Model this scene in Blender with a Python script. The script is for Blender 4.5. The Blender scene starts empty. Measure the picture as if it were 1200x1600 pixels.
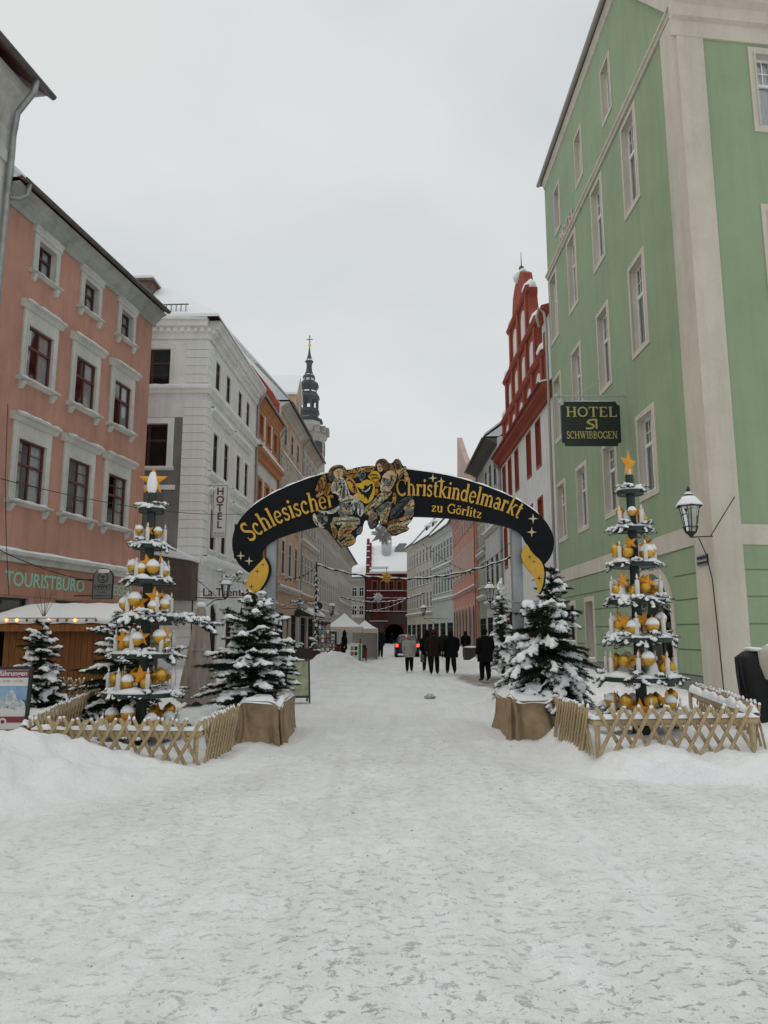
import bpy, bmesh, math, random
import numpy as np
from mathutils import Vector, Matrix, Euler

# ------------------------------------------------------------------ camera
FPX = 1150.0
PITCH = math.atan(188 / FPX)
CAMH = 1.72
S = bpy.context.scene
cam_d = bpy.data.cameras.new('camera')
cam = bpy.data.objects.new('camera', cam_d)
S.collection.objects.link(cam)
cam.location = (0, 0, CAMH)
cam.rotation_euler = (math.pi / 2 + PITCH, 0, 0)
cam_d.sensor_fit = 'VERTICAL'
cam_d.sensor_height = 24
cam_d.sensor_width = 18
cam_d.lens = FPX / 1600 * 24
cam_d.clip_end = 3000
cam_d.clip_start = 0.05
S.camera = cam

# ------------------------------------------------------------------ sky, sun
SUN_EL, SUN_AZ = math.radians(66), math.radians(-75)
W = bpy.data.worlds.new('World')
S.world = W
W.use_nodes = True
nt = W.node_tree
nt.nodes.clear()
out = nt.nodes.new('ShaderNodeOutputWorld')
sky = nt.nodes.new('ShaderNodeTexSky')
sky.sky_type = 'NISHITA'
sky.sun_disc = False
sky.sun_elevation = SUN_EL
sky.sun_rotation = SUN_AZ
bg1 = nt.nodes.new('ShaderNodeBackground')
bg1.inputs['Strength'].default_value = 0.09
nt.links.new(sky.outputs[0], bg1.inputs['Color'])
bg2 = nt.nodes.new('ShaderNodeBackground')          # the cloud layer
tc = nt.nodes.new('ShaderNodeTexCoord')
mp = nt.nodes.new('ShaderNodeMapping')
mp.inputs['Scale'].default_value = (1.0, 1.0, 2.2)
nt.links.new(tc.outputs['Generated'], mp.inputs['Vector'])
nz = nt.nodes.new('ShaderNodeTexNoise')
nz.inputs['Scale'].default_value = 2.2
nz.inputs['Detail'].default_value = 5
nz.inputs['Roughness'].default_value = 0.5
nt.links.new(mp.outputs[0], nz.inputs['Vector'])
cr = nt.nodes.new('ShaderNodeValToRGB')
cr.color_ramp.elements[0].position = 0.3
cr.color_ramp.elements[0].color = (0.53, 0.549, 0.545, 1)
cr.color_ramp.elements[1].position = 0.7
cr.color_ramp.elements[1].color = (0.625, 0.634, 0.62, 1)
nt.links.new(nz.outputs['Fac'], cr.inputs['Fac'])
nt.links.new(cr.outputs['Color'], bg2.inputs['Color'])
bg2.inputs['Strength'].default_value = 1.0
nz2 = nt.nodes.new('ShaderNodeTexNoise')
nz2.inputs['Scale'].default_value = 1.1
nz2.inputs['Detail'].default_value = 3
mp2 = nt.nodes.new('ShaderNodeMapping')
mp2.inputs['Location'].default_value = (3.1, 0.4, 1.3)
nt.links.new(tc.outputs['Generated'], mp2.inputs['Vector'])
nt.links.new(mp2.outputs[0], nz2.inputs['Vector'])
cr2 = nt.nodes.new('ShaderNodeValToRGB')            # thin and thick cloud
cr2.color_ramp.elements[0].position = 0.3
cr2.color_ramp.elements[0].color = (0.8,) * 3 + (1,)
cr2.color_ramp.elements[1].position = 0.6
cr2.color_ramp.elements[1].color = (0.97,) * 3 + (1,)
nt.links.new(nz2.outputs['Fac'], cr2.inputs['Fac'])
mx = nt.nodes.new('ShaderNodeMixShader')
nt.links.new(cr2.outputs['Color'], mx.inputs['Fac'])
nt.links.new(bg1.outputs[0], mx.inputs[1])
nt.links.new(bg2.outputs[0], mx.inputs[2])
nt.links.new(mx.outputs[0], out.inputs['Surface'])
sd = bpy.data.lights.new('sun', 'SUN')
sd.energy = 0.5
sd.angle = math.radians(60)
sd.color = (1.0, 0.97, 0.93)
sun = bpy.data.objects.new('sun', sd)
S.collection.objects.link(sun)
_d = Vector((math.sin(SUN_AZ) * math.cos(SUN_EL), math.cos(SUN_AZ) * math.cos(SUN_EL), math.sin(SUN_EL)))
sun.rotation_euler = (-_d).to_track_quat('-Z', 'Y').to_euler()
sun.location = (0, 0, 60)
S.view_settings.view_transform = 'Standard'
S.view_settings.look = 'None'
S.view_settings.exposure = 0.35
S.view_settings.gamma = 1.0
S.view_settings.use_curve_mapping = False
S.cycles.use_denoising = True
S.cycles.max_bounces = 6
S.cycles.transparent_max_bounces = 8

# ------------------------------------------------------------------ helpers
C = S.collection
random.seed(5)
CP, SP = math.cos(PITCH), math.sin(PITCH)


def ray(px, py):
    x, y = (px - 600) / FPX, (800 - py) / FPX
    return Vector((x, CP - y * SP, SP + y * CP))


def at(px, py, Y):
    d = ray(px, py)
    t = Y / d.y
    return Vector((d.x * t, Y, CAMH + d.z * t))


def onwall(px, py, O, D):
    """point of the vertical plane through O along D (2-D); returns (distance along D, height)"""
    d = ray(px, py)
    # d.xy*t = O + D*s
    det = d.x * (-D[1]) - (-D[0]) * d.y
    t = (O[0] * (-D[1]) - (-D[0]) * O[1]) / det
    p = Vector((d.x * t, d.y * t))
    s = (p.x - O[0]) * D[0] + (p.y - O[1]) * D[1]
    return s, CAMH + d.z * t


_rng = np.random.RandomState(3)
_tab = _rng.rand(256, 256)


def vnoise(x, y):
    x = np.asarray(x, float); y = np.asarray(y, float)
    xi = np.floor(x).astype(int); yi = np.floor(y).astype(int)
    fx = x - xi; fy = y - yi
    fx = fx * fx * (3 - 2 * fx); fy = fy * fy * (3 - 2 * fy)
    a = _tab[xi % 256, yi % 256]; b = _tab[(xi + 1) % 256, yi % 256]
    c = _tab[xi % 256, (yi + 1) % 256]; d = _tab[(xi + 1) % 256, (yi + 1) % 256]
    return (a * (1 - fx) + b * fx) * (1 - fy) + (c * (1 - fx) + d * fx) * fy - 0.5


def fbm(x, y, o=4):
    s = 0; a = 1.0
    for k in range(o):
        s = s + a * vnoise(x * 2 ** k + 17.3 * k, y * 2 ** k + 5.1 * k); a *= 0.5
    return s


def sst(a, b, x):
    t = np.clip((x - a) / (b - a), 0, 1)
    return t * t * (3 - 2 * t)


MATS = {}


def nodemat(name):
    m = bpy.data.materials.new(name)
    m.use_nodes = True
    n = m.node_tree
    b = n.nodes['Principled BSDF']
    MATS[name] = m
    return m, n, b


def mat(name, col, rough=0.8, metal=0.0, var=0.0, scale=4.0, bump=0.0, bscale=60.0, spec=None, col2=None, stretch=None, emit=None, detail=6):
    """plain procedural material: noise-varied colour with optional fine relief"""
    if name in MATS:
        return MATS[name]
    m, n, b = nodemat(name)
    b.inputs['Roughness'].default_value = rough
    b.inputs['Metallic'].default_value = metal
    if spec is not None:
        b.inputs['Specular IOR Level'].default_value = spec
    t = n.nodes.new('ShaderNodeTexCoord')
    src = t.outputs['Object']
    if stretch:
        q = n.nodes.new('ShaderNodeMapping')
        q.inputs['Scale'].default_value = stretch
        n.links.new(src, q.inputs['Vector'])
        src = q.outputs[0]
    if var or col2:
        z = n.nodes.new('ShaderNodeTexNoise')
        z.inputs['Scale'].default_value = scale
        z.inputs['Detail'].default_value = detail
        z.inputs['Roughness'].default_value = 0.6
        n.links.new(src, z.inputs['Vector'])
        r = n.nodes.new('ShaderNodeValToRGB')
        c2 = col2 or tuple(max(0, c * (1 - var)) for c in col)
        c1 = col if col2 else tuple(min(1, c * (1 + var * 0.6)) for c in col)
        r.color_ramp.elements[0].position = 0.32
        r.color_ramp.elements[1].position = 0.68
        r.color_ramp.elements[0].color = c2 + (1,)
        r.color_ramp.elements[1].color = c1 + (1,)
        n.links.new(z.outputs['Fac'], r.inputs['Fac'])
        n.links.new(r.outputs['Color'], b.inputs['Base Color'])
    else:
        b.inputs['Base Color'].default_value = col + (1,)
    if bump:
        z = n.nodes.new('ShaderNodeTexNoise')
        z.inputs['Scale'].default_value = bscale
        z.inputs['Detail'].default_value = 4
        n.links.new(src, z.inputs['Vector'])
        u = n.nodes.new('ShaderNodeBump')
        u.inputs['Strength'].default_value = bump
        u.inputs['Distance'].default_value = 0.02
        n.links.new(z.outputs['Fac'], u.inputs['Height'])
        n.links.new(u.outputs[0], b.inputs['Normal'])
    if emit:
        b.inputs['Emission Color'].default_value = emit[:3] + (1,)
        b.inputs['Emission Strength'].default_value = emit[3]
    return m


def plaster(name, col, stain=0.25):
    """old render: blotches, fine grain and vertical rain streaks"""
    if name in MATS:
        return MATS[name]
    m, n, b = nodemat(name)
    b.inputs['Roughness'].default_value = 0.93
    b.inputs['Specular IOR Level'].default_value = 0.2
    t = n.nodes.new('ShaderNodeTexCoord')

    def noise(scale, det, rough, st=None):
        z = n.nodes.new('ShaderNodeTexNoise')
        z.inputs['Scale'].default_value = scale
        z.inputs['Detail'].default_value = det
        z.inputs['Roughness'].default_value = rough
        if st:
            q = n.nodes.new('ShaderNodeMapping')
            q.inputs['Scale'].default_value = st
            n.links.new(t.outputs['Object'], q.inputs['Vector'])
            n.links.new(q.outputs[0], z.inputs['Vector'])
        else:
            n.links.new(t.outputs['Object'], z.inputs['Vector'])
        return z.outputs['Fac']

    def ramp(f, a, bb, p0, p1):
        r = n.nodes.new('ShaderNodeValToRGB')
        r.color_ramp.elements[0].position = p0
        r.color_ramp.elements[1].position = p1
        r.color_ramp.elements[0].color = (a, a, a, 1)
        r.color_ramp.elements[1].color = (bb, bb, bb, 1)
        n.links.new(f, r.inputs['Fac'])
        return r.outputs['Color']

    def mul(c1, c2):
        x = n.nodes.new('ShaderNodeMix')
        x.data_type = 'RGBA'; x.blend_type = 'MULTIPLY'
        x.inputs['Factor'].default_value = 1
        if isinstance(c1, tuple):
            x.inputs['A'].default_value = c1 + (1,)
        else:
            n.links.new(c1, x.inputs['A'])
        n.links.new(c2, x.inputs['B'])
        return x.outputs['Result']
    c = mul(col, ramp(noise(0.45, 6, 0.65), 1 - stain, 1.06, 0.3, 0.65))
    c = mul(c, ramp(noise(1.0, 5, 0.6, (2.6, 2.6, 0.22)), 1 - stain * 0.8, 1.03, 0.28, 0.55))
    c = mul(c, ramp(noise(14, 5, 0.7), 1 - stain * 0.25, 1.04, 0.3, 0.7))
    n.links.new(c, b.inputs['Base Color'])
    u = n.nodes.new('ShaderNodeBump')
    u.inputs['Strength'].default_value = 0.25
    u.inputs['Distance'].default_value = 0.01
    n.links.new(noise(45, 5, 0.6), u.inputs['Height'])
    n.links.new(u.outputs[0], b.inputs['Normal'])
    return m


def snowmat(name, dirty=False):
    m, n, b = nodemat(name)
    b.inputs['Roughness'].default_value = 0.75
    b.inputs['Specular IOR Level'].default_value = 0.25
    t = n.nodes.new('ShaderNodeTexCoord')
    z = n.nodes.new('ShaderNodeTexNoise')
    z.inputs['Scale'].default_value = 30
    z.inputs['Detail'].default_value = 5
    n.links.new(t.outputs['Object'], z.inputs['Vector'])
    u = n.nodes.new('ShaderNodeBump')
    u.inputs['Strength'].default_value = 0.2
    u.inputs['Distance'].default_value = 0.02
    n.links.new(z.outputs['Fac'], u.inputs['Height'])
    n.links.new(u.outputs[0], b.inputs['Normal'])
    b.inputs['Base Color'].default_value = (0.83, 0.85, 0.87, 1)
    return m


SNOW = snowmat('snow')


def glassmat(name, tint=0.75, refl=0.16, rough=0.03):
    m, n, b = nodemat(name)
    n.nodes.remove(b)
    o = [k for k in n.nodes if k.type == 'OUTPUT_MATERIAL'][0]
    tr = n.nodes.new('ShaderNodeBsdfTransparent')
    tr.inputs['Color'].default_value = (tint * 0.97, tint, tint * 0.99, 1)
    gl = n.nodes.new('ShaderNodeBsdfGlossy')
    gl.inputs['Roughness'].default_value = rough
    gl.inputs['Color'].default_value = (0.9, 0.93, 0.95, 1)
    lw = n.nodes.new('ShaderNodeLayerWeight')
    lw.inputs['Blend'].default_value = 0.35
    ad = n.nodes.new('ShaderNodeMath'); ad.operation = 'ADD'
    ad.inputs[1].default_value = refl
    ad.use_clamp = True
    n.links.new(lw.outputs['Fresnel'], ad.inputs[0])
    x = n.nodes.new('ShaderNodeMixShader')
    n.links.new(ad.outputs[0], x.inputs['Fac'])
    n.links.new(tr.outputs[0], x.inputs[1])
    n.links.new(gl.outputs[0], x.inputs[2])
    n.links.new(x.outputs[0], o.inputs['Surface'])
    return m


GLASS = glassmat('window_glass', 0.9, 0.10)
GLASSD = glassmat('dim_window_glass', 0.8, 0.0, 0.1)
LANTERN_GLASS = glassmat('lantern_glass', 0.93, 0.06)
PANE = mat('far_pane', (0.03, 0.033, 0.036), 0.3, var=0.5, scale=0.7, spec=0.06)
PANE.node_tree.nodes['Principled BSDF'].inputs['IOR'].default_value = 1.03


class MB:
    """collects shapes; build() links them as ONE mesh object"""

    def __init__(s):
        s.v = []; s.f = []; s.m = []

    def add(s, vs, fs, mi=0):
        k = len(s.v)
        s.v.extend([tuple(p) for p in vs])
        s.f.extend([tuple(i + k for i in f) for f in fs])
        s.m.extend([mi] * len(fs))
        return s

    def box(s, x0, x1, y0, y1, z0, z1, mi=0):
        return s.add([(x0, y0, z0), (x1, y0, z0), (x1, y1, z0), (x0, y1, z0), (x0, y0, z1), (x1, y0, z1), (x1, y1, z1), (x0, y1, z1)],
                     [(0, 3, 2, 1), (4, 5, 6, 7), (0, 1, 5, 4), (1, 2, 6, 5), (2, 3, 7, 6), (3, 0, 4, 7)], mi)

    def quad(s, a, b, c, d, mi=0):
        return s.add([a, b, c, d], [(0, 1, 2, 3)], mi)

    def prism(s, poly, y0, y1, mi=0):
        """polygon in x,z extruded from y0 (front) to y1"""
        n = len(poly)
        a = sum(poly[i][0] * poly[(i + 1) % n][1] - poly[(i + 1) % n][0] * poly[i][1] for i in range(n))
        if a < 0:
            poly = poly[::-1]
        vs = [(p[0], y0, p[1]) for p in poly] + [(p[0], y1, p[1]) for p in poly]
        fs = [tuple(range(n)), tuple(range(2 * n - 1, n - 1, -1))]
        fs += [(i, i + n, (i + 1) % n + n, (i + 1) % n) for i in range(n)]
        return s.add(vs, fs, mi)

    def profx(s, prof, x0, x1, mi=0):
        """profile in y,z extruded along x"""
        n = len(prof)
        vs = [(x0, p[0], p[1]) for p in prof] + [(x1, p[0], p[1]) for p in prof]
        fs = [tuple(range(n - 1, -1, -1)), tuple(range(n, 2 * n))]
        fs += [(i, (i + 1) % n, (i + 1) % n + n, i + n) for i in range(n)]
        return s.add(vs, fs, mi)

    def tube(s, pts, r, n=6, mi=0, cap=True):
        pts = [Vector(p) for p in pts]
        rs = r if isinstance(r, (list, tuple)) else [r] * len(pts)
        vs = []; fs = []
        ref = None
        for i, p in enumerate(pts):
            d = (pts[min(i + 1, len(pts) - 1)] - pts[max(i - 1, 0)])
            if d.length < 1e-9:
                d = Vector((0, 0, 1))
            d.normalize()
            if ref is None:
                ref = Vector((0, 0, 1)) if abs(d.z) < 0.9 else Vector((1, 0, 0))
            a = d.cross(ref)
            if a.length < 1e-6:
                a = d.orthogonal()
            a.normalize()
            b = a.cross(d).normalized()
            ref = b
            for k in range(n):
                t = 2 * math.pi * k / n
                vs.append(p + (a * math.cos(t) + b * math.sin(t)) * rs[i])
        for i in range(len(pts) - 1):
            for k in range(n):
                fs.append((i * n + k, (i + 1) * n + k, (i + 1) * n + (k + 1) % n, i * n + (k + 1) % n))
        if cap:
            fs.append(tuple(range(n)))
            fs.append(tuple(range(len(vs) - 1, len(vs) - n - 1, -1)))
        return s.add(vs, fs, mi)

    def lathe(s, prof, n=16, c=(0, 0, 0), mi=0, rot=0.0, sx=1.0, sy=1.0):
        vs = []; fs = []
        for r, z in prof:
            for k in range(n):
                t = 2 * math.pi * k / n + rot
                vs.append((c[0] + sx * r * math.cos(t), c[1] + sy * r * math.sin(t), c[2] + z))
        for i in range(len(prof) - 1):
            for k in range(n):
                fs.append((i * n + k, i * n + (k + 1) % n, (i + 1) * n + (k + 1) % n, (i + 1) * n + k))
        fs.append(tuple(range(n - 1, -1, -1)))
        fs.append(tuple(range(len(vs) - n, len(vs))))
        return s.add(vs, fs, mi)

    def blob(s, c, r, seed=0, lump=0.15, sub=2, mi=0):
        t = ICO[sub]
        rr = np.random.RandomState(seed)
        ph = rr.rand(3) * 9
        v = t[0]
        k = 1 + lump * (np.sin(v[:, 0] * 4 + ph[0]) + np.sin(v[:, 1] * 5 + ph[1]) + np.sin(v[:, 2] * 4.4 + ph[2])) / 2
        p = v * k[:, None] * np.array(r)[None, :] + np.array(c)[None, :]
        return s.add(p.tolist(), t[1], mi)

    def build(s, name, m, parent=None, smooth=False, fix=False):
        me = bpy.data.meshes.new(name)
        me.from_pydata(s.v, [], s.f)
        for q in (m if isinstance(m, (list, tuple)) else [m]):
            me.materials.append(q)
        if any(s.m):
            me.polygons.foreach_set('material_index', s.m)
        if fix:
            b = bmesh.new(); b.from_mesh(me)
            bmesh.ops.recalc_face_normals(b, faces=b.faces)
            b.to_mesh(me); b.free()
        if smooth:
            me.polygons.foreach_set('use_smooth', [True] * len(me.polygons))
        me.update()
        return link(name, me, parent)


ICO = {}
for _s in (1, 2, 3):
    _b = bmesh.new()
    bmesh.ops.create_icosphere(_b, subdivisions=_s, radius=1)
    _b.verts.ensure_lookup_table()
    ICO[_s] = (np.array([v.co[:] for v in _b.verts]), [tuple(v.index for v in f.verts) for f in _b.faces])
    _b.free()


def link(name, me, parent=None, mtx=None):
    o = bpy.data.objects.new(name, me)
    C.objects.link(o)
    if parent is not None:
        o.parent = parent
    if mtx is not None:
        o.matrix_local = mtx
    return o


def tag(o, label, cat, group=None):
    o['label'] = label
    o['category'] = cat
    if group:
        o['group'] = group
    return o


def thing(name, label, cat, loc=(0, 0, 0), rz=0.0, group=None):
    o = bpy.data.objects.new(name, None)
    C.objects.link(o)
    o.location = loc
    o.rotation_euler = (0, 0, rz)
    o.empty_display_size = 0.2
    return tag(o, label, cat, group)


def structure(o):
    o['kind'] = 'structure'
    return o


def stuff(o):
    o['kind'] = 'stuff'
    return o


def bevel(o, w=0.01, seg=2):
    k = o.modifiers.new('bevel', 'BEVEL')
    k.width = w; k.segments = seg; k.limit_method = 'ANGLE'
    return o


def remesh(o, vox, smooth=3, fac=0.5):
    k = o.modifiers.new('remesh', 'REMESH')
    k.mode = 'VOXEL'; k.voxel_size = vox; k.use_smooth_shade = True
    if smooth:
        q = o.modifiers.new('smooth', 'SMOOTH')
        q.iterations = smooth; q.factor = fac
    return o


# lettering: the built-in sans font, as a mesh
def sans(text, size, depth, name, m, parent, mtx, align='CENTER', bold=0.0, space=1.0):
    cu = bpy.data.curves.new('lettering', 'FONT')
    cu.body = text
    cu.size = size
    cu.extrude = depth
    cu.offset = bold
    cu.align_x = align
    cu.space_character = space
    cu.resolution_u = 3
    t = bpy.data.objects.new('lettering', cu)
    C.objects.link(t)
    dg = bpy.context.evaluated_depsgraph_get()
    me = bpy.data.meshes.new_from_object(t.evaluated_get(dg))
    bpy.data.objects.remove(t)
    bpy.data.curves.remove(cu)
    me.materials.clear()
    me.materials.append(m)
    return link(name, me, parent, mtx)


UPRIGHT = Matrix.Rotation(math.pi / 2, 4, 'X')     # text in x,y -> x,z facing -y


def T(x, y, z):
    return Matrix.Translation((x, y, z))


# serif lettering drawn with a pen: strokes (points, width), on a 1-unit cap height; x-height 0.66
def arc(cx, cy, rx, ry, a0, a1, n=14):
    return [(cx + rx * math.cos(math.radians(a0 + (a1 - a0) * i / n)), cy + ry * math.sin(math.radians(a0 + (a1 - a0) * i / n))) for i in range(n + 1)]


TH, TN = 0.155, 0.075      # thick and thin strokes


def ser(x, y, w=0.24):
    return ([(x - w / 2, y), (x + w / 2, y)], 0.065)


X = 0.66
GLYPH = {
    'S': (0.62, [(arc(0.32, 0.74, 0.21, 0.22, 40, 215) + [(0.33, 0.5)] + arc(0.31, 0.25, 0.24, 0.23, 45, -145), 0.135), ([(0.5, 0.98), (0.5, 0.76)], 0.05), ([(0.09, 0.26), (0.09, 0.02)], 0.05)]),
    'C': (0.80, [(arc(0.45, 0.5, 0.37, 0.46, 50, 180), 0.13), (arc(0.45, 0.5, 0.37, 0.46, 180, 312), 0.13), ([(0.72, 0.97), (0.72, 0.66)], 0.06)]),
    'G': (0.86, [(arc(0.45, 0.5, 0.37, 0.46, 50, 180), 0.13), (arc(0.45, 0.5, 0.37, 0.46, 180, 325), 0.13), ([(0.72, 0.97), (0.72, 0.68)], 0.06), ([(0.74, 0.05), (0.74, 0.42)], 0.13), ser(0.74, 0.43, 0.3)]),
    'c': (0.52, [(arc(0.29, 0.33, 0.21, 0.30, 55, 180), 0.11), (arc(0.29, 0.33, 0.21, 0.30, 180, 315), 0.11), (arc(0.41, 0.52, 0.04, 0.04, 0, 360, 8), 0.08)]),
    'h': (0.66, [([(0.16, 0.0), (0.16, 1.02)], TH), (arc(0.33, 0.42, 0.18, 0.22, 170, 0), 0.10), ([(0.51, 0.42), (0.51, 0.0)], TH), ser(0.16, 0.03), ser(0.51, 0.03), ([(0.03, 0.98), (0.16, 1.0)], 0.07)]),
    'l': (0.32, [([(0.16, 0.0), (0.16, 1.02)], TH), ser(0.16, 0.03), ([(0.03, 0.98), (0.16, 1.0)], 0.07)]),
    'e': (0.56, [([(0.08, 0.36), (0.49, 0.36)], 0.06), (arc(0.28, 0.34, 0.20, 0.30, 5, 180), 0.105), (arc(0.28, 0.33, 0.20, 0.30, 180, 320), 0.115)]),
    's': (0.46, [(arc(0.23, 0.485, 0.135, 0.14, 40, 210) + arc(0.22, 0.17, 0.155, 0.15, 50, -145), 0.105), ([(0.36, 0.65), (0.36, 0.49)], 0.05), ([(0.07, 0.19), (0.07, 0.02)], 0.05)]),
    'i': (0.32, [([(0.16, 0.0), (0.16, X)], TH), ser(0.16, 0.03), ([(0.03, 0.62), (0.16, 0.64)], 0.07), (arc(0.15, 0.88, 0.045, 0.045, 0, 360, 8), 0.09)]),
    'r': (0.48, [([(0.16, 0.0), (0.16, X)], TH), ser(0.16, 0.03), ([(0.03, 0.62), (0.16, 0.64)], 0.07), (arc(0.34, 0.42, 0.15, 0.2, 165, 50), 0.09), (arc(0.42, 0.56, 0.03, 0.03, 0, 360, 8), 0.1)]),
    't': (0.42, [([(0.18, 0.12), (0.18, 0.86)], TH), (arc(0.28, 0.13, 0.1, 0.11, 180, 320), 0.09), ([(0.04, 0.62), (0.36, 0.62)], 0.07)]),
    'k': (0.66, [([(0.16, 0.0), (0.16, 1.02)], TH), ser(0.16, 0.03), ([(0.03, 0.98), (0.16, 1.0)], 0.07), ([(0.2, 0.28), (0.5, 0.62)], 0.08), ([(0.28, 0.36), (0.54, 0.02)], 0.13), ser(0.5, 0.63, 0.22), ser(0.55, 0.03, 0.22)]),
    'n': (0.66, [([(0.16, 0.0), (0.16, X)], TH), (arc(0.33, 0.42, 0.18, 0.22, 170, 0), 0.10), ([(0.51, 0.42), (0.51, 0.0)], TH), ser(0.16, 0.03), ser(0.51, 0.03), ([(0.03, 0.62), (0.16, 0.64)], 0.07)]),
    'd': (0.64, [([(0.48, 0.0), (0.48, 1.02)], TH), (arc(0.27, 0.33, 0.19, 0.29, 0, 360, 20), 0.11), ([(0.36, 0.98), (0.48, 1.0)], 0.07), ([(0.48, 0.03), (0.62, 0.03)], 0.065)]),
    'm': (1.0, [([(0.16, 0.0), (0.16, X)], TH), (arc(0.33, 0.42, 0.17, 0.22, 170, 0), 0.10), ([(0.5, 0.42), (0.5, 0.0)], TH), (arc(0.67, 0.42, 0.17, 0.22, 170, 0), 0.10), ([(0.84, 0.42), (0.84, 0.0)], TH), ser(0.16, 0.03), ser(0.5, 0.03), ser(0.84, 0.03), ([(0.03, 0.62), (0.16, 0.64)], 0.07)]),
    'a': (0.58, [(arc(0.27, 0.46, 0.17, 0.18, 150, 0), 0.1), ([(0.44, 0.46), (0.44, 0.03)], TH), (arc(0.26, 0.18, 0.17, 0.16, 0, 360, 16), 0.1), ([(0.44, 0.03), (0.57, 0.03)], 0.065)]),
    'z': (0.54, [([(0.08, 0.61), (0.46, 0.61)], 0.08), ([(0.44, 0.6), (0.1, 0.05)], 0.12), ([(0.08, 0.04), (0.47, 0.04)], 0.08), ([(0.1, 0.62), (0.1, 0.46)], 0.05), ([(0.46, 0.2), (0.46, 0.04)], 0.05)]),
    'u': (0.66, [([(0.15, X), (0.15, 0.24)], TH), (arc(0.32, 0.24, 0.17, 0.22, 180, 350), 0.10), ([(0.5, X), (0.5, 0.0)], TH), ([(0.03, 0.62), (0.15, 0.64)], 0.07), ([(0.38, 0.62), (0.5, 0.64)], 0.07), ([(0.5, 0.03), (0.63, 0.03)], 0.065)]),
    'o': (0.58, [(arc(0.29, 0.33, 0.2, 0.29, 0, 360, 22), 0.115)]),
    'ö': (0.58, [(arc(0.29, 0.33, 0.2, 0.29, 0, 360, 22), 0.115), (arc(0.19, 0.86, 0.04, 0.04, 0, 360, 8), 0.08), (arc(0.39, 0.86, 0.04, 0.04, 0, 360, 8), 0.08)]),
    'H': (0.95, [([(0.2, 0), (0.2, 1)], TH), ([(0.75, 0), (0.75, 1)], TH), ([(0.2, 0.5), (0.75, 0.5)], 0.08), ser(0.2, 0.03, 0.32), ser(0.2, 0.97, 0.32), ser(0.75, 0.03, 0.32), ser(0.75, 0.97, 0.32)]),
    'O': (0.95, [(arc(0.47, 0.5, 0.36, 0.45, 0, 360, 24), 0.13)]),
    'T': (0.85, [([(0.42, 0), (0.42, 1)], TH), ([(0.06, 0.96), (0.78, 0.96)], 0.08), ([(0.07, 1.0), (0.07, 0.76)], 0.06), ([(0.77, 1.0), (0.77, 0.76)], 0.06), ser(0.42, 0.03, 0.32)]),
    'E': (0.8, [([(0.2, 0), (0.2, 1)], TH), ([(0.08, 0.96), (0.68, 0.96)], 0.08), ([(0.08, 0.04), (0.7, 0.04)], 0.08), ([(0.2, 0.51), (0.52, 0.51)], 0.08), ([(0.67, 1), (0.67, 0.78)], 0.06), ([(0.69, 0), (0.69, 0.24)], 0.06)]),
    'L': (0.76, [([(0.2, 0), (0.2, 1)], TH), ([(0.08, 0.04), (0.68, 0.04)], 0.08), ser(0.2, 0.97, 0.32), ([(0.67, 0), (0.67, 0.26)], 0.06)]),
    'W': (1.15, [([(0.12, 1), (0.34, 0.02)], 0.14), ([(0.34, 0.02), (0.56, 1)], 0.075), ([(0.54, 1), (0.78, 0.02)], 0.14), ([(0.78, 0.02), (1.0, 1)], 0.075), ser(0.1, 0.97, 0.26), ser(0.55, 0.97, 0.26), ser(1.0, 0.97, 0.26)]),
    'I': (0.42, [([(0.21, 0), (0.21, 1)], TH), ser(0.21, 0.03, 0.32), ser(0.21, 0.97, 0.32)]),
    'B': (0.78, [([(0.2, 0), (0.2, 1)], TH), ([(0.08, 0.96), (0.4, 0.96)] + arc(0.4, 0.74, 0.2, 0.22, 90, -90), 0.085), ([(0.2, 0.52), (0.42, 0.52)] + arc(0.42, 0.28, 0.24, 0.24, 90, -90) + [(0.08, 0.04)], 0.085)]),
    'N': (0.95, [([(0.18, 0), (0.18, 1)], 0.075), ([(0.18, 1), (0.75, 0.0)], 0.14), ([(0.75, 0), (0.75, 1)], 0.075), ser(0.16, 0.03, 0.26), ser(0.14, 0.97, 0.26), ser(0.75, 0.97, 0.28)]),
    ' ': (0.4, []),
}


def ribbon(mb, pts, w, tf, y0, y1):
    n = len(pts)
    if n < 2:
        return
    closed = math.hypot(pts[0][0] - pts[-1][0], pts[0][1] - pts[-1][1]) < 1e-4
    L = []; R = []
    for i in range(n):
        a = pts[max(i - 1, 0)]; b = pts[min(i + 1, n - 1)]
        if closed and i in (0, n - 1):
            a = pts[-2]; b = pts[1]
        dx, dy = b[0] - a[0], b[1] - a[1]
        l = math.hypot(dx, dy) or 1
        nx, ny = -dy / l * w / 2, dx / l * w / 2
        L.append(tf(pts[i][0] + nx, pts[i][1] + ny)); R.append(tf(pts[i][0] - nx, pts[i][1] - ny))
    vs = [(p[0], y0, p[1]) for p in L] + [(p[0], y0, p[1]) for p in R] + [(p[0], y1, p[1]) for p in L] + [(p[0], y1, p[1]) for p in R]
    fs = []
    for i in range(n - 1):
        fs.append((i, i + n, i + n + 1, i + 1))
        fs.append((i, i + 1, i + 1 + 2 * n, i + 2 * n))
        fs.append((i + n, i + 3 * n, i + 3 * n + 1, i + n + 1))
    if not closed:
        fs.append((0, 2 * n, 3 * n, n)); fs.append((n - 1, 2 * n - 1, 4 * n - 1, 3 * n - 1))
    mb.add(vs, fs)


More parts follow.
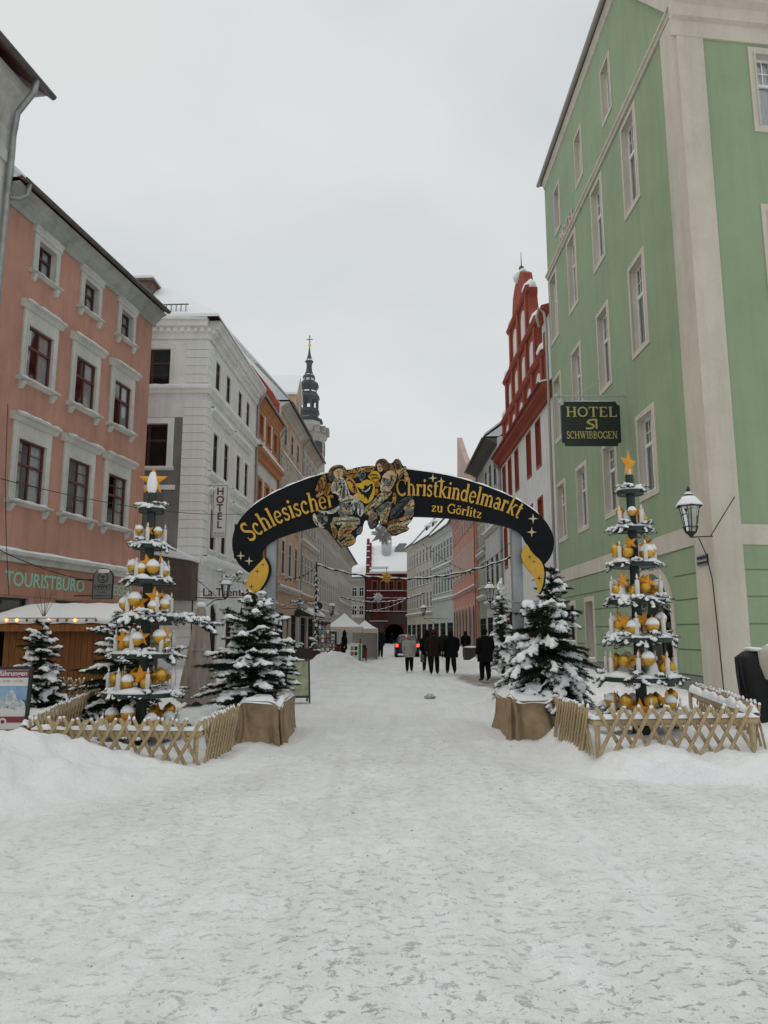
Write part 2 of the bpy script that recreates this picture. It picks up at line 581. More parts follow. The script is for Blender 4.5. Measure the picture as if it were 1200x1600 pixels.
def serif_word(mb, text, path, size, y0, y1, track=0.0, shear=0.0):
    """glyphs set along a polyline baseline in x,z; spread to fill its length"""
    seg = [math.hypot(path[i + 1][0] - path[i][0], path[i + 1][1] - path[i][1]) for i in range(len(path) - 1)]
    tot = sum(seg)
    adv = [GLYPH[c][0] for c in text]
    k = tot / sum(adv)

    def pos(s):
        for i, l in enumerate(seg):
            if s <= l or i == len(seg) - 1:
                t = s / l
                a, b = path[i], path[i + 1]
                return (a[0] + (b[0] - a[0]) * t, a[1] + (b[1] - a[1]) * t)
            s -= l
    s = 0
    for c, w in zip(text, adv):
        a = pos(s + 0.02 * tot / len(text)); b = pos(s + w * k)
        ang = math.atan2(b[1] - a[1], b[0] - a[0])
        ca, sa = math.cos(ang), math.sin(ang)

        def tf(x, y, a=a, ca=ca, sa=sa):
            gx, gy = x * k, y * size
            return (a[0] + gx * ca - gy * sa, a[1] + gx * sa + gy * ca)
        for i, (pts, wd) in enumerate(GLYPH[c][1]):
            e = 0.0008 * i
            ribbon(mb, pts, wd, tf, y0 - e, y1)
        s += w * k
    return mb
# ------------------------------------------------------------------ ground
def gz_np(x, y):
    x = np.asarray(x, float); y = np.asarray(y, float)
    z = 0.05 * fbm(x * 0.3, y * 0.3, 3) + 0.02 * fbm(x * 1.7, y * 1.2, 2)
    xl = np.interp(y, [6.3, 7.2, 8.4, 9.5, 10.6, 12.6, 14.6, 20, 30, 45, 60, 120], [-9.5, -3.7, -2.75, -2.1, -1.75, -1.5, -1.9, -2.9, -3.9, -4.9, -5.2, -4.6])
    hl = np.interp(y, [6.3, 7.9, 9.7, 10.6, 12, 14, 20, 35], [0.3, 0.5, 0.4, 0.16, 0.14, 0.22, 0.25, 0.16])
    hl = hl * np.where(y < 14, 0.16 + 0.84 * sst(-2.3, -4.3, x), 1.0)
    xl = xl + 0.35 * fbm(x * 0.9, y * 0.9 + 9, 3)
    b = sst(0, 0.85, xl - x)
    z = z + b * hl * (1 + 0.9 * fbm(x * 1.1, y * 1.1, 4)) + b * 0.12 * fbm(x * 2.6, y * 2.6, 4)
    xr = np.interp(y, [7.4, 8.7, 9.1, 10, 12, 14, 18, 24, 32, 45, 60, 80, 105], [9.5, 5.0, 2.5, 2.3, 2.3, 2.5, 3.3, 4.7, 4.6, 5.4, 6, 6.2, 3.2])
    hr = np.interp(y, [7.4, 8.8, 9.6, 11, 14, 18, 24, 32, 45], [0.12, 0.17, 0.18, 0.25, 0.3, 0.28, 0.2, 0.4, 0.3])
    xr = xr + 0.3 * fbm(x * 0.9 + 31, y * 0.9, 3)
    b = sst(0, 0.6, x - xr)
    z = z + b * hr * (1 + 0.7 * fbm(x * 1.2 + 5, y * 1.2, 4)) + b * 0.11 * fbm(x * 2.7, y * 2.7, 4)
    for cx, cy, sx, sy, h in ((-2.5, 37, 1.3, 3.0, 0.68), (5.3, 36, 0.9, 4.5, 0.75), (2.75, 17.0, 0.5, 1.5, 0.28), (-3.9, 44, 1.2, 3, 0.4), (-1.2, 31, 0.9, 3, 0.12)):
        z = z + h * np.exp(-((x - cx) / sx) ** 2 - ((y - cy) / sy) ** 2) * (1 + 0.9 * fbm(x * 1.6, y * 1.6, 4))
    # packed snow of the street: footprints, ruts, crumbs
    near = np.exp(-np.maximum(0, y - 4) / 14.0)
    tr = 0.034 * fbm(x * 5.0, y * 4.6, 4) + 0.02 * np.maximum(0, fbm(x * 9, y * 9, 2)) * 1.6
    z = z + near * tr
    for c in (-0.75, 0.75, 1.9):
        z = z - 0.03 * np.exp(-((x - c - 0.25 * vnoise(y * 0.12, c * 7)) / 0.13) ** 2) * (0.5 + vnoise(y * 0.8, c) + 0.3)
    return z


def gz(x, y):
    return float(gz_np(np.array([x]), np.array([y]))[0])


def spans(*a):
    r = []
    for lo, hi, st in a:
        r.append(np.arange(lo, hi - 1e-6, st))
    return np.concatenate(r)


xs = spans((-420, -60, 60), (-60, -16, 4), (-16, -7, 0.25), (-7, -4.2, 0.07), (-4.2, 4.2, 0.035), (4.2, 7, 0.07), (7, 16, 0.25), (16, 60, 4), (60, 421, 60))
ys = spans((-60, 0, 6), (0, 3, 0.5), (3, 8, 0.035), (8, 14, 0.06), (14, 24, 0.14), (24, 50, 0.35), (50, 130, 1.2), (130, 300, 20), (300, 901, 100))
gx, gy = np.meshgrid(xs, ys)
gzz = gz_np(gx, gy)
nx, ny = len(xs), len(ys)
me = bpy.data.meshes.new('ground')
co = np.stack([gx, gy, gzz], -1).reshape(-1, 3).astype(np.float32)
ii = (np.arange(ny - 1)[:, None] * nx + np.arange(nx - 1)[None, :]).reshape(-1)
quads = np.stack([ii, ii + 1, ii + nx + 1, ii + nx], -1).astype(np.int32)
me.vertices.add(len(co)); me.vertices.foreach_set('co', co.ravel())
me.loops.add(quads.size); me.loops.foreach_set('vertex_index', quads.ravel())
me.polygons.add(len(quads))
me.polygons.foreach_set('loop_start', np.arange(0, quads.size, 4, dtype=np.int32))
me.polygons.foreach_set('use_smooth', np.ones(len(quads), bool))
me.update(calc_edges=True)
# trodden / grit-brown areas of the snow, as an attribute (dirt with a shape of its own)
X_, Y_ = gx.ravel(), gy.ravel()
tread = sst(2.6, 1.2, np.abs(X_ - 0.1 - 0.02 * Y_) - 0.055 * np.maximum(0, 12 - Y_) * 3) * 0.75
xl_ = np.interp(Y_, [6.3, 7.2, 8.4, 9.5, 10.6, 12.6, 14.6, 20], [-9.5, -3.7, -2.75, -2.1, -1.75, -1.5, -1.9, -2.9])
xr_ = np.interp(Y_, [7.4, 8.7, 9.1, 10, 12, 14, 18, 24], [9.5, 5.0, 2.5, 2.3, 2.3, 2.5, 3.3, 4.7])
tread = sst(-0.5, 0.6, X_ - xl_) * sst(-0.3, 0.6, xr_ - X_) * 0.8
cleared = sst(1.0, 0.55, np.sqrt(((X_ - 3.75) / 1.15) ** 2 + ((Y_ - 27) / 5.5) ** 2) + 0.35 * fbm(X_ * 1.6, Y_ * 0.8, 3))
tread = tread * (0.75 + 0.5 * fbm(X_ * 0.5, Y_ * 0.35, 4))
for nm, arr in (('tread', tread), ('cleared', cleared)):
    a = me.attributes.new(nm, 'FLOAT', 'POINT')
    a.data.foreach_set('value', np.clip(arr, 0, 1).astype(np.float32))


def ground_material():
    m, n, b = nodemat('street_snow')
    b.inputs['Roughness'].default_value = 0.7
    b.inputs['Specular IOR Level'].default_value = 0.25
    t = n.nodes.new('ShaderNodeTexCoord')
    L = n.links.new

    def noise(sc, det, ro=0.6, st=None, dist=0):
        z = n.nodes.new('ShaderNodeTexNoise')
        z.inputs['Scale'].default_value = sc
        z.inputs['Detail'].default_value = det
        z.inputs['Roughness'].default_value = ro
        z.inputs['Distortion'].default_value = dist
        src = t.outputs['Object']
        if st:
            q = n.nodes.new('ShaderNodeMapping'); q.inputs['Scale'].default_value = st
            L(src, q.inputs['Vector']); src = q.outputs[0]
        L(src, z.inputs['Vector'])
        return z.outputs['Fac']

    def ramp(f, p0, p1, a=0.0, c=1.0):
        r = n.nodes.new('ShaderNodeMapRange')
        r.inputs['From Min'].default_value = p0; r.inputs['From Max'].default_value = p1
        r.inputs['To Min'].default_value = a; r.inputs['To Max'].default_value = c
        L(f, r.inputs['Value'])
        return r.outputs['Result']

    def mixc(f, a, c):
        x = n.nodes.new('ShaderNodeMix'); x.data_type = 'RGBA'
        L(f, x.inputs['Factor'])
        for s, v in (('A', a), ('B', c)):
            if isinstance(v, tuple):
                x.inputs[s].default_value = v + (1,)
            else:
                L(v, x.inputs[s])
        return x.outputs['Result']

    def mth(op, a, c):
        x = n.nodes.new('ShaderNodeMath'); x.operation = op; x.use_clamp = True
        for i, v in enumerate((a, c)):
            if isinstance(v, (int, float)):
                x.inputs[i].default_value = v
            else:
                L(v, x.inputs[i])
        return x.outputs[0]
    at1 = n.nodes.new('ShaderNodeAttribute'); at1.attribute_name = 'tread'
    at2 = n.nodes.new('ShaderNodeAttribute'); at2.attribute_name = 'cleared'
    tread = at1.outputs['Fac']; clr = at2.outputs['Fac']
    scuff_shade = noise(11, 7, 0.74, (1, 1.35, 1), 0.5)
    fine = noise(26, 5, 0.65, (1, 1.4, 1), 0.8)
    c = mixc(mth('MULTIPLY', tread, ramp(noise(0.9, 6), 0.3, 0.7)), (0.85, 0.865, 0.875), (0.685, 0.69, 0.675))
    c = mixc(mth('MULTIPLY', tread, ramp(noise(1.0, 6, 0.6, (3.0, 0.38, 1), 0.6), 0.47, 0.68, 0, 0.6)), c, (0.60, 0.595, 0.56))
    c = mixc(mth('MULTIPLY', tread, ramp(noise(1.0, 7, 0.65, (2.4, 0.55, 1)), 0.46, 0.72, 0, 0.8)), c, (0.66, 0.655, 0.62))
    c = mixc(mth('MULTIPLY', tread, ramp(noise(9, 7, 0.75), 0.52, 0.72, 0, 0.4)), c, (0.56, 0.55, 0.51))  # mottling: trodden dirt, with some crumb shade painted in
    c = mixc(mth('MULTIPLY', tread, ramp(fine, 0.67, 0.72, 0, 0.4)), c, (0.34, 0.325, 0.285))
    c = mixc(mth('MULTIPLY', mth('MULTIPLY', tread, ramp(noise(0.9, 5, 0.65), 0.44, 0.62, 0.06, 1)), ramp(scuff_shade, 0.585, 0.69, 0, 0.5)), c, (0.34, 0.325, 0.29))  # dark flecks: scuffed dirt, and the shadow of crumbs put into the colour
    c = mixc(mth('MULTIPLY', clr, ramp(noise(3, 6, 0.7), 0.25, 0.6, 0.35, 1)), c, (0.20, 0.165, 0.125))
    L(c, b.inputs['Base Color'])
    h = mth('SUBTRACT', mth('ADD', mth('MULTIPLY', noise(7, 6, 0.6), 0.5), mth('MULTIPLY', noise(34, 4, 0.6), 0.14)), mth('MULTIPLY', mth('MULTIPLY', tread, ramp(scuff_shade, 0.56, 0.66)), 0.10))
    u = n.nodes.new('ShaderNodeBump')
    u.inputs['Strength'].default_value = 1.0
    u.inputs['Distance'].default_value = 0.09
    L(h, u.inputs['Height'])
    L(u.outputs[0], b.inputs['Normal'])
    return m


me.materials.append(ground_material())
structure(link('ground', me))

# ------------------------------------------------------------------ building kit
ROOFTILE = mat('roof_tiles', (0.16, 0.05, 0.035), 0.85, var=0.4, scale=6, bump=0.4, bscale=9)
ZINC = mat('zinc', (0.33, 0.34, 0.34), 0.45, 0.6, var=0.25, scale=3)
DARKZINC = mat('old_gutter_metal', (0.13, 0.125, 0.12), 0.5, 0.5, var=0.3, scale=3)
INSIDE_SHADE = mat('painted_shade', (0.035, 0.032, 0.03), 0.9, var=0.5, scale=0.8)  # near-black colour stands for the shade inside rooms and passage
CURTAIN = mat('net_curtain', (0.74, 0.75, 0.75), 0.9, var=0.2, scale=9, stretch=(6, 1, 0.4))
SOFFIT = mat('soffit_boards', (0.36, 0.35, 0.33), 0.9, var=0.2, scale=2)


class Face:
    """a facade's own frame: x to the right seen from the street, y into the wall, z up"""

    def __init__(s, root, A, B):
        s.root = root
        s.A = A
        dx, dy = B[0] - A[0], B[1] - A[1]
        s.W = math.hypot(dx, dy)
        s.ang = math.atan2(dy, dx)
        s.M = T(A[0] - root.location.x, A[1] - root.location.y, 0) @ Matrix.Rotation(s.ang, 4, 'Z')

    def put(s, mb, name, m, parent=None, **k):
        o = mb.build(name, m, parent or s.root, **k)
        if parent is None:
            o.matrix_local = s.M
        return o

    def find(s, px, py):
        return onwall(px, py, s.A, (math.cos(s.ang), math.sin(s.ang)))


def wall_cells(mb, x0, x1, z0, z1, holes, depth=0.22, y=0.0, mi=0, rmi=0):
    """front sheet with openings and their reveals"""
    us = sorted({x0, x1} | {min(max(v, x0), x1) for h in holes for v in h[:2]})
    zs = sorted({z0, z1} | {min(max(v, z0), z1) for h in holes for v in h[2:4]})
    for i in range(len(us) - 1):
        for j in range(len(zs) - 1):
            cx, cz = (us[i] + us[i + 1]) / 2, (zs[j] + zs[j + 1]) / 2
            if any(h[0] < cx < h[1] and h[2] < cz < h[3] for h in holes):
                continue
            mb.quad((us[i], y, zs[j]), (us[i + 1], y, zs[j]), (us[i + 1], y, zs[j + 1]), (us[i], y, zs[j + 1]), mi)
    for h in holes:
        a, b, c, d = h[:4]
        e = y + depth + 0.06
        mb.quad((a, y, c), (a, y, d), (a, e, d), (a, e, c), rmi)
        mb.quad((b, y, c), (b, e, c), (b, e, d), (b, y, d), rmi)
        mb.quad((a, y, d), (b, y, d), (b, e, d), (a, e, d), rmi)
        mb.quad((a, y, c), (a, e, c), (b, e, c), (b, y, c), rmi)


KITS = {}


def window_kit(key, w, h, depth, frame_m, surround_m=None, border=0.0, proud=0.05, cols=2, transom=0.66, bars_top=(0, 0), bars_low=(0, 0),
               sill=None, hood=None, brackets=False, curtain=None, snow=True, pane_m=None, bar=0.055, split=True, seed=0, thick=0.06):
    """meshes of one window: first the surround (the part), then its pieces (sub-parts)"""
    if key in KITS:
        return KITS[key]
    items = []

    def add(mb, name, m, smooth=False):
        me = bpy.data.meshes.new(name)
        me.from_pydata(mb.v, [], mb.f)
        for q in (m if isinstance(m, (list, tuple)) else [m]):
            me.materials.append(q)
        if any(mb.m):
            me.polygons.foreach_set('material_index', mb.m)
        if smooth:
            me.polygons.foreach_set('use_smooth', [True] * len(me.polygons))
        items.append((name, me))
    hw = w / 2
    mb = MB()
    if border:
        b = border
        top = hood['frieze'] if hood and hood.get('frieze') else b
        mb.box(-hw - b, -hw, -proud, 0.01, -b * 0.0, h)
        mb.box(hw, hw + b, -proud, 0.01, 0, h)
        mb.box(-hw - b, hw + b, -proud, 0.01, h, h + top)
        # a thin moulding round the opening
        mb.box(-hw - 0.05, -hw + 0.0, -proud - 0.02, -proud + 0.002, 0, h + 0.05)
        mb.box(hw, hw + 0.05, -proud - 0.02, -proud + 0.002, 0, h + 0.05)
        mb.box(-hw, hw, -proud - 0.02, -proud + 0.002, h, h + 0.05)
        if sill is None:
            mb.box(-hw - b, hw + b, -proud, 0.01, -b, 0)
        if hood:
            z = h + top
            e = hood.get('ext', 0.12)
            p = hood.get('proud', 0.2)
            mb.profx([(0.01, z), (-proud - 0.03, z), (-p * 0.55, z + 0.07), (-p * 0.6, z + 0.11), (-p, z + 0.16), (-p, z + 0.21), (-0.03, z + 0.26), (0.01, z + 0.26)], -hw - b - e, hw + b + e)
        add(mb, 'window', surround_m)
    # sash frame
    y0, y1 = depth - thick, depth
    fm = MB()
    fm.box(-hw, -hw + bar, y0, y1, 0, h); fm.box(hw - bar, hw, y0, y1, 0, h)
    fm.box(-hw + bar, hw - bar, y0, y1, h - bar, h); fm.box(-hw + bar, hw - bar, y0, y1, 0, bar * 1.2)
    tz = h * transom
    rows = [(bar * 1.2, h - bar)]
    if transom:
        fm.box(-hw + bar, hw - bar, y0 - 0.012, y1 - 0.002, tz - bar * 0.6, tz + bar * 0.6)
        rows = [(bar * 1.2, tz - bar * 0.6), (tz + bar * 0.6, h - bar)]
    inner = w - 2 * bar
    xsn = [-hw + bar]
    for k in range(1, cols):
        c = -hw + bar + inner * k / cols
        for r in rows:
            fm.box(c - bar * 0.55, c + bar * 0.55, y0 + 0.003, y1 - 0.004, r[0], r[1])
        xsn.append(c)
    xsn.append(hw - bar)
    for ri, r in enumerate(rows):
        nb = bars_low if ri == 0 and len(rows) == 2 else bars_top
        for k in range(cols):
            for q in range(1, nb[0] + 1):
                c = xsn[k] + (xsn[k + 1] - xsn[k]) * q / (nb[0] + 1)
                fm.box(c - 0.014, c + 0.014, y0 + 0.02, y1 - 0.01, r[0], r[1])
            for q in range(1, nb[1] + 1):
                c = r[0] + (r[1] - r[0]) * q / (nb[1] + 1)
                fm.box(xsn[k], xsn[k + 1], y0 + 0.023, y1 - 0.012, c - 0.014, c + 0.014)
    add(fm, 'window_frame' if border else 'window', frame_m)
    pm = pane_m or GLASS
    if split:
        for r in rows:
            for k in range(cols):
                p = MB()
                p.quad((xsn[k], depth - 0.025, r[0]), (xsn[k + 1], depth - 0.025, r[0]), (xsn[k + 1], depth - 0.025, r[1]), (xsn[k], depth - 0.025, r[1]))
                add(p, 'pane', pm)
    else:
        p = MB()
        py_ = depth - min(0.02, thick * 0.3)
        p.quad((-hw, py_, 0), (hw, py_, 0), (hw, py_, h), (-hw, py_, h))
        add(p, 'pane', pm)
    if curtain:
        c = MB()
        rr = random.Random(seed)
        for sgn, frac, lo in curtain:
            x0, x1 = (-hw, -hw + w * frac) if sgn < 0 else (hw - w * frac, hw)
            n = 8
            for i in range(n):
                a, b2 = x0 + (x1 - x0) * i / n, x0 + (x1 - x0) * (i + 1) / n
                ya, yb = depth + 0.03 + 0.02 * (i % 2), depth + 0.03 + 0.02 * ((i + 1) % 2)
                c.quad((a, ya, h * lo), (b2, yb, h * lo), (b2, yb, h), (a, ya, h))
        add(c, 'curtain', CURTAIN)
    if sill:
        e, p, t = sill
        b = border
        s_ = MB()
        s_.profx([(0.02, -t), (-proud, -t), (-p * 0.7, -t * 0.6), (-p, -t * 0.45), (-p, -0.01), (0.0, 0.004), (depth - 0.06, 0.012), (depth - 0.06, -t)], -hw - b - e, hw + b + e)
        if brackets:
            for sg in (-1, 1):
                xx = sg * (hw + b * 0.6)
                s_.profx([(0.01, -t - 0.22), (-0.06, -t - 0.2), (-p * 0.8, -t - 0.05), (-p * 0.8, -t + 0.002), (0.01, -t + 0.002)], xx - 0.07, xx + 0.07)
        add(s_, 'sill', surround_m or frame_m)
    if snow:
        s_ = MB()
        rr = random.Random(len(key) * 7 + seed)
        ext = (border + sill[0]) if sill else border
        p = (sill[1] if sill else proud) - 0.02
        n = 10
        x0, x1 = -hw - ext + 0.02, hw + ext - 0.02
        for nm, (lo, hi, zz, yy0, yy1) in zip(('sill_snow', 'hood_snow'), ([(x0, x1, 0.0, -p, min(0.05, depth - 0.08))] if sill else [(-hw, hw, 0.0, -0.01, depth - 0.07)]) + ([(-hw - border - hood.get('ext', .12), hw + border + hood.get('ext', .12), h + hood.get('frieze', border) + 0.235, -hood.get('proud', .2) + 0.02, 0.0)] if hood else [])):
            s_ = MB()
            hs = [0.0 if rr.random() < 0.12 else rr.uniform(0.012, 0.045) for _ in range(n + 1)]
            hs[0] = hs[-1] = 0.002
            for i in range(n):
                a, b2 = lo + (hi - lo) * i / n, lo + (hi - lo) * (i + 1) / n
                s_.add([(a, yy0, zz - 0.01), (b2, yy0, zz - 0.01), (a, yy0 + 0.015, zz + hs[i]), (b2, yy0 + 0.015, zz + hs[i + 1]), (a, yy1, zz + hs[i] * 1.2 + 0.01), (b2, yy1, zz + hs[i + 1] * 1.2 + 0.01)], [(0, 1, 3, 2), (2, 3, 5, 4)])
            add(s_, nm, SNOW, True)
    KITS[key] = items
    return items


def place_kit(items, face, u, z, y=0.0):
    first = None
    for name, me in items:
        if first is None:
            first = link(name, me, face.root, face.M @ T(u, y, z))
        else:
            link(name, me, first)
    return first


def gutter(face, x0, x1, z, y, r=0.07, m=None, snow=True):
    mb = MB()
    prof = [(y + r * math.cos(t), z + r * math.sin(t)) for t in [math.pi + k * math.pi / 6 for k in range(7)]]
    prof2 = [(y + (r - 0.012) * math.cos(t), z + (r - 0.012) * math.sin(t) + 0.004) for t in [2 * math.pi - k * math.pi / 6 for k in range(7)]]
    mb.profx(prof + prof2, x0, x1)
    return face.put(mb, 'gutter', m or ZINC)


def downpipe(face, x, z0, z1, y=-0.12, r=0.055, m=None, kink=0.0, eave_y=-0.45):
    mb = MB()
    pts = [(x, y, z0), (x, y, z1 - 0.7), (x + kink * 0.5, (y + eave_y) / 2, z1 - 0.35), (x + kink, eave_y, z1 - 0.1), (x + kink, eave_y, z1 + 0.03)]
    mb.tube(pts, r, 8)
    for k in range(int((z1 - z0) / 2.4)):
        mb.box(x - r - 0.015, x + r + 0.015, y - r - 0.012, 0.0, z0 + 1.2 + k * 2.4, z0 + 1.24 + k * 2.4)
    return face.put(mb, 'downpipe', m or ZINC, smooth=False)


def eave_roof(face, H, depth, rise, over=0.45, end=(0.0, 0.0), tile=None, snow=0.16, soffit=None, cover=1.0):
    """saddle roof, ridge along the street, with a bed of snow"""
    Wd = face.W
    x0, x1 = -end[0], Wd + end[1]
    rd = depth / 2
    mb = MB()
    mb.profx([(-over, H), (-over, H + 0.14), (rd, H + rise + 0.14), (depth + over, H + 0.14), (depth + over, H), (rd, H + rise * 0.93)], x0, x1)
    o = face.put(mb, 'roof', tile or ROOFTILE)
    s_ = MB()
    n = max(4, int((x1 - x0) / 0.5))
    rows = [(-over + 0.03, 0.10), (-over - 0.04, 0.16), (-over + 0.06, snow + 0.17), (rd * 0.3, None), (rd, None), (depth + over, None)]
    rr = random.Random(int(H * 100))
    V = []; Fs = []
    for i in range(n + 1):
        xx = x0 + (x1 - x0) * i / n
        k = 0.6 + 0.6 * rr.random()
        for (yy, dz) in rows:
            base = H + 0.15 + (rise * (yy + over) / (rd + over) if yy <= rd else rise * (depth + over - yy) / (rd + over))
            if dz is None:
                zz = base + snow * k
            else:
                zz = H + dz * (1 if dz < 0.12 else (0.75 + 0.3 * k))
            V.append((xx, yy + (0.03 * k if yy < 0 else 0), zz))
    R = len(rows)
    for i in range(n):
        for j in range(R - 1):
            Fs.append((i * R + j, (i + 1) * R + j, (i + 1) * R + j + 1, i * R + j + 1))
    Fs.append(tuple(range(R))); Fs.append(tuple(range(n * R, n * R + R)))
    s_.add(V, Fs)
    so = face.put(s_, 'roof_snow', SNOW, parent=o, smooth=True)
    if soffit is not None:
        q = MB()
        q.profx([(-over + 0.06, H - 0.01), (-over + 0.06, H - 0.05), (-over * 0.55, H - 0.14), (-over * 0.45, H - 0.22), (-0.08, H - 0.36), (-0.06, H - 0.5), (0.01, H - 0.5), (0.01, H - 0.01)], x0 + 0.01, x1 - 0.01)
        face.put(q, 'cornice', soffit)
    return o


def shell(face, H, depth, wm, holes, hd=0.22, z0=-0.5, reveal_m=None, rise=4.0, gables=True, sides=(True, True), front=True):
    """front wall with openings, side and back walls, a sheet coloured dark for the shade inside"""
    mb = MB()
    Wd = face.W
    if front:
        wall_cells(mb, 0, Wd, z0, H, holes, hd, rmi=1 if reveal_m else 0)
    for k, xx in enumerate((0, Wd)):
        if sides[k]:
            mb.quad((xx, 0, z0), (xx, depth, z0), (xx, depth, H), (xx, 0, H))
            if gables:
                mb.add([(xx, 0, H), (xx, depth, H), (xx, depth / 2, H + rise * 0.93)], [(0, 1, 2)])
    mb.quad((0, depth, z0), (Wd, depth, z0), (Wd, depth, H), (0, depth, H))
    o = face.put(mb, 'wall', [wm, reveal_m] if reveal_m else wm)
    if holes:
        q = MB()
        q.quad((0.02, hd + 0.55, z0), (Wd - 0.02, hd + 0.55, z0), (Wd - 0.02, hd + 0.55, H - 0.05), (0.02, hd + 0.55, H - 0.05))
        face.put(q, 'room_shade_sheet', INSIDE_SHADE)
    return o


def course(face, z, hgt, p, m, x0=0.0, x1=None, name='string_course', snow=True, prof=None):
    x1 = face.W if x1 is None else x1
    mb = MB()
    mb.profx([(0.01, z), (-p * 0.45, z), (-p * 0.5, z + hgt * 0.4), (-p, z + hgt * 0.55), (-p, z + hgt * 0.85), (-0.02, z + hgt), (0.01, z + hgt)], x0, x1)
    o = face.put(mb, name, m)
    if snow:
        s_ = MB()
        n = max(3, int((x1 - x0) / 0.3))
        rr = random.Random(int(z * 31))
        hs = [rr.uniform(0.02, 0.06) for _ in range(n + 1)]
        for i in range(n):
            a, b = x0 + (x1 - x0) * i / n, x0 + (x1 - x0) * (i + 1) / n
            zz = z + hgt
            s_.add([(a, -p, z + hgt * 0.84), (b, -p, z + hgt * 0.84), (a, -p + 0.01, zz + hs[i] - 0.03), (b, -p + 0.01, zz + hs[i + 1] - 0.03), (a, -0.002, zz + hs[i]), (b, -0.002, zz + hs[i + 1])], [(0, 1, 3, 2), (2, 3, 5, 4)])
        face.put(s_, 'ledge_snow', SNOW, parent=o, smooth=True)
    return o


def frame_of(A):
    return (A[0], A[1], 0)
# ------------------------------------------------------------------ left row of buildings
TRIM = plaster('grey_white_trim', (0.61, 0.605, 0.565), 0.28)
OXBLOOD = mat('oxblood_paint', (0.13, 0.035, 0.03), 0.55, var=0.3, scale=7)
BROWNSASH = mat('brown_sash_paint', (0.075, 0.032, 0.026), 0.5, var=0.3, scale=7)
WHITESASH = mat('white_sash_paint', (0.72, 0.73, 0.72), 0.5, var=0.12, scale=6)

# --- cream building at the left edge of the picture
A, B = (-12.6, 6.0), (-10.47, 18.47)
r = thing('cream_house', 'tall cream house cut by the left picture edge, with wide grey eave and zinc downpipe', 'building', frame_of(A))
f = Face(r, A, B)
CREAM0 = plaster('cream_render', (0.66, 0.50, 0.27), 0.2)
shell(f, 16.6, 9, CREAM0, [], sides=(True, True))
mb = MB()
mb.box(f.W - 0.5, f.W + 0.03, -0.12, 0.0, -0.4, 14.4)
mb.box(f.W - 0.62, f.W + 0.06, -0.2, 0.0, 14.4, 14.75)
f.put(mb, 'corner_pilaster', TRIM)
mb = MB()
mb.profx([(0.01, 14.75), (-0.14, 14.75), (-0.16, 15.4), (-0.3, 15.5), (-0.34, 16.1), (-0.62, 16.3), (-0.62, 16.62), (0.01, 16.62)], 0, f.W + 0.05)
f.put(mb, 'cornice', TRIM)
eave_roof(f, 16.6, 9, 5, over=1.0, end=(0.1, 0.35), snow=0.13)
gutter(f, 0, f.W + 0.4, 16.68, -1.06, 0.1, DARKZINC)
mb = MB()
mb.tube([(f.W - 0.35, -1.05, 16.6), (f.W - 0.35, -1.0, 16.25), (f.W - 0.28, -0.5, 15.75), (f.W - 0.12, -0.3, 15.2), (f.W - 0.08, -0.28, 14.6), (f.W - 0.08, -0.24, 13), (f.W - 0.08, -0.22, 0.2)], 0.085, 10)
f.put(mb, 'downpipe', ZINC, smooth=True)

# --- salmon-red tourist office
A, B = (-10.46, 18.5), (-8.98, 27.0)
r = thing('salmon_house', 'salmon red four-storey tourist office with white hooded windows and red sashes', 'building', frame_of(A))
f = Face(r, A, B)
SALMON = plaster('salmon_render', (0.515, 0.28, 0.215), 0.25)
cx = [2.05, 4.42, 6.72]
holes = []
for x in cx:
    holes.append((x - 0.42, x + 0.42, 12.1, 13.1))
    holes.append((x - 0.58, x + 0.58, 8.82, 10.42))
    holes.append((x - 0.62, x + 0.62, 5.32, 7.08))
shop = [(0.0 + 0.2, 2.5, 0.0, 2.66), (3.7, 5.2, 0.4, 2.68), (5.75, 8.1, 0.0, 2.68)]
shell(f, 14.0, 9, SALMON, holes + shop, hd=0.2, reveal_m=TRIM)
for i, x in enumerate(cx):
    ck = [[(-1, .3, 0.0), (1, .45, 0.0)], [(1, .5, 0.0)], [(1, .5, 0), (-1, .2, 0)]][i]
    place_kit(window_kit('l1c%d' % i, 0.84, 1.0, 0.2, BROWNSASH, TRIM, 0.2, 0.05, 2, 0.62, sill=(0.1, 0.16, 0.1), brackets=True, hood=dict(frieze=0.16, ext=0.06, proud=0.12), curtain=[(1, .35, 0)], seed=i), f, x, 12.1)
    place_kit(window_kit('l1b%d' % i, 1.16, 1.6, 0.08, OXBLOOD, TRIM, 0.22, 0.05, 2, 0.62, sill=(0.12, 0.2, 0.13), brackets=True, hood=dict(frieze=0.42, ext=0.14, proud=0.24), curtain=ck, seed=i), f, x, 8.82)
    place_kit(window_kit('l1a%d' % i, 1.24, 1.76, 0.08, OXBLOOD, TRIM, 0.24, 0.05, 2, 0.6, bars_top=(0, 1), bars_low=(0, 1), sill=(0.12, 0.2, 0.13), brackets=True, hood=dict(frieze=0.44, ext=0.16, proud=0.26), curtain=ck, seed=i + 3), f, x, 5.32)
course(f, 3.62, 0.34, 0.22, TRIM, name='shop_ledge')
eave_roof(f, 13.95, 9, 4.5, over=0.55, end=(0, 0.15), snow=0.12, soffit=plaster('grey_cornice', (0.42, 0.43, 0.40), 0.3))
gutter(f, 0.0, f.W + 0.1, 14.02, -0.62, 0.085, DARKZINC)
mb = MB()
mb.tube([(0.25, -0.62, 13.95), (0.22, -0.6, 13.6), (0.1, -0.45, 13.45), (-0.1, -0.3, 13.4)], 0.07, 8)
f.put(mb, 'downpipe', ZINC, smooth=True)
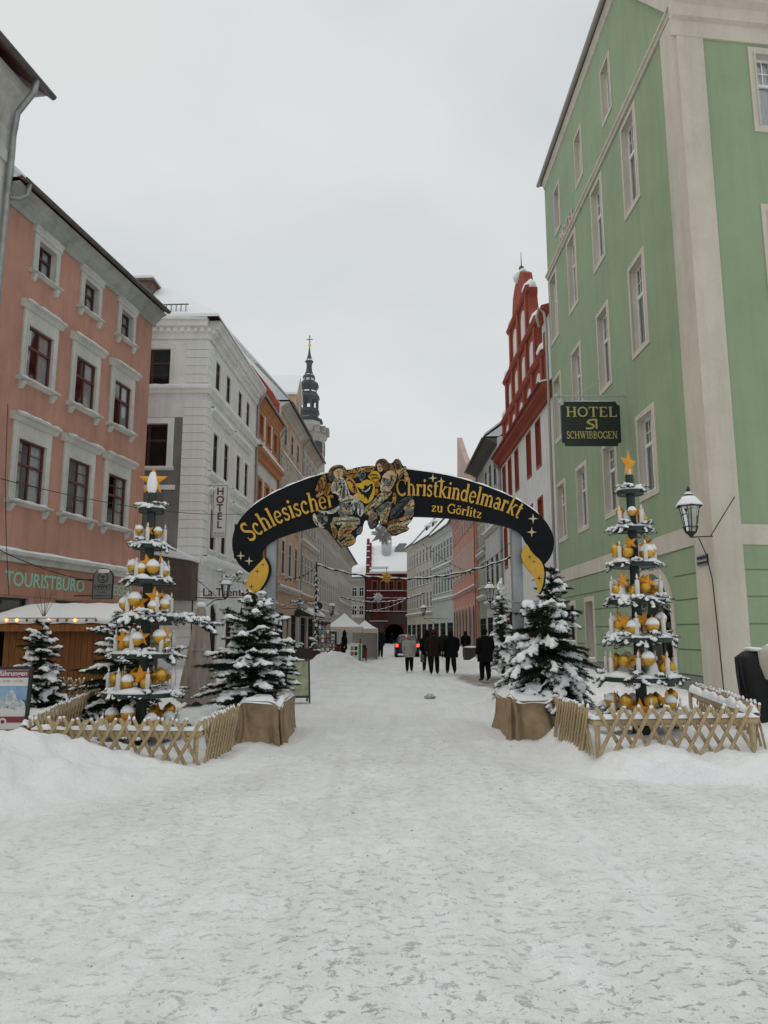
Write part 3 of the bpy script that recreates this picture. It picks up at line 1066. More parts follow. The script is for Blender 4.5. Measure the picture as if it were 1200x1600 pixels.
# shop front
FASCIA = plaster('pink_fascia', (0.47, 0.25, 0.18), 0.25)
mb = MB()
mb.box(0.0, f.W, -0.03, 0.0, 2.72, 3.62)
f.put(mb, 'shop_fascia', FASCIA)
MINT = mat('mint_lettering', (0.30, 0.60, 0.47), 0.6)
sans('TOURISTBÜRO', 0.56, 0.004, 'lettering', MINT, r, f.M @ T(3.22, -0.038, 2.98) @ UPRIGHT @ Matrix.Diagonal((1.0, 1, 1, 1)), bold=0.008)
sans('REISEN', 0.5, 0.004, 'lettering', MINT, r, f.M @ T(7.3, -0.038, 2.98) @ UPRIGHT, bold=0.006)
SHOPDARK = mat('shop_frame', (0.03, 0.028, 0.026), 0.5)
for (a, b, c, d) in shop:
    place_kit(window_kit('shop%.2f' % (b - a), b - a, d - c, 0.18, SHOPDARK, cols=2, transom=0.8, snow=False, bar=0.07), f, (a + b) / 2, c)

# --- white corner hotel
A, B = (-7.76, 31.0), (-7.29, 40.7)
r = thing('white_hotel', 'white corner hotel with rusticated quoins, grey plaster patch and dark narrow windows', 'building', frame_of(A))
f = Face(r, A, B)
WHITE2 = plaster('white_render', (0.82, 0.815, 0.785), 0.14)
LGREY2 = plaster('pale_grey_render', (0.77, 0.77, 0.755), 0.16)
BARE = plaster('bare_grey_plaster', (0.27, 0.265, 0.25), 0.4)
cu = [1.45, 3.3, 5.65, 7.4]
holes = []
for x in cu:
    holes += [(x - 0.4, x + 0.4, 12.62, 13.98), (x - 0.42, x + 0.42, 8.8, 10.6), (x - 0.42, x + 0.42, 5.3, 7.1)]
arch_u = [2.2, 4.9, 7.6]
for x in arch_u:
    holes.append((x - 0.6, x + 0.6, 0.6, 2.95))
shell(f, 15.3, 10, LGREY2, holes, hd=0.1, reveal_m=WHITE2, sides=(False, True))
for i, x in enumerate(cu):
    place_kit(window_kit('l2c', 0.8, 1.36, 0.06, BROWNSASH, WHITE2, 0.16, 0.05, 2, 0.66, sill=(0.05, 0.12, 0.08), split=False, pane_m=PANE), f, x, 12.62)
    place_kit(window_kit('l2b', 0.84, 1.8, 0.06, BROWNSASH, WHITE2, 0.2, 0.06, 2, 0.66, sill=(0.05, 0.12, 0.08), split=False, pane_m=PANE), f, x, 8.8)
    place_kit(window_kit('l2a', 0.84, 1.8, 0.06, BROWNSASH, WHITE2, 0.2, 0.06, 2, 0.66, sill=(0.05, 0.12, 0.08), split=False, pane_m=PANE), f, x, 5.3)
for x in arch_u:
    place_kit(window_kit('l2g', 1.2, 2.35, 0.09, BROWNSASH, WHITE2, 0.16, 0.04, 2, 0.7, sill=(0.0, 0.1, 0.08), split=False, pane_m=PANE), f, x, 0.6)
    mb = MB()      # arched heads of the ground-floor openings
    pts = [(x - 0.6, 2.95)] + [(x + 0.6 * math.cos(t), 2.35 + 0.6 * math.sin(t)) for t in [math.pi - k * math.pi / 10 for k in range(11)]] + [(x + 0.6, 2.95)]
    half = len(pts) // 2
    mb.prism([(x - 0.6, 2.95)] + pts[1:half + 1] + [(x, 2.951)], 0.0, 0.14)
    mb.prism([(x, 2.951)] + pts[half:-1] + [(x + 0.6, 2.95)], 0.001, 0.14)
    f.put(mb, 'arch_head', WHITE2)
for a, b in ((0.55, 4.2), (4.6, 8.3)):
    course(f, 11.3, 0.3, 0.2, WHITE2, a, b, 'window_hood')
    course(f, 8.45, 0.26, 0.16, WHITE2, a, b, 'window_ledge')
    course(f, 7.75, 0.28, 0.2, WHITE2, a, b, 'window_hood')
course(f, 12.08, 0.34, 0.22, WHITE2, 0, f.W)
course(f, 4.5, 0.45, 0.3, WHITE2, 0, f.W)
# the end wall towards the square
fs_ = Face(r, (-14.0, 31.0), (-7.76, 31.0))
WS = fs_.W
sh = [(WS - 3.3, WS - 1.66, 12.4, 14.1), (WS - 3.3, WS - 1.62, 8.75, 10.68)]
mb = MB()
wall_cells(mb, 0, WS, 11.3, 15.3, [sh[0]], 0.2, mi=0)
wall_cells(mb, 0, WS, 3.6, 11.3, [sh[1]], 0.2, mi=1)
wall_cells(mb, 0, WS, -0.5, 3.6, [], 0.2, mi=0)
fs_.put(mb, 'end_wall', [WHITE2, BARE])
mb = MB()
mb.quad((0, 0.8, 5), (WS, 0.8, 5), (WS, 0.8, 15), (0, 0.8, 15))
fs_.put(mb, 'room_shade_sheet', INSIDE_SHADE)
place_kit(window_kit('l2s1', 1.64, 1.7, 0.16, BROWNSASH, LGREY2, 0.2, 0.04, 2, 0.62, bars_low=(0, 1), sill=(0.02, 0.1, 0.08), bar=0.08, pane_m=GLASSD), fs_, WS - 2.48, 12.4)
place_kit(window_kit('l2s2', 1.68, 1.93, 0.16, BROWNSASH, WHITE2, 0.26, 0.06, 2, 0.62, sill=(0.06, 0.16, 0.14), bar=0.09, pane_m=GLASSD), fs_, WS - 2.46, 8.75)
mb = MB()
mb.box(WS - 3.9, WS - 1.2, -0.1, 0, 7.75, 7.95)
fs_.put(mb, 'ledge', WHITE2)
mb = MB()
mb.box(WS - 4.2, WS - 0.99, -0.004, 0.0, 10.98, 12.0)
fs_.put(mb, 'grey_band', LGREY2)
course(fs_, 12.06, 0.34, 0.22, WHITE2, 0, WS + 0.22)
# quoins: one block per course, joints recessed
qm = MB(); qm.box(-0.98, -0.002, -0.055, -0.012, 0.015, 0.365)
qme = bpy.data.meshes.new('quoin_block'); qme.from_pydata(qm.v, [], qm.f); qme.materials.append(WHITE2)
qf = MB(); qf.box(0.0, 0.72, -0.055, -0.012, 0.015, 0.365)
qmf = bpy.data.meshes.new('quoin_block'); qmf.from_pydata(qf.v, [], qf.f); qmf.materials.append(WHITE2)
mb = MB(); mb.box(WS - 1.0, WS + 0.01, -0.012, 0.0, -0.4, 15.0)
fs_.put(mb, 'quoin_backing', LGREY2)
z = 0.0
while z < 14.3:
    if not (11.75 < z < 12.3):
        link('quoin_block', qme, r, fs_.M @ T(WS, 0, z))
        link('quoin_block', qmf, r, f.M @ T(0.0, 0, z))
    z += 0.38
for ff, x0, x1 in ((f, -0.5, f.W), (fs_, 0, WS + 0.5)):
    mb = MB()
    mb.profx([(0.01, 14.55), (-0.08, 14.55), (-0.1, 14.75), (-0.14, 14.8), (-0.14, 14.98), (-0.36, 15.06), (-0.4, 15.25), (-0.5, 15.3), (-0.5, 15.42), (0.01, 15.42)], x0 + (0.5 if ff is f else 0), x1 - (0.5 if ff is fs_ else 0))
    ff.put(mb, 'cornice', WHITE2)
    dm = MB()
    n = int((x1 - x0) / 0.3)
    for k in range(n):
        u = x0 + 0.5 + k * 0.3
        if u < x1 - 0.5:
            dm.box(u, u + 0.16, -0.27, -0.139, 14.82, 15.0)
    stuff(ff.put(dm, 'dentil_row', WHITE2))
mb = MB()                                              # hipped roof with snow
wq, dq = f.W, 6.24
o = MB()
o.add([(-0.5, -0.5, 15.42), (wq, -0.5, 15.42), (wq, dq, 15.42), (-0.5, dq, 15.42), (2.4, 3.0, 18.2), (wq, 3.0, 18.2), (wq, dq, 15.9)], [(0, 1, 5, 4), (3, 0, 4), (4, 5, 6, 3), (1, 2, 6, 5)])
ro = f.put(o, 'roof', ROOFTILE)
o = MB()
o.add([(-0.54, -0.54, 15.4), (wq, -0.54, 15.4), (-0.5, -0.5, 15.56), (wq, -0.5, 15.58), (2.4, 3.0, 18.36), (wq, 3.0, 18.36), (-0.5, dq, 15.58), (-0.54, dq, 15.4)], [(0, 1, 3, 2), (2, 3, 5, 4), (6, 2, 4), (7, 0, 2, 6)])
f.put(o, 'roof_snow', SNOW, parent=ro)
mb = MB(); mb.box(1.2, 2.3, 3.2, 4.0, 15.8, 18.0); mb.box(1.1, 2.4, 3.1, 4.1, 18.0, 18.12)
ch = f.put(mb, 'chimney', mat('sooty_brick', (0.16, 0.11, 0.09), 0.9, var=0.4, scale=5))
mb = MB(); mb.box(1.12, 2.38, 3.12, 4.08, 18.12, 18.25)
f.put(mb, 'snow_cap', SNOW, parent=ch)
mb = MB()
for k in range(9):
    mb.box(-0.3, -0.27, 1.0 + k * 0.22, 1.03 + k * 0.22, 15.6, 16.1)
mb.box(-0.31, -0.26, 0.9, 2.9, 16.08, 16.12)
f.put(mb, 'snow_guard', DARKZINC)
downpipe(f, f.W - 0.12, 0.2, 15.2, eave_y=-0.45)

# --- orange and white house
A, B = (-7.29, 40.7), (-6.98, 47.5)
r = thing('orange_trim_house', 'narrow white house with orange window surrounds and orange cornice beside the hotel', 'building', frame_of(A))
f = Face(r, A, B)
ORANGE = plaster('orange_trim', (0.52, 0.24, 0.11), 0.2)
OW = plaster('off_white_render', (0.66, 0.65, 0.62), 0.15)
ORREV = mat('orange_red_reveal', (0.40, 0.12, 0.05), 0.8, var=0.2)
cu = [1.15, 3.3, 5.4]
holes = []
for x in cu:
    holes += [(x - 0.5, x + 0.5, 13.0, 14.3), (x - 0.5, x + 0.5, 8.9, 10.4), (x - 0.5, x + 0.5, 5.3, 6.9)]
holes += [(0.8, 2.6, 0, 2.8), (3.6, 6.0, 0.4, 2.8)]
shell(f, 15.2, 10, OW, holes, hd=0.22, reveal_m=ORREV)
for x in cu:
    for z, hh in ((13.0, 1.3), (8.9, 1.5), (5.3, 1.6)):
        place_kit(window_kit('l3%.1f' % hh, 1.0, hh, 0.2, ORREV, ORANGE, 0.22, 0.05, 2, 0.66, sill=(0.04, 0.12, 0.08), split=False, pane_m=PANE), f, x, z)
for (a, b, c, d) in holes[-2:]:
    place_kit(window_kit('l3shop%.1f' % (b - a), b - a, d - c, 0.18, BROWNSASH, cols=2, transom=0.8, snow=False, split=False, pane_m=PANE), f, (a + b) / 2, c)
course(f, 11.5, 0.75, 0.4, ORANGE, 0, f.W, 'cornice')
mb = MB(); mb.box(0, 0.35, -0.05, 0, 3.5, 15); mb.box(f.W - 0.45, f.W, -0.05, 0, 3.5, 15); mb.box(0.35, f.W - 0.45, -0.045, 0, 14.62, 15.0)
f.put(mb, 'pilaster', ORANGE)
course(f, 3.2, 0.4, 0.2, ORANGE)
eave_roof(f, 15.2, 10, 4.5, over=0.4, snow=0.12, soffit=ORANGE)
gutter(f, 0, f.W, 15.26, -0.45, 0.075)
downpipe(f, f.W - 0.15, 0.2, 15.1)

# --- peach house with relief band
A, B = (-6.98, 47.5), (-6.55, 57.0)
r = thing('peach_relief_house', 'peach house with stucco relief band under the second floor and red-tiled gable side', 'building', frame_of(A))
f = Face(r, A, B)
PEACH = plaster('peach_render', (0.56, 0.39, 0.26), 0.18)
STUCCO = mat('stucco_relief', (0.45, 0.40, 0.33), 0.9, var=0.35, scale=5, bump=1.0, bscale=5)
PALE = plaster('pale_stone_trim', (0.58, 0.56, 0.5), 0.2)
cu = [2.3, 5.0, 7.6]
holes = []
for x in cu:
    holes += [(x - 0.5, x + 0.5, 14.4, 15.95), (x - 0.5, x + 0.5, 9.0, 10.6), (x - 0.5, x + 0.5, 5.6, 7.9)]
holes += [(0.8, 3.6, 0, 3.0), (4.4, 5.6, 0, 2.7), (6.2, 8.9, 0, 3.0)]
shell(f, 17.0, 10, PEACH, holes, hd=0.22, reveal_m=PALE)
GS = mat('grey_green_sash', (0.30, 0.32, 0.29), 0.6)
for x in cu:
    for z, hh in ((14.4, 1.55), (9.0, 1.6), (5.6, 2.3)):
        place_kit(window_kit('l4%.2f' % hh, 1.0, hh, 0.02, GS, PALE, 0.2, 0.02, 2, 0.66, thick=0.02, sill=(0.1, 0.16, 0.1), split=False, pane_m=PANE), f, x, z)
for (a, b, c, d) in holes[-3:]:
    place_kit(window_kit('l4shop%.1f' % (b - a), b - a, d - c, 0.2, SHOPDARK, cols=2, transom=0.8, snow=False, split=False, pane_m=PANE), f, (a + b) / 2, c)
rr = random.Random(4)
mb = MB()
mb.box(0.9, f.W - 0.3, -0.05, 0, 10.9, 13.5)
for k in range(60):
    a, b = rr.uniform(1.1, f.W - 0.6), rr.uniform(11.1, 13.3)
    mb.blob((a, -0.05, b), (rr.uniform(.08, .28), 0.07, rr.uniform(.08, .3)), k, 0.3, 1)
f.put(mb, 'relief_band', STUCCO)
course(f, 13.5, 0.3, 0.2, PALE, 0.6, f.W)
course(f, 4.4, 0.4, 0.3, PALE)
mb = MB(); mb.box(f.W - 0.3, f.W, -0.06, 0, 0, 16.6)
f.put(mb, 'pilaster', PALE)
mb = MB(); mb.box(0, 0.35, -0.06, 0, 0, 16.6)
f.put(mb, 'pilaster', PALE)
eave_roof(f, 17.0, 10, 6.5, over=0.7, snow=0.14, soffit=PALE)
gutter(f, 0, f.W, 17.05, -0.78, 0.09, DARKZINC)
mb = MB()                                              # tile-hung end wall above the neighbour's roof
n = 9
for k in range(n):
    z0_, z1_ = 13.2 + k * 0.9, 13.2 + (k + 1) * 0.9
    t0 = max(0, (z0_ - 17) / 6.5); t1 = max(0, (z1_ - 17) / 6.5)
    if t1 >= 1: break
    mb.add([(-0.06, 0.02 + 5 * t0, z0_), (-0.06, 9.98 - 5 * t0, z0_), (-0.02, 9.98 - 5 * t1, z1_ + 0.05), (-0.02, 0.02 + 5 * t1, z1_ + 0.05)], [(0, 1, 2, 3)])
f.put(mb, 'tile_hanging', mat('red_tile_hanging', (0.30, 0.06, 0.04), 0.85, var=0.35, scale=2.5, bump=0.6, bscale=14))
mb = MB()                                              # gabled dormer
mb.prism([(6.2, 17.2), (8.6, 17.2), (8.6, 19.6), (7.4, 21.2), (6.2, 19.6)], 0.0, 4.0)
do = f.put(mb, 'dormer', PEACH)
mb = MB(); mb.box(6.8, 7.25, -0.04, 0.0, 18.0, 19.4); mb.box(7.5, 7.95, -0.04, 0.0, 18.0, 19.4)
f.put(mb, 'dormer_window', GS, parent=do)
mb = MB(); mb.prism([(6.0, 19.5), (6.0, 19.68), (7.4, 21.5), (8.8, 19.68), (8.8, 19.5), (7.4, 21.28)], -0.15, 4.0)
f.put(mb, 'dormer_snow', SNOW, parent=do)

# --- cream-grey house beyond
A, B = (-6.55, 57.0), (-6.1, 66.5)
r = thing('cream_grey_house', 'cream grey house beyond the peach one, with snow-topped shop canopy', 'building', frame_of(A))
f = Face(r, A, B)
CG = plaster('cream_grey_render', (0.50, 0.44, 0.36), 0.2)
cu = [1.2, 2.9, 4.6, 6.3, 8.0]
holes = []
for x in cu:
    holes += [(x - 0.45, x + 0.45, 14.5, 16.1), (x - 0.45, x + 0.45, 9.8, 11.6), (x - 0.45, x + 0.45, 5.8, 7.8)]
holes += [(0.8, 4.0, 0, 2.9), (5.0, 8.6, 0, 2.9)]
shell(f, 17.1, 10, CG, holes, hd=0.2)
for x in cu:
    for z, hh in ((14.5, 1.6), (9.8, 1.8), (5.8, 2.0)):
        place_kit(window_kit('l4b%.2f' % hh, 0.9, hh, 0.02, WHITESASH, PALE, 0.16, 0.015, 2, 0.66, thick=0.02, sill=(0.06, 0.14, 0.1), split=False, pane_m=PANE), f, x, z)
for (a, b, c, d) in holes[-2:]:
    place_kit(window_kit('l4bs%.1f' % (b - a), b - a, d - c, 0.2, SHOPDARK, cols=3, transom=0.8, snow=False, split=False, pane_m=PANE), f, (a + b) / 2, c)
course(f, 4.3, 0.4, 0.3, PEACH)
course(f, 8.6, 0.4, 0.25, PALE)
eave_roof(f, 17.1, 10, 5, over=0.6, snow=0.14, soffit=CG)
gutter(f, 0, f.W, 17.15, -0.68, 0.09, DARKZINC)
downpipe(f, 0.1, 0.2, 17.0, eave_y=-0.6)
for (a, b) in ((0.5, 4.2), (4.8, 8.8)):
    mb = MB()
    mb.profx([(0, 3.0), (-0.9, 2.95), (-0.9, 3.05), (0, 3.5)], a, b)
    cnp = f.put(mb, 'canopy', SHOPDARK)
    mb = MB()
    mb.profx([(0, 3.5), (-0.94, 3.04), (-0.95, 3.2), (-0.5, 3.55), (0, 3.8)], a - 0.03, b + 0.03)
    f.put(mb, 'canopy_snow', SNOW, parent=cnp)


def plain_house(name, label, A, B, H, wm, rows, cols, ww=1.0, shop=True, trim=None, sash=None, over=0.45, rise=4.5, lean=None, kit='p', courses=(4.0,), surround=0.14, depth=10, soff=None, dormers=(), span=None):
    r = thing(name, label, 'building', frame_of(A))
    f = Face(r, A, B)
    s0, s1 = span or (0, f.W)
    us = [s0 + (s1 - s0) * (k + 0.5) / cols for k in range(cols)]
    holes = [(u - ww / 2, u + ww / 2, z, z + h) for u in us for z, h in rows]
    sh = []
    if shop:
        n = max(1, int(f.W / 3.4))
        for k in range(n):
            c = f.W * (k + 0.5) / n
            sh.append((c - f.W / n * 0.38, c + f.W / n * 0.38, 0.0 if k % 2 else 0.4, 2.8))
    shell(f, H, depth, wm, holes + sh, hd=0.05)
    for u in us:
        for z, h in rows:
            place_kit(window_kit('%s%.2f_%.2f' % (kit, ww, h), ww, h, 0.02, sash or WHITESASH, trim or PALE, surround, 0.015, 2, 0.66, thick=0.02, sill=(0.06, 0.13, 0.09), split=False, pane_m=PANE), f, u, z)
    for (a, b, c, d) in sh:
        place_kit(window_kit('shop%s%.2f%.1f' % (kit, b - a, c), b - a, d - c, 0.08, SHOPDARK, cols=2, transom=0.8, snow=False, split=False, pane_m=PANE), f, (a + b) / 2, c)
    for z in courses:
        course(f, z, 0.35, 0.22, trim or PALE)
    eave_roof(f, H, depth, rise, over=over, snow=0.15, soffit=soff or trim or PALE)
    gutter(f, 0, f.W, H + 0.05, -over - 0.07, 0.08, DARKZINC)
    for (u, w_, h_) in dormers:
        mb = MB()
        mb.box(u - w_ / 2, u + w_ / 2, 0.8, 4.0, H + 0.4, H + 0.4 + h_)
        d = f.put(mb, 'dormer', wm)
        mb = MB(); mb.box(u - w_ * 0.32, u + w_ * 0.32, 0.77, 0.8, H + 0.75, H + 0.3 + h_)
        f.put(mb, 'dormer_window', PANE, parent=d)
        mb = MB(); mb.profx([(0.6, H + 0.4 + h_), (0.6, H + 0.6 + h_), (4, H + 0.95 + h_), (4, H + 0.4 + h_)], u - w_ / 2 - 0.1, u + w_ / 2 + 0.1)
        f.put(mb, 'dormer_snow', SNOW, parent=d)
    return r, f


GREYW = plaster('grey_white_render', (0.50, 0.50, 0.48), 0.15)
plain_house('grey_white_house', 'long grey white house with rows of narrow windows left of the street', (-6.1, 66.5), (-5.45, 87.0), 11.6, GREYW, ((8.4, 1.9), (4.6, 2.2)), 10, 0.95, kit='l5', courses=(3.5,))
plain_house('pale_grey_house', 'farthest pale grey house of the left row with heavy cornice', (-5.45, 87.0), (-4.93, 113.0), 12.0, plaster('pale_warm_render', (0.53, 0.51, 0.48), 0.15), ((9.0, 1.6), (6.0, 1.8), (3.4, 1.6)), 11, 0.9, kit='l5b', over=0.8, courses=(5.2, 2.9), shop=False)
# ------------------------------------------------------------------ right row of buildings
GREEN = plaster('sage_green_render', (0.275, 0.352, 0.235), 0.08)
CREAMT = plaster('cream_trim', (0.58, 0.53, 0.45), 0.14)
A, B = (7.9, 33.2), (7.9, 17.5)
r = thing('green_hotel', 'tall sage green corner hotel with cream pilaster and deep cream windows', 'building', (7.9, 17.5, 0))
f = Face(r, A, B)
WG = f.W
HL = 18.45
cu = [1.05, 4.4, 8.1, 11.7]
win = []
for x in cu:
    win += [(x, 15.15, 1.1, 2.95), (x, 10.4, 1.15, 2.75), (x, 5.85, 1.25, 2.35)]
att = [(2.35, 19.8, 0.85, 1.95), (6.05, 19.8, 0.85, 1.95), (9.8, 19.8, 0.85, 1.95)]
gnd = [(1.6, 1.35, 1.9, 1.5), (4.75, 0.75, 1.05, 2.15)]
door = (9.9, 12.9, 0.0, 3.45)
holes = [(x - w / 2, x + w / 2, z, z + h) for x, z, w, h in win + att + gnd] + [door]
mb = MB()
wall_cells(mb, 0, WG, -0.5, HL, [h for h in holes if h[2] < HL - 0.2], 0.24, rmi=1)
wall_cells(mb, 0, 11.7, HL, 23.5, [h for h in holes if h[2] > HL], 0.24, rmi=1)
mb.add([(11.7, 0, HL), (WG - 0.1, 0, HL), (WG - 0.1, 0, HL + 0.2), (11.7, 0, 23.5)], [(0, 1, 2, 3)])
mb.quad((0, 0, -0.5), (0, 9, -0.5), (0, 9, 23.5), (0, 0, 23.5))
f.put(mb, 'wall', [GREEN, CREAMT])
mb = MB(); mb.quad((0.02, 0.95, -0.4), (WG - 0.6, 0.95, -0.4), (WG - 0.6, 0.95, 22.5), (0.02, 0.95, 22.5))
f.put(mb, 'room_shade_sheet', INSIDE_SHADE)
for i, (x, z, w, h) in enumerate(win):
    place_kit(window_kit('r1_%.2f_%.2f' % (w, h), w, h, 0.22, WHITESASH, CREAMT, 0.18, 0.03, 2, 0.64, bars_top=(1, 1), curtain=[(1, 0.42, 0.0), (-1, 0.42, 0.0)], snow=True, bar=0.085), f, x, z)
for x, z, w, h in att:
    place_kit(window_kit('r1att', w, h, 0.22, WHITESASH, CREAMT, 0.14, 0.03, 2, 0.0, curtain=[(1, 1.0, 0.0)], snow=True, bar=0.07), f, x, z)
for x, z, w, h in gnd:
    place_kit(window_kit('r1g%.2f' % w, w, h, 0.36, BROWNSASH, CREAMT, 0.18, 0.03, 2 if w > 1.5 else 1, 0.0, snow=True, bar=0.08), f, x, z)
# arched entrance
mb = MB()
dx0, dx1, dzt = door[0], door[1], door[3]
dc, dr = (dx0 + dx1) / 2, (dx1 - dx0) / 2
zc = dzt - dr
arcp = [(dc + dr * math.cos(t), zc + dr * math.sin(t)) for t in [math.pi - k * math.pi / 16 for k in range(17)]]
mb.prism([(dx0, dzt + 0.001)] + arcp[:9] + [(dc, dzt + 0.001)], -0.001, 0.36)
mb.prism([(dc, dzt + 0.001)] + arcp[8:] + [(dx1, dzt + 0.001)], -0.001, 0.36)
f.put(mb, 'door_spandrel', GREEN)
mb = MB()
ro_, ri_ = dr + 0.24, dr - 0.02
oa = [(dc + ro_ * math.cos(t), zc + ro_ * math.sin(t)) for t in [math.pi - k * math.pi / 18 for k in range(19)]]
ia = [(dc + ri_ * math.cos(t), zc + ri_ * math.sin(t)) for t in [math.pi - k * math.pi / 18 for k in range(19)]]
for k in range(18):
    mb.prism([oa[k], oa[k + 1], ia[k + 1], ia[k]], -0.06, 0.05)
mb.box(dc - ro_, dc - ri_, -0.06, 0.05, -0.3, zc); mb.box(dc + ri_, dc + ro_, -0.06, 0.05, -0.3, zc)
f.put(mb, 'door_surround', CREAMT)
mb = MB()
mb.box(dx0, dx0 + 0.1, 0.3, 0.38, 0, zc + 0.3); mb.box(dx1 - 0.1, dx1, 0.3, 0.38, 0, zc + 0.3); mb.box(dc - 0.07, dc + 0.07, 0.3, 0.38, 0, dzt)
mb.box(dx0, dx1, 0.3, 0.385, zc - 0.1, zc + 0.06); mb.box(dx0, dx1, 0.31, 0.37, 0, 0.7)
dfr = f.put(mb, 'door', mat('dark_green_door', (0.02, 0.03, 0.025), 0.45))
mb = MB(); mb.quad((dx0, 0.36, 0), (dx1, 0.36, 0), (dx1, 0.36, dzt), (dx0, 0.36, dzt))
f.put(mb, 'pane', GLASS, parent=dfr)
# plinth, bands, ground-floor courses with open joints
mb = MB(); mb.box(0, dx0 - 0.25, -0.06, 0, -0.4, 0.62); mb.box(dx1 + 0.25, WG - 1.02, -0.06, 0, -0.4, 0.62)
f.put(mb, 'plinth', plaster('grey_plinth', (0.27, 0.27, 0.26), 0.3))
mb = MB(); mb.box(0.0, WG - 1.02, -0.05, 0, 3.9, 4.42)
f.put(mb, 'floor_band', CREAMT)
jz = [0.64, 1.28, 1.92, 2.56, 3.2, 3.88]
gh = [(x - w / 2 - 0.19, x + w / 2 + 0.19, z - 0.19, z + h + 0.19) for x, z, w, h in gnd] + [(dc - ro_ - 0.01, dc + ro_ + 0.01, -1, 5)]
for k in range(5):
    z0_, z1_ = jz[k] + 0.02, jz[k + 1] - 0.02
    segs = [(0.0, WG - 1.02)]
    for h in gh:
        if h[2] < z1_ and h[3] > z0_:
            ns = []
            for a, b in segs:
                if h[1] <= a or h[0] >= b:
                    ns.append((a, b))
                else:
                    if h[0] > a: ns.append((a, h[0]))
                    if h[1] < b: ns.append((h[1], b))
            segs = ns
    for a, b in segs:
        if b - a > 0.15:
            mb = MB(); mb.box(a, b, -0.03, 0.0, z0_, z1_)
            f.put(mb, 'rusticated_panel', GREEN)
# corner pilaster (wraps both faces), cornice ledge
mb = MB(); mb.box(WG - 1.02, WG + 0.05, -0.05, 0.0, -0.5, HL - 0.05)
f.put(mb, 'corner_pilaster', CREAMT)
mb = MB()
mb.profx([(0.01, HL), (-0.06, HL), (-0.08, HL + 0.1), (-0.14, HL + 0.13), (-0.14, HL + 0.2), (-0.05, HL + 0.25), (0.01, HL + 0.25)], 0, WG + 0.1)
f.put(mb, 'attic_ledge', CREAMT)
sans('HOTEL', 0.62, 0.03, 'lettering', CREAMT, r, f.M @ T(3.9, -0.05, HL + 0.36) @ UPRIGHT, bold=0.01, space=1.25)
# eave of the attic
mb = MB()
mb.profx([(0.01, 23.2), (-0.04, 23.22), (-0.06, 23.34), (-0.13, 23.46), (-0.13, 23.55), (0.01, 23.55)], 0.0, 11.7)
f.put(mb, 'cornice', CREAMT)
mb = MB()
mb.profx([(-0.16, 23.55), (-0.16, 23.68), (4.5, 28.1), (9.5, 23.7), (9.5, 23.55)], -0.25, 11.8)
ro = f.put(mb, 'roof', ROOFTILE)
mb = MB()
mb.profx([(-0.17, 23.64), (-0.19, 23.82), (4.5, 28.3), (9.5, 23.9), (9.5, 23.7), (4.5, 28.1)], -0.27, 11.82)
f.put(mb, 'roof_snow', SNOW, parent=ro)
gutter(f, -0.3, 11.9, 23.62, -0.24, 0.1, mat('brown_gutter', (0.34, 0.32, 0.30), 0.5, 0.2))
mb = MB(); mb.prism([(11.55, 23.55), (11.55, 23.15), (WG - 0.3, HL + 0.12), (WG + 0.1, HL + 0.12)], -0.16, 0.0)
f.put(mb, 'verge_board', CREAMT)
mb = MB(); mb.tube([(-0.12, -0.15, 0.2), (-0.12, -0.15, 16.2), (-0.2, -0.2, 16.9), (-0.34, -0.42, 17.2), (-0.5, -0.5, 16.8), (-0.5, -0.4, 16.3)], 0.07, 8)
f.put(mb, 'downpipe', mat('cream_pipe', (0.42, 0.38, 0.33), 0.5), smooth=True)
# face towards the square
g = Face(r, (7.9, 17.5), (17.0, 18.62))
gw = [(2.75, 15.1, 1.1, 2.15), (2.75, 10.4, 1.15, 2.2), (2.75, 5.85, 1.25, 2.2), (6.2, 15.1, 1.1, 2.15), (6.2, 10.4, 1.15, 2.2), (6.2, 5.85, 1.25, 2.2)]
mb = MB()
wall_cells(mb, 0, g.W, -0.5, HL, [(x - w / 2, x + w / 2, z, z + h) for x, z, w, h in gw], 0.22, rmi=1)
mb.quad((g.W, 0, -0.5), (g.W, 9, -0.5), (g.W, 9, HL), (g.W, 0, HL))
g.put(mb, 'wall', [GREEN, CREAMT])
mb = MB(); mb.quad((0.8, 0.85, -0.4), (g.W - 0.1, 0.85, -0.4), (g.W - 0.1, 0.85, HL - 0.1), (0.8, 0.85, HL - 0.1))
g.put(mb, 'room_shade_sheet', INSIDE_SHADE)
for x, z, w, h in gw:
    place_kit(window_kit('r1s%.2f_%.2f' % (w, h), w, h, 0.22, WHITESASH, CREAMT, 0.2, 0.03, 2, 0.62, bars_top=(1, 1), curtain=[(1, 0.5, 0.0), (-1, 0.5, 0.0)], bar=0.07), g, x, z)
mb = MB(); mb.box(-0.05, 0.7, -0.05, 0.0, -0.5, HL - 0.9)
g.put(mb, 'corner_pilaster', CREAMT)
mb = MB(); mb.profx([(0.01, HL - 0.9), (-0.06, HL - 0.9), (-0.08, HL - 0.45), (-0.2, HL - 0.4), (-0.26, HL - 0.1), (-0.45, HL + 0.0), (-0.45, HL + 0.12), (0.01, HL + 0.12)], -0.2, g.W)
g.put(mb, 'cornice', CREAMT)
mb = MB(); mb.box(0.7, g.W, -0.045, 0, 3.8, 4.3)
g.put(mb, 'floor_band', CREAMT)
for k in range(5):
    mb = MB(); mb.box(0.7, g.W, -0.03, 0.0, jz[k] + 0.02, min(jz[k + 1] - 0.02, 3.79))
    g.put(mb, 'rusticated_panel', GREEN)
mb = MB()
mb.profx([(-0.5, HL + 0.12), (-0.5, HL + 0.24), (3.75, 23.7), (3.75, 23.52)], -0.2, g.W)
ro = g.put(mb, 'roof', ROOFTILE)
mb = MB()
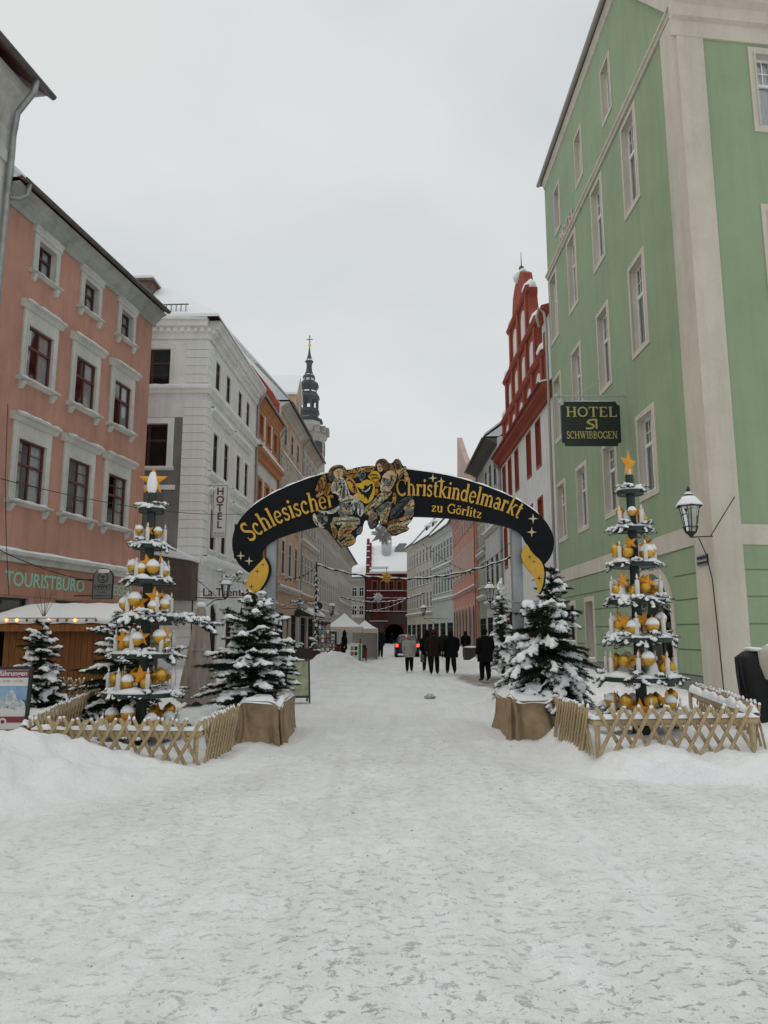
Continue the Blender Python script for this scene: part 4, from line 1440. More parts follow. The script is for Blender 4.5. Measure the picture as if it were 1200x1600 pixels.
mb.profx([(-0.54, HL + 0.2), (-0.56, HL + 0.42), (3.75, 23.95), (3.75, 23.71)], -0.24, g.W)
g.put(mb, 'roof_snow', SNOW, parent=ro)

# --- white house with the red baroque gable
A, B = (7.95, 49.0), (7.95, 33.3)
r = thing('red_gable_house', 'white house crowned by a tall red baroque gable with snowy shoulders', 'building', frame_of(A))
f = Face(r, A, B)
WHITE3 = plaster('white_grey_render', (0.66, 0.66, 0.645), 0.12)
RED3 = plaster('gable_red', (0.33, 0.085, 0.055), 0.2)
RED3D = mat('dark_red_reveal', (0.22, 0.035, 0.025), 0.8, var=0.2)
cu = [1.4, 3.6, 6.0, 9.7, 12.2]
holes = []
for x in cu:
    holes += [(x - 0.5, x + 0.5, 10.15, 12.45), (x - 0.5, x + 0.5, 5.9, 8.4)]
holes += [(1, 4, 0, 3), (5, 6.5, 0, 2.8), (8, 11, 0.2, 3), (12, 14.5, 0, 3)]
shell(f, 13.2, 10, WHITE3, holes, hd=0.28, reveal_m=RED3)
for x in cu:
    for z, h in ((10.15, 2.3), (5.9, 2.5)):
        place_kit(window_kit('r2%.1f' % h, 1.0, h, 0.28, RED3D, RED3, 0.12, 0.03, 2, 0.66, split=False, pane_m=PANE), f, x, z)
for (a, b, c, d) in holes[-4:]:
    place_kit(window_kit('r2shop%.1f%.1f' % (b - a, c), b - a, d - c, 0.2, SHOPDARK, cols=2, transom=0.8, snow=False, split=False, pane_m=PANE), f, (a + b) / 2, c)
mb = MB(); mb.profx([(0.01, 12.75), (-0.15, 12.75), (-0.2, 13.0), (-0.5, 13.15), (-0.55, 13.4), (0.01, 13.5)], -0.1, f.W)
f.put(mb, 'cornice', RED3)
mb = MB(); mb.profx([(-0.54, 13.41), (-0.55, 13.47), (0.0, 13.6), (0, 13.5)], 0, f.W)
f.put(mb, 'cornice_snow', SNOW)
gc = 8.0
half = [(6.6, 13.4), (6.6, 15.0), (6.2, 15.2), (6.2, 15.6), (5.4, 15.9), (4.9, 16.6), (4.75, 17.4), (4.9, 17.55), (4.9, 17.9), (4.3, 18.0), (3.6, 18.5), (3.1, 19.2), (2.9, 20.0), (3.0, 20.2), (3.0, 20.5), (2.2, 20.6), (2.0, 21.3), (1.7, 22.0), (1.0, 22.45), (0.0, 22.6)]
poly = [(gc - a, b) for a, b in half] + [(gc + a, b) for a, b in half[::-1][1:]]
mb = MB()
# built as stacked slices so that the outline stays clean
lv = half
for k in range(len(lv) - 1):
    (a0, z0_), (a1, z1_) = lv[k], lv[k + 1]
    if z1_ - z0_ < 1e-3: continue
    mb.prism([(gc - a0, z0_), (gc + a0, z0_), (gc + a1, z1_), (gc - a1, z1_)], 0.0, 0.5)
f.put(mb, 'gable', RED3)
mb = MB()
for zz, a in ((15.2, 6.35), (17.55, 5.1), (20.2, 3.15)):
    mb.profx([(0.0, zz), (-0.12, zz + 0.05), (-0.22, zz + 0.22), (-0.22, zz + 0.32), (0, zz + 0.4)], gc - a, gc + a)
f.put(mb, 'gable_cornice', RED3)
for lvl, (z0_, z1_, a) in enumerate(((13.5, 15.2, 6.3), (15.6, 17.5, 4.8), (17.95, 20.2, 2.9))):
    n = (6, 5, 3)[lvl]
    for k in range(n):
        u = gc - a + 0.35 + (2 * a - 0.7) * k / (n - 1)
        mb = MB(); mb.box(u - 0.2, u + 0.2, -0.14, 0.0, z0_, z1_)
        f.put(mb, 'gable_pilaster', RED3)
        if k < n - 1:
            d = (2 * a - 0.7) / (n - 1)
            c = u + d / 2
            mb = MB()
            hw_ = d * 0.22
            top = z1_ - 0.35 - hw_
            arcq = [(c + hw_ * math.cos(t), top + hw_ * math.sin(t)) for t in [k2 * math.pi / 8 for k2 in range(9)]]
            mb.prism([(c - hw_, z0_ + 0.3), (c + hw_, z0_ + 0.3)] + arcq, -0.03, 0.0)
            f.put(mb, 'blind_panel', WHITE3)
mb = MB()
for sx, zz, a, b in ((-1, 17.95, 3.7, 4.8), (1, 17.95, 3.5, 4.8), (-1, 15.65, 5.0, 6.1), (1, 15.65, 5.0, 6.1), (1, 20.55, 1.8, 2.9), (-1, 20.55, 1.9, 2.9)):
    mb.blob((gc + sx * (a + b) / 2, 0.2, zz + 0.15), ((b - a) / 2, 0.4, 0.5), 3, 0.2, 2)
mb.blob((gc, 0.2, 22.6), (0.9, 0.42, 0.4), 5, 0.15, 2)
stuff(f.put(mb, 'gable_snow', SNOW, smooth=True))
mb = MB(); mb.tube([(gc, 0.25, 22.6), (gc, 0.25, 24.2)], [0.05, 0.015], 6); mb.blob((gc, 0.25, 23.15), (0.16, 0.16, 0.18), 0, 0, 2)
f.put(mb, 'finial', DARKZINC)
eave_roof(f, 13.3, 10, 7.5, over=0.1, snow=0.15)
gutter(f, 0, f.W, 13.42, -0.6, 0.08, RED3D)
mb = MB()                                              # attic wall at the near end, with one window
mb.box(13.9, f.W, 0.0, 2.0, 13.4, 17.0)
d = f.put(mb, 'attic_wall', WHITE3)
mb = MB(); mb.box(14.2, 15.1, -0.03, 0.0, 14.0, 16.4)
f.put(mb, 'attic_window', RED3D, parent=d)
mb = MB(); mb.profx([(0.0, 16.9), (-0.4, 17.1), (-0.4, 17.25), (2, 17.9), (2, 16.9)], 13.8, f.W)
f.put(mb, 'attic_eave', RED3, parent=d)
downpipe(f, 0.15, 0.2, 13.2)

# --- the houses beyond, right side
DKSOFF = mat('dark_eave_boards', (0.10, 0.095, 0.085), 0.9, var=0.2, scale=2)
SAGE = plaster('grey_green_render', (0.30, 0.34, 0.25), 0.2)
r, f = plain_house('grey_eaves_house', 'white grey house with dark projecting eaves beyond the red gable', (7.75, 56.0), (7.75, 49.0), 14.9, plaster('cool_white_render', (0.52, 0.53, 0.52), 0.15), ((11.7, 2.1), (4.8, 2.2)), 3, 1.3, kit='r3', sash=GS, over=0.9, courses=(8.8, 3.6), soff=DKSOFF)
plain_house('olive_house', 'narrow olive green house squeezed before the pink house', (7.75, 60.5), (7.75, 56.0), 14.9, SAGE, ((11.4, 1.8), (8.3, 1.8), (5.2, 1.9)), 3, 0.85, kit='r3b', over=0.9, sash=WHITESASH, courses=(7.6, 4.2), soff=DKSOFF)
PINK = plaster('pink_render', (0.52, 0.27, 0.215), 0.15)
PINKG = plaster('pink_grey_render', (0.50, 0.36, 0.31), 0.15)
r, f = plain_house('pink_house', 'pink house with round-arched ground floor and pointed gable', (7.6, 81.0), (7.6, 60.5), 13.6, PINK, ((10.9, 1.9), (7.0, 2.3)), 9, 0.95, kit='r4', shop=False, trim=PINKG, courses=(5.3,), over=0.5)
mb = MB()
mb.box(0, f.W, -0.02, 0.0, 6.7, 9.6); 
f.put(mb, 'pale_storey_band', PINKG)
for k in range(7):
    u = 1.6 + k * 2.85
    mb = MB(); q = [(u - 0.8, 0.0), (u + 0.8, 0.0)] + [(u + 0.8 * math.cos(t), 3.2 + 0.8 * math.sin(t)) for t in [j * math.pi / 10 for j in range(11)]]
    mb.prism(q, -0.03, 0.0)
    w_ = f.put(mb, 'arched_opening', SHOPDARK)
    mb = MB()
    for j in range(10):
        t0, t1 = j * math.pi / 10, (j + 1) * math.pi / 10
        mb.prism([(u + 0.8 * math.cos(t0), 3.2 + 0.8 * math.sin(t0)), (u + 1.02 * math.cos(t0), 3.2 + 1.02 * math.sin(t0)), (u + 1.02 * math.cos(t1), 3.2 + 1.02 * math.sin(t1)), (u + 0.8 * math.cos(t1), 3.2 + 0.8 * math.sin(t1))], -0.08, 0.0)
    mb.box(u - 1.02, u - 0.8, -0.08, 0, 0, 3.2); mb.box(u + 0.8, u + 1.02, -0.08, 0, 0, 3.2)
    f.put(mb, 'arch_trim', PINKG, parent=w_)
mb = MB(); mb.prism([(4.9, 13.7), (20.4, 13.7), (20.4, 16.6), (13.8, 17.2), (10.1, 19.3), (5.95, 21.9), (5.8, 21.9), (5.21, 17.5)], 0.1, 0.6)
f.put(mb, 'gable', PINKG)
downpipe(f, f.W - 0.1, 0.2, 13.5, m=mat('red_pipe', (0.42, 0.09, 0.05), 0.5))
MINTW = plaster('pale_mint_render', (0.46, 0.50, 0.46), 0.12)
plain_house('mint_house', 'pale mint house with tall close-set windows on the right', (6.15, 93.0), (7.6, 81.0), 13.6, MINTW, ((10.0, 2.3), (6.3, 2.4)), 7, 0.95, kit='r5', courses=(5.4, 9.2), trim=plaster('mint_trim', (0.56, 0.58, 0.55), 0.1), dormers=((9.0, 1.4, 1.5),), rise=5.5)
plain_house('ivory_house', 'slim ivory house beyond the mint one with steep snowy roof', (4.5, 104.0), (6.15, 93.0), 13.9, plaster('ivory_render', (0.52, 0.49, 0.42), 0.15), ((11.0, 1.8), (8.0, 1.9), (5.0, 1.9)), 5, 0.95, kit='r6', courses=(4.0,), dormers=((4, 1.5, 1.8), (8, 1.5, 1.8)), rise=6)
plain_house('last_cream_house', 'last narrow cream house on the right before the red gatehouse', (3.5, 112.0), (4.5, 104.0), 14.2, plaster('sand_render', (0.46, 0.42, 0.35), 0.15), ((11.0, 1.8), (8.0, 1.8), (5.0, 1.8)), 4, 0.9, kit='r7', rise=6)

# --- red gatehouse closing the street
A, B = (-2.75, 116.0), (3.75, 116.0)
r = thing('red_gatehouse', 'dark red gatehouse with arched passage and snowy roof closing the street', 'building', frame_of(A))
f = Face(r, A, B)
DRED = plaster('oxide_red_render', (0.115, 0.027, 0.024), 0.25)
DGREY = plaster('brown_grey_render', (0.095, 0.068, 0.062), 0.25)
BRICKO = mat('orange_shutter', (0.26, 0.065, 0.025), 0.7, var=0.2)
pc, pr, pz = 4.35, 1.45, 1.55
holes = [(pc - pr, pc + pr, -0.4, pz + pr)]
ux = [1.3, 2.6, 3.9, 5.2, 6.05]
for u in ux[:4]:
    holes += [(u - 0.32, u + 0.32, 8.3, 9.6), (u - 0.32, u + 0.32, 5.0, 6.2)]
mb = MB()
wall_cells(mb, 0, f.W, 6.9, 10.9, [h for h in holes if h[2] > 7], 0.25, mi=0)
wall_cells(mb, 0, f.W, -0.5, 6.9, [h for h in holes if h[2] < 7], 0.25, mi=1)
for xx in (0, f.W):
    mb.quad((xx, 0, -0.5), (xx, 8, -0.5), (xx, 8, 10.9), (xx, 0, 10.9))
mb.quad((0, 8, 3.2), (f.W, 8, 3.2), (f.W, 8, 10.9), (0, 8, 10.9))
mb.quad((0, 8, -0.5), (pc - pr, 8, -0.5), (pc - pr, 8, 3.2), (0, 8, 3.2))
f.put(mb, 'wall', [DRED, DGREY])
mb = MB()
ap = [(pc + pr * math.cos(t), pz + pr * math.sin(t)) for t in [math.pi - k * math.pi / 12 for k in range(13)]]
mb.prism([(pc - pr, pz + pr)] + ap[:7], -0.02, 0.5); mb.prism(ap[6:] + [(pc + pr, pz + pr)], -0.02, 0.5)
f.put(mb, 'arch_head', DRED)
mb = MB()
mb.quad((pc - pr, 0.3, -0.4), (pc - pr, 14, -0.4), (pc - pr, 14, pz + pr), (pc - pr, 0.3, pz + pr))
mb.quad((pc + pr, 0.3, -0.4), (pc + pr, 14, -0.4), (pc + pr, 14, pz + pr), (pc + pr, 0.3, pz + pr))
mb.quad((pc - pr, 0.3, pz + pr), (pc + pr, 0.3, pz + pr), (pc + pr, 14, pz + pr), (pc - pr, 14, pz + pr))
mb.quad((pc - pr, 14, -0.4), (pc + pr, 14, -0.4), (pc + pr, 14, pz + pr), (pc - pr, 14, pz + pr))
f.put(mb, 'passage', INSIDE_SHADE)
for u in ux[:4]:
    for z in (8.3, 5.0):
        place_kit(window_kit('gate', 0.64, 1.3 if z > 8 else 1.2, 0.2, SHOPDARK, BRICKO, 0.2, 0.05, 2, 0.0, split=False, pane_m=PANE, snow=False), f, u, z)
for z, h_ in ((7.95, 0.22), (6.8, 0.25), (4.75, 0.22), (10.3, 0.6)):
    course(f, z, h_, 0.2 if h_ < 0.5 else 0.4, DRED)
mb = MB(); mb.prism([(0.6, 3.5), (3.3, 3.5), (3.0, 4.5), (0.9, 4.5)], -0.6, 0)
o = f.put(mb, 'oriel_base', DRED)
mb = MB(); mb.box(0.55, 3.35, -0.65, 0.0, 3.42, 3.5)
f.put(mb, 'oriel_snow', SNOW, parent=o)
mb = MB(); mb.profx([(-0.4, 10.9), (-0.4, 11.0), (5.0, 15.6), (8.3, 11.0), (8.3, 10.9)], 0.5, f.W + 0.2)
ro = f.put(mb, 'roof', ROOFTILE)
mb = MB(); mb.profx([(-0.45, 10.95), (-0.45, 11.2), (5.0, 15.85), (8.3, 11.2), (5.0, 15.6)], 0.48, f.W + 0.22)
f.put(mb, 'roof_snow', SNOW, parent=ro)
mb = MB(); mb.box(0.9, 3.3, 0.2, 1.2, 11.3, 11.75)
o = f.put(mb, 'dormer', SHOPDARK)
mb = MB(); mb.profx([(0.0, 11.75), (0.0, 12.0), (1.6, 12.5), (1.6, 11.75)], 0.8, 3.4)
f.put(mb, 'dormer_snow', SNOW, parent=o)
mb = MB()                                               # stepped gable at the left end
steps = [(-0.3, 10.9), (0.4, 12.2), (1.6, 13.3), (2.8, 14.4), (3.8, 15.6)]
for k, (yy, zz) in enumerate(steps):
    mb.box(-0.1, 0.75 - k * 0.002, yy + k * 0.001, 8.5 - yy, 10.8 + k * 0.002, zz + 0.6)
for k, (yy, zz) in enumerate(steps):
    mb.box(-0.05, 0.4, yy + 0.05, yy + 0.55, zz + 0.6, zz + 1.2)
o = f.put(mb, 'stepped_gable', mat('gable_brick_red', (0.19, 0.035, 0.035), 0.9, var=0.2))
mb = MB()
for k, (yy, zz) in enumerate(steps):
    mb.box(-0.1, 0.45, yy - 0.02, yy + 0.65, zz + 1.2, zz + 1.36)
stuff(f.put(mb, 'gable_snow', SNOW, parent=o))
LTUR = plaster('turret_grey', (0.50, 0.50, 0.50), 0.1)
tx, ty = 3.15, 3.2
mb = MB(); mb.lathe([(0.55, 0), (0.9, 1.2), (0.9, 2.3), (0.98, 2.35), (0.98, 2.5)], 8, (tx, ty, 13.6), rot=math.pi / 8)
o = f.put(mb, 'turret', LTUR)
mb = MB()
for k in range(8):
    t = k * math.pi / 4 + math.pi / 8
    mb.tube([(tx + 0.8 * math.cos(t), ty + 0.8 * math.sin(t), 16.1), (tx + 0.8 * math.cos(t), ty + 0.8 * math.sin(t), 17.3)], 0.09, 5)
mb.lathe([(1.0, 0), (1.0, 0.2), (0.5, 0.7), (0.15, 1.6), (0.03, 2.2)], 8, (tx, ty, 17.3), rot=math.pi / 8)
f.put(mb, 'turret_lantern', LTUR, parent=o)
mb = MB(); mb.prism([(4.4, 14.6), (4.6, 15.4), (5.3, 16.1), (6.4, 16.1), (7.0, 15.2), (7.0, 14.6)], 3.6, 5.2)
f.put(mb, 'roof_hip', mat('slate_grey', (0.23, 0.235, 0.24), 0.7, var=0.2))

# small pale houses in the gap left of the gatehouse
plain_house('gap_house', 'small pale green-grey house seen in the gap beside the gatehouse', (-6.6, 122.0), (-3.1, 121.0), 10.5, plaster('gap_render', (0.42, 0.42, 0.36), 0.2), ((7.5, 1.5), (4.5, 1.5)), 3, 0.8, kit='gap', shop=False, rise=4)
plain_house('distant_house', 'faint distant house farthest down the gap on the left', (-12.0, 165.0), (-6.0, 165.0), 12.5, plaster('distant_render', (0.50, 0.50, 0.49), 0.1), ((9.0, 1.5), (6.0, 1.5), (3.0, 1.5)), 4, 0.9, kit='dis', shop=False, rise=4)

# --- church tower behind the left row
TY = 150.0
ctr = at(482, 640, TY)
r = thing('church_tower', 'slender tower with dark copper onion spire and gold ball above the roofs', 'tower', (ctr.x, TY, 0))
COPPER = mat('dark_copper', (0.055, 0.062, 0.062), 0.55, 0.2, var=0.35, scale=0.5)
STONE = plaster('tower_stone', (0.36, 0.34, 0.31), 0.35)
WHT = plaster('tower_white', (0.56, 0.56, 0.55), 0.15)


def tz(py):
    return at(482, py, TY).z


def tw(px, py):
    d = ray(482, py)
    return px / FPX * TY / d.y


def tl(rows, name, m, n=8, parent=None):
    mb = MB()
    mb.lathe([(tw(w_, y), tz(y)) for y, w_ in rows], n, rot=math.pi / 8)
    return mb.build(name, m, parent or r)


mb = MB(); mb.lathe([(tw(28, 690), 0), (tw(28, 690), tz(688)), (tw(31, 685), tz(685)), (tw(31, 682), tz(681)), (tw(26, 680), tz(680))], 8, rot=math.pi / 8)
mb.build('shaft', STONE, r)
mb = MB()
for k in range(16):
    t = (k + 0.5) * math.pi / 8
    mb.box(tw(29, 675) * math.cos(t) - 0.6, tw(29, 675) * math.cos(t) + 0.6, tw(29, 675) * math.sin(t) - 0.6, tw(29, 675) * math.sin(t) + 0.6, tz(681), tz(671))
mb.build('parapet', STONE, r)
for k in range(8):
    t = -math.pi / 2 + (k - 3.5) * math.pi / 4 + math.pi / 8
    R_ = tw(28, 690) * math.cos(math.pi / 8)
    mb = MB(); mb.box(-0.9, 0.9, -0.1, 0.1, tz(712), tz(694))
    o = mb.build('belfry_window', SHOPDARK, r)
    o.matrix_local = Matrix.Rotation(t + math.pi / 2, 4, 'Z') @ T(0, -R_, 0)
tl([(682, 20), (662, 20.5), (660, 20)], 'drum', WHT)
tl([(660.5, 24.5), (658, 24), (654, 17), (649, 16), (646, 18.5), (643, 18), (640, 16)], 'skirt_roof', COPPER)
mb = MB()
for k in range(8):
    t = k * math.pi / 4 + math.pi / 8
    x_, y_ = tw(14.5, 630) * math.cos(t), tw(14.5, 630) * math.sin(t)
    mb.tube([(x_, y_, tz(642)), (x_, y_, tz(624))], tw(2.0, 630), 6)
mb.build('lantern_columns', COPPER, r)
tl([(626, 16), (622, 18.5), (616, 14.5), (612, 12.5), (609, 13.5), (604, 16.5), (601, 16), (597, 11), (594.5, 8), (592, 10), (589, 10), (587, 8.2), (580, 5), (572, 4.2), (567, 5), (565.5, 7), (563, 5), (553, 2), (543, 0.8)], 'onion_spire', COPPER)
tl([(543, 0.5), (541.5, 2.0), (539.5, 2.3), (537.5, 1.8), (536.5, 0.4)], 'gold_ball', mat('gold_leaf', (0.75, 0.45, 0.1), 0.3, 0.9), 10)
mb = MB(); mb.tube([(0, 0, tz(537)), (0, 0, tz(524))], 0.12, 5); mb.box(-tw(5, 530), tw(5, 530), -0.06, 0.06, tz(531), tz(530))
mb.build('weathervane', DARKZINC, r)
mb = MB()
for y, w0, w1 in ((657.5, 24, 17), (615.5, 14.4, 13), (597, 11, 8.6), (594, 9.6, 8.3), (588, 8.5, 6.5), (565, 6.2, 4.6)):
    n_ = 8
    for k in (3, 4, 5, 6):
        t0, t1 = k * math.pi / 4 + math.pi / 8, (k + 0.7) * math.pi / 4 + math.pi / 8
        a, b = tw(w0, y) * 1.01, tw(w1, y) * 1.03
        mb.add([(a * math.cos(t0), a * math.sin(t0), tz(y) + 0.1), (a * math.cos(t1), a * math.sin(t1), tz(y) + 0.1), (b * math.cos(t1), b * math.sin(t1), tz(y - 3)), (b * math.cos(t0), b * math.sin(t0), tz(y - 3))], [(0, 1, 2, 3)])
stuff(mb.build('spire_snow', SNOW, r))
# ------------------------------------------------------------------ the black and gold arch over the street
AY = 13.2
arch = thing('street_arch', 'black arched sign with gold lettering and painted angels spanning the snowy street', 'arch sign', (0, AY, 0))
BLACK = mat('arch_black', (0.008, 0.009, 0.012), 0.6, var=0.3, scale=3, spec=0.12)
GOLDP = mat('gold_paint', (0.62, 0.36, 0.035), 0.5, var=0.15, scale=6)
STEEL = mat('galvanised_post', (0.30, 0.32, 0.33), 0.5, 0.4, var=0.3, scale=3, stretch=(1, 1, 0.3))


def ap_(px, py):
    p = at(px, py, AY)
    return (p.x, p.z)


def strip(mb, top, bot, y0, y1, n=60):
    """plate between two polylines, cut into many slices"""
    def samp(pl, t):
        L = [math.dist(pl[i], pl[i + 1]) for i in range(len(pl) - 1)]
        s = t * sum(L)
        for i, l in enumerate(L):
            if s <= l or i == len(L) - 1:
                k = min(1, s / l)
                return (pl[i][0] + (pl[i + 1][0] - pl[i][0]) * k, pl[i][1] + (pl[i + 1][1] - pl[i][1]) * k)
            s -= l
    a = [samp(top, i / n) for i in range(n + 1)]; b = [samp(bot, i / n) for i in range(n + 1)]
    V = [(p[0], y0, p[1]) for p in a] + [(p[0], y0, p[1]) for p in b] + [(p[0], y1, p[1]) for p in a] + [(p[0], y1, p[1]) for p in b]
    m = n + 1
    Fc = []
    for i in range(n):
        Fc += [(i, i + m, i + m + 1, i + 1), (2 * m + i, 2 * m + i + 1, 3 * m + i + 1, 3 * m + i), (i, i + 1, 2 * m + i + 1, 2 * m + i), (m + i, 3 * m + i, 3 * m + i + 1, m + i + 1)]
    Fc += [(0, 2 * m, 3 * m, m), (n, m + n, 3 * m + n, 2 * m + n)]
    mb.add(V, Fc)
    return a, b


def smooth_pl(pts, it=2):
    for _ in range(it):
        q = [pts[0]]
        for i in range(len(pts) - 1):
            a, b = pts[i], pts[i + 1]
            q += [(a[0] * .75 + b[0] * .25, a[1] * .75 + b[1] * .25), (a[0] * .25 + b[0] * .75, a[1] * .25 + b[1] * .75)]
        q.append(pts[-1])
        pts = q
    return pts


TOPL = [(389, 895), (373, 883), (363, 860), (364, 834), (376, 810), (398, 788), (432, 768), (470, 752), (500, 742), (540, 735), (580, 731), (620, 732), (645, 735), (690, 741), (735, 752), (780, 768), (818, 786), (847, 808), (862, 830), (866, 850), (860, 872), (846, 886)]
BOTL = [(389, 895), (400, 884), (411, 873), (409, 864), (416, 852), (432, 842), (462, 832), (491, 824), (540, 816), (580, 812), (620, 809), (650, 807), (703, 810), (747, 815), (774, 819), (800, 826), (814, 833), (820, 845), (826, 856), (836, 868), (846, 886)]
mb = MB()
top_, bot_ = strip(mb, [ap_(*p) for p in smooth_pl(TOPL)], [ap_(*p) for p in smooth_pl(BOTL)], -0.05, 0.05, 110)
mb.build('arch_panel', BLACK, arch)
# a line of snow along the top edge
mb = MB()
rr = random.Random(8)
pts = [p for i, p in enumerate(top_) if 18 < i < 96]
for i in range(len(pts) - 1):
    (x0, z0_), (x1, z1_) = pts[i], pts[i + 1]
    h0 = 0.012 + 0.02 * abs(math.sin(i * 0.7)) + 0.01 * rr.random(); h1 = 0.012 + 0.02 * abs(math.sin((i + 1) * 0.7))
    mb.add([(x0, -0.05, z0_ - 0.002), (x1, -0.05, z1_ - 0.002), (x0, -0.03, z0_ + h0), (x1, -0.03, z1_ + h1), (x0, 0.03, z0_ + h0), (x1, 0.03, z1_ + h1), (x0, 0.05, z0_), (x1, 0.05, z1_)], [(0, 1, 3, 2), (2, 3, 5, 4), (4, 5, 7, 6)])
mb.build('arch_snow', SNOW, arch, smooth=True)
# gold flame leaves at both ends, on a black backing
for L_ in ([(414, 872), (421, 885), (420, 899), (412, 916), (396, 934), (389, 932), (385, 916), (388, 901), (399, 888)],
           [(822, 851), (831, 866), (845, 877), (850, 894), (847, 916), (840, 931), (838, 915), (832, 900), (820, 886), (814, 875), (813, 863)]):
    cx_, cy_ = sum(p[0] for p in L_) / len(L_), sum(p[1] for p in L_) / len(L_)
    sm = smooth_pl(L_ + [L_[0]], 2)[:-1]
    mb = MB(); mb.prism([ap_(*p) for p in sm], -0.075, -0.055)
    leaf = mb.build('flame_leaf', GOLDP, arch)
    mb = MB(); mb.prism([ap_(cx_ + (p[0] - cx_) * 1.07 + 2, cy_ + (p[1] - cy_) * 1.04) for p in sm], -0.054, 0.03)
    mb.build('leaf_backing', BLACK, leaf)
    mb = MB()
    for (sx, sy, sr) in ([(403, 893, 4), (394, 917, 4.5), (412, 883, 3), (401, 925, 2.5)] if cx_ < 600 else [(826, 871, 3.5), (833, 878, 3), (841, 904, 5)]):
        for a in range(4):
            t = a * math.pi / 2
            mb.prism([ap_(sx + sr * math.cos(t), sy + sr * math.sin(t)), ap_(sx + .18 * sr * math.cos(t + .8), sy + .18 * sr * math.sin(t + .8)), ap_(sx, sy), ap_(sx + .18 * sr * math.cos(t - .8), sy + .18 * sr * math.sin(t - .8))], -0.079, -0.0745)
    mb.build('painted_sparkle', BLACK, leaf)
PALEGOLD = mat('pale_gold', (0.55, 0.5, 0.28), 0.5)
for (sx, sy, sr) in ((377, 869, 7), (390, 877, 7), (676, 748, 7), (689, 753, 7), (832, 811, 8), (830, 832, 8)):
    mb = MB()
    for a in range(4):
        t = a * math.pi / 2
        mb.prism([ap_(sx + sr * math.cos(t), sy + sr * math.sin(t)), ap_(sx + .25 * sr * math.cos(t + .78), sy + .25 * sr * math.sin(t + .78)), ap_(sx, sy), ap_(sx + .25 * sr * math.cos(t - .78), sy + .25 * sr * math.sin(t - .78))], -0.056, -0.049)
    mb.build('sparkle', PALEGOLD, arch)
# lettering
PXM = AY / FPX
mb = MB(); serif_word(mb, 'Schlesischer', [ap_(*p) for p in smooth_pl([(391, 848), (412, 832), (440, 817), (475, 804), (500, 798), (524, 793)])], 31 * PXM, -0.062, -0.05)
mb.build('lettering_schlesischer', GOLDP, arch)
mb = MB(); serif_word(mb, 'Christkindelmarkt', [ap_(*p) for p in smooth_pl([(619, 776), (650, 775), (680, 777), (708, 781), (725, 784), (743, 788), (767, 794), (790, 801), (809, 811)])], 28 * PXM, -0.062, -0.05)
mb.build('lettering_christkindelmarkt', GOLDP, arch)
mb = MB(); serif_word(mb, 'zu Görlitz', [ap_(*p) for p in smooth_pl([(673, 800), (700, 802), (725, 806), (751, 811)])], 15 * PXM, -0.062, -0.05)
mb.build('lettering_zu_goerlitz', GOLDP, arch)
# the two posts
for x0, x1, ytop in ((414, 429, 838), (802, 818, 822)):
    a, b = ap_(x0, 900)[0], ap_(x1, 900)[0]
    mb = MB(); mb.box(a, b, 0.06, 0.06 + (b - a), -0.3, ap_(x0, ytop)[1])
    po = bevel(mb.build('post', STEEL, arch), 0.008, 1)
    mb = MB()
    for zz in (2.1, 2.75):
        mb.box(a - 0.012, b + 0.012, 0.05, 0.07 + (b - a), zz, zz + 0.025)
    mb.box(min(a, a - 0.25) if x0 > 600 else b, b + 0.3 if x0 > 600 else b + 0.05, 0.02, 0.05, 2.25, 2.28)
    mb.build('clamp', STEEL, po)

# ------------------------------------------------------------------ painted angels and shield (cut-out board)
ANG = thing('angel_board', 'painted cut-out board of two angels holding a gold eagle shield on the arch', 'painted board', (0, AY, 0))


def zp(x, y):
    return ap_(490 + x / 7.06, 710 + y / 7.06)


def inked(name, col):
    """flat painted colour with brushed ink lines"""
    m, n, bs = nodemat(name)
    bs.inputs['Roughness'].default_value = 0.7
    bs.inputs['Specular IOR Level'].default_value = 0.15
    t = n.nodes.new('ShaderNodeTexCoord')
    z = n.nodes.new('ShaderNodeTexNoise')
    z.inputs['Scale'].default_value = 9.0; z.inputs['Detail'].default_value = 2.5; z.inputs['Distortion'].default_value = 0.8
    n.links.new(t.outputs['Object'], z.inputs['Vector'])
    r = n.nodes.new('ShaderNodeValToRGB')
    e = r.color_ramp.elements
    dk = tuple(c * 0.04 for c in col) + (1,); sh = tuple(c * 0.62 for c in col) + (1,); hi = tuple(min(1, c * 1.25) for c in col) + (1,)
    e[0].position = 0.30; e[0].color = sh
    e[1].position = 0.72; e[1].color = hi
    for ps, cl in ((0.415, sh), (0.43, dk), (0.455, dk), (0.47, col + (1,)), (0.565, col + (1,)), (0.58, dk), (0.6, dk), (0.615, hi)):
        q = e.new(ps); q.color = cl
    if name == 'paint_line':
        bs.inputs['Base Color'].default_value = col + (1,)
    else:
        n.links.new(z.outputs['Fac'], r.inputs['Fac'])
        n.links.new(r.outputs['Color'], bs.inputs['Base Color'])
    return m


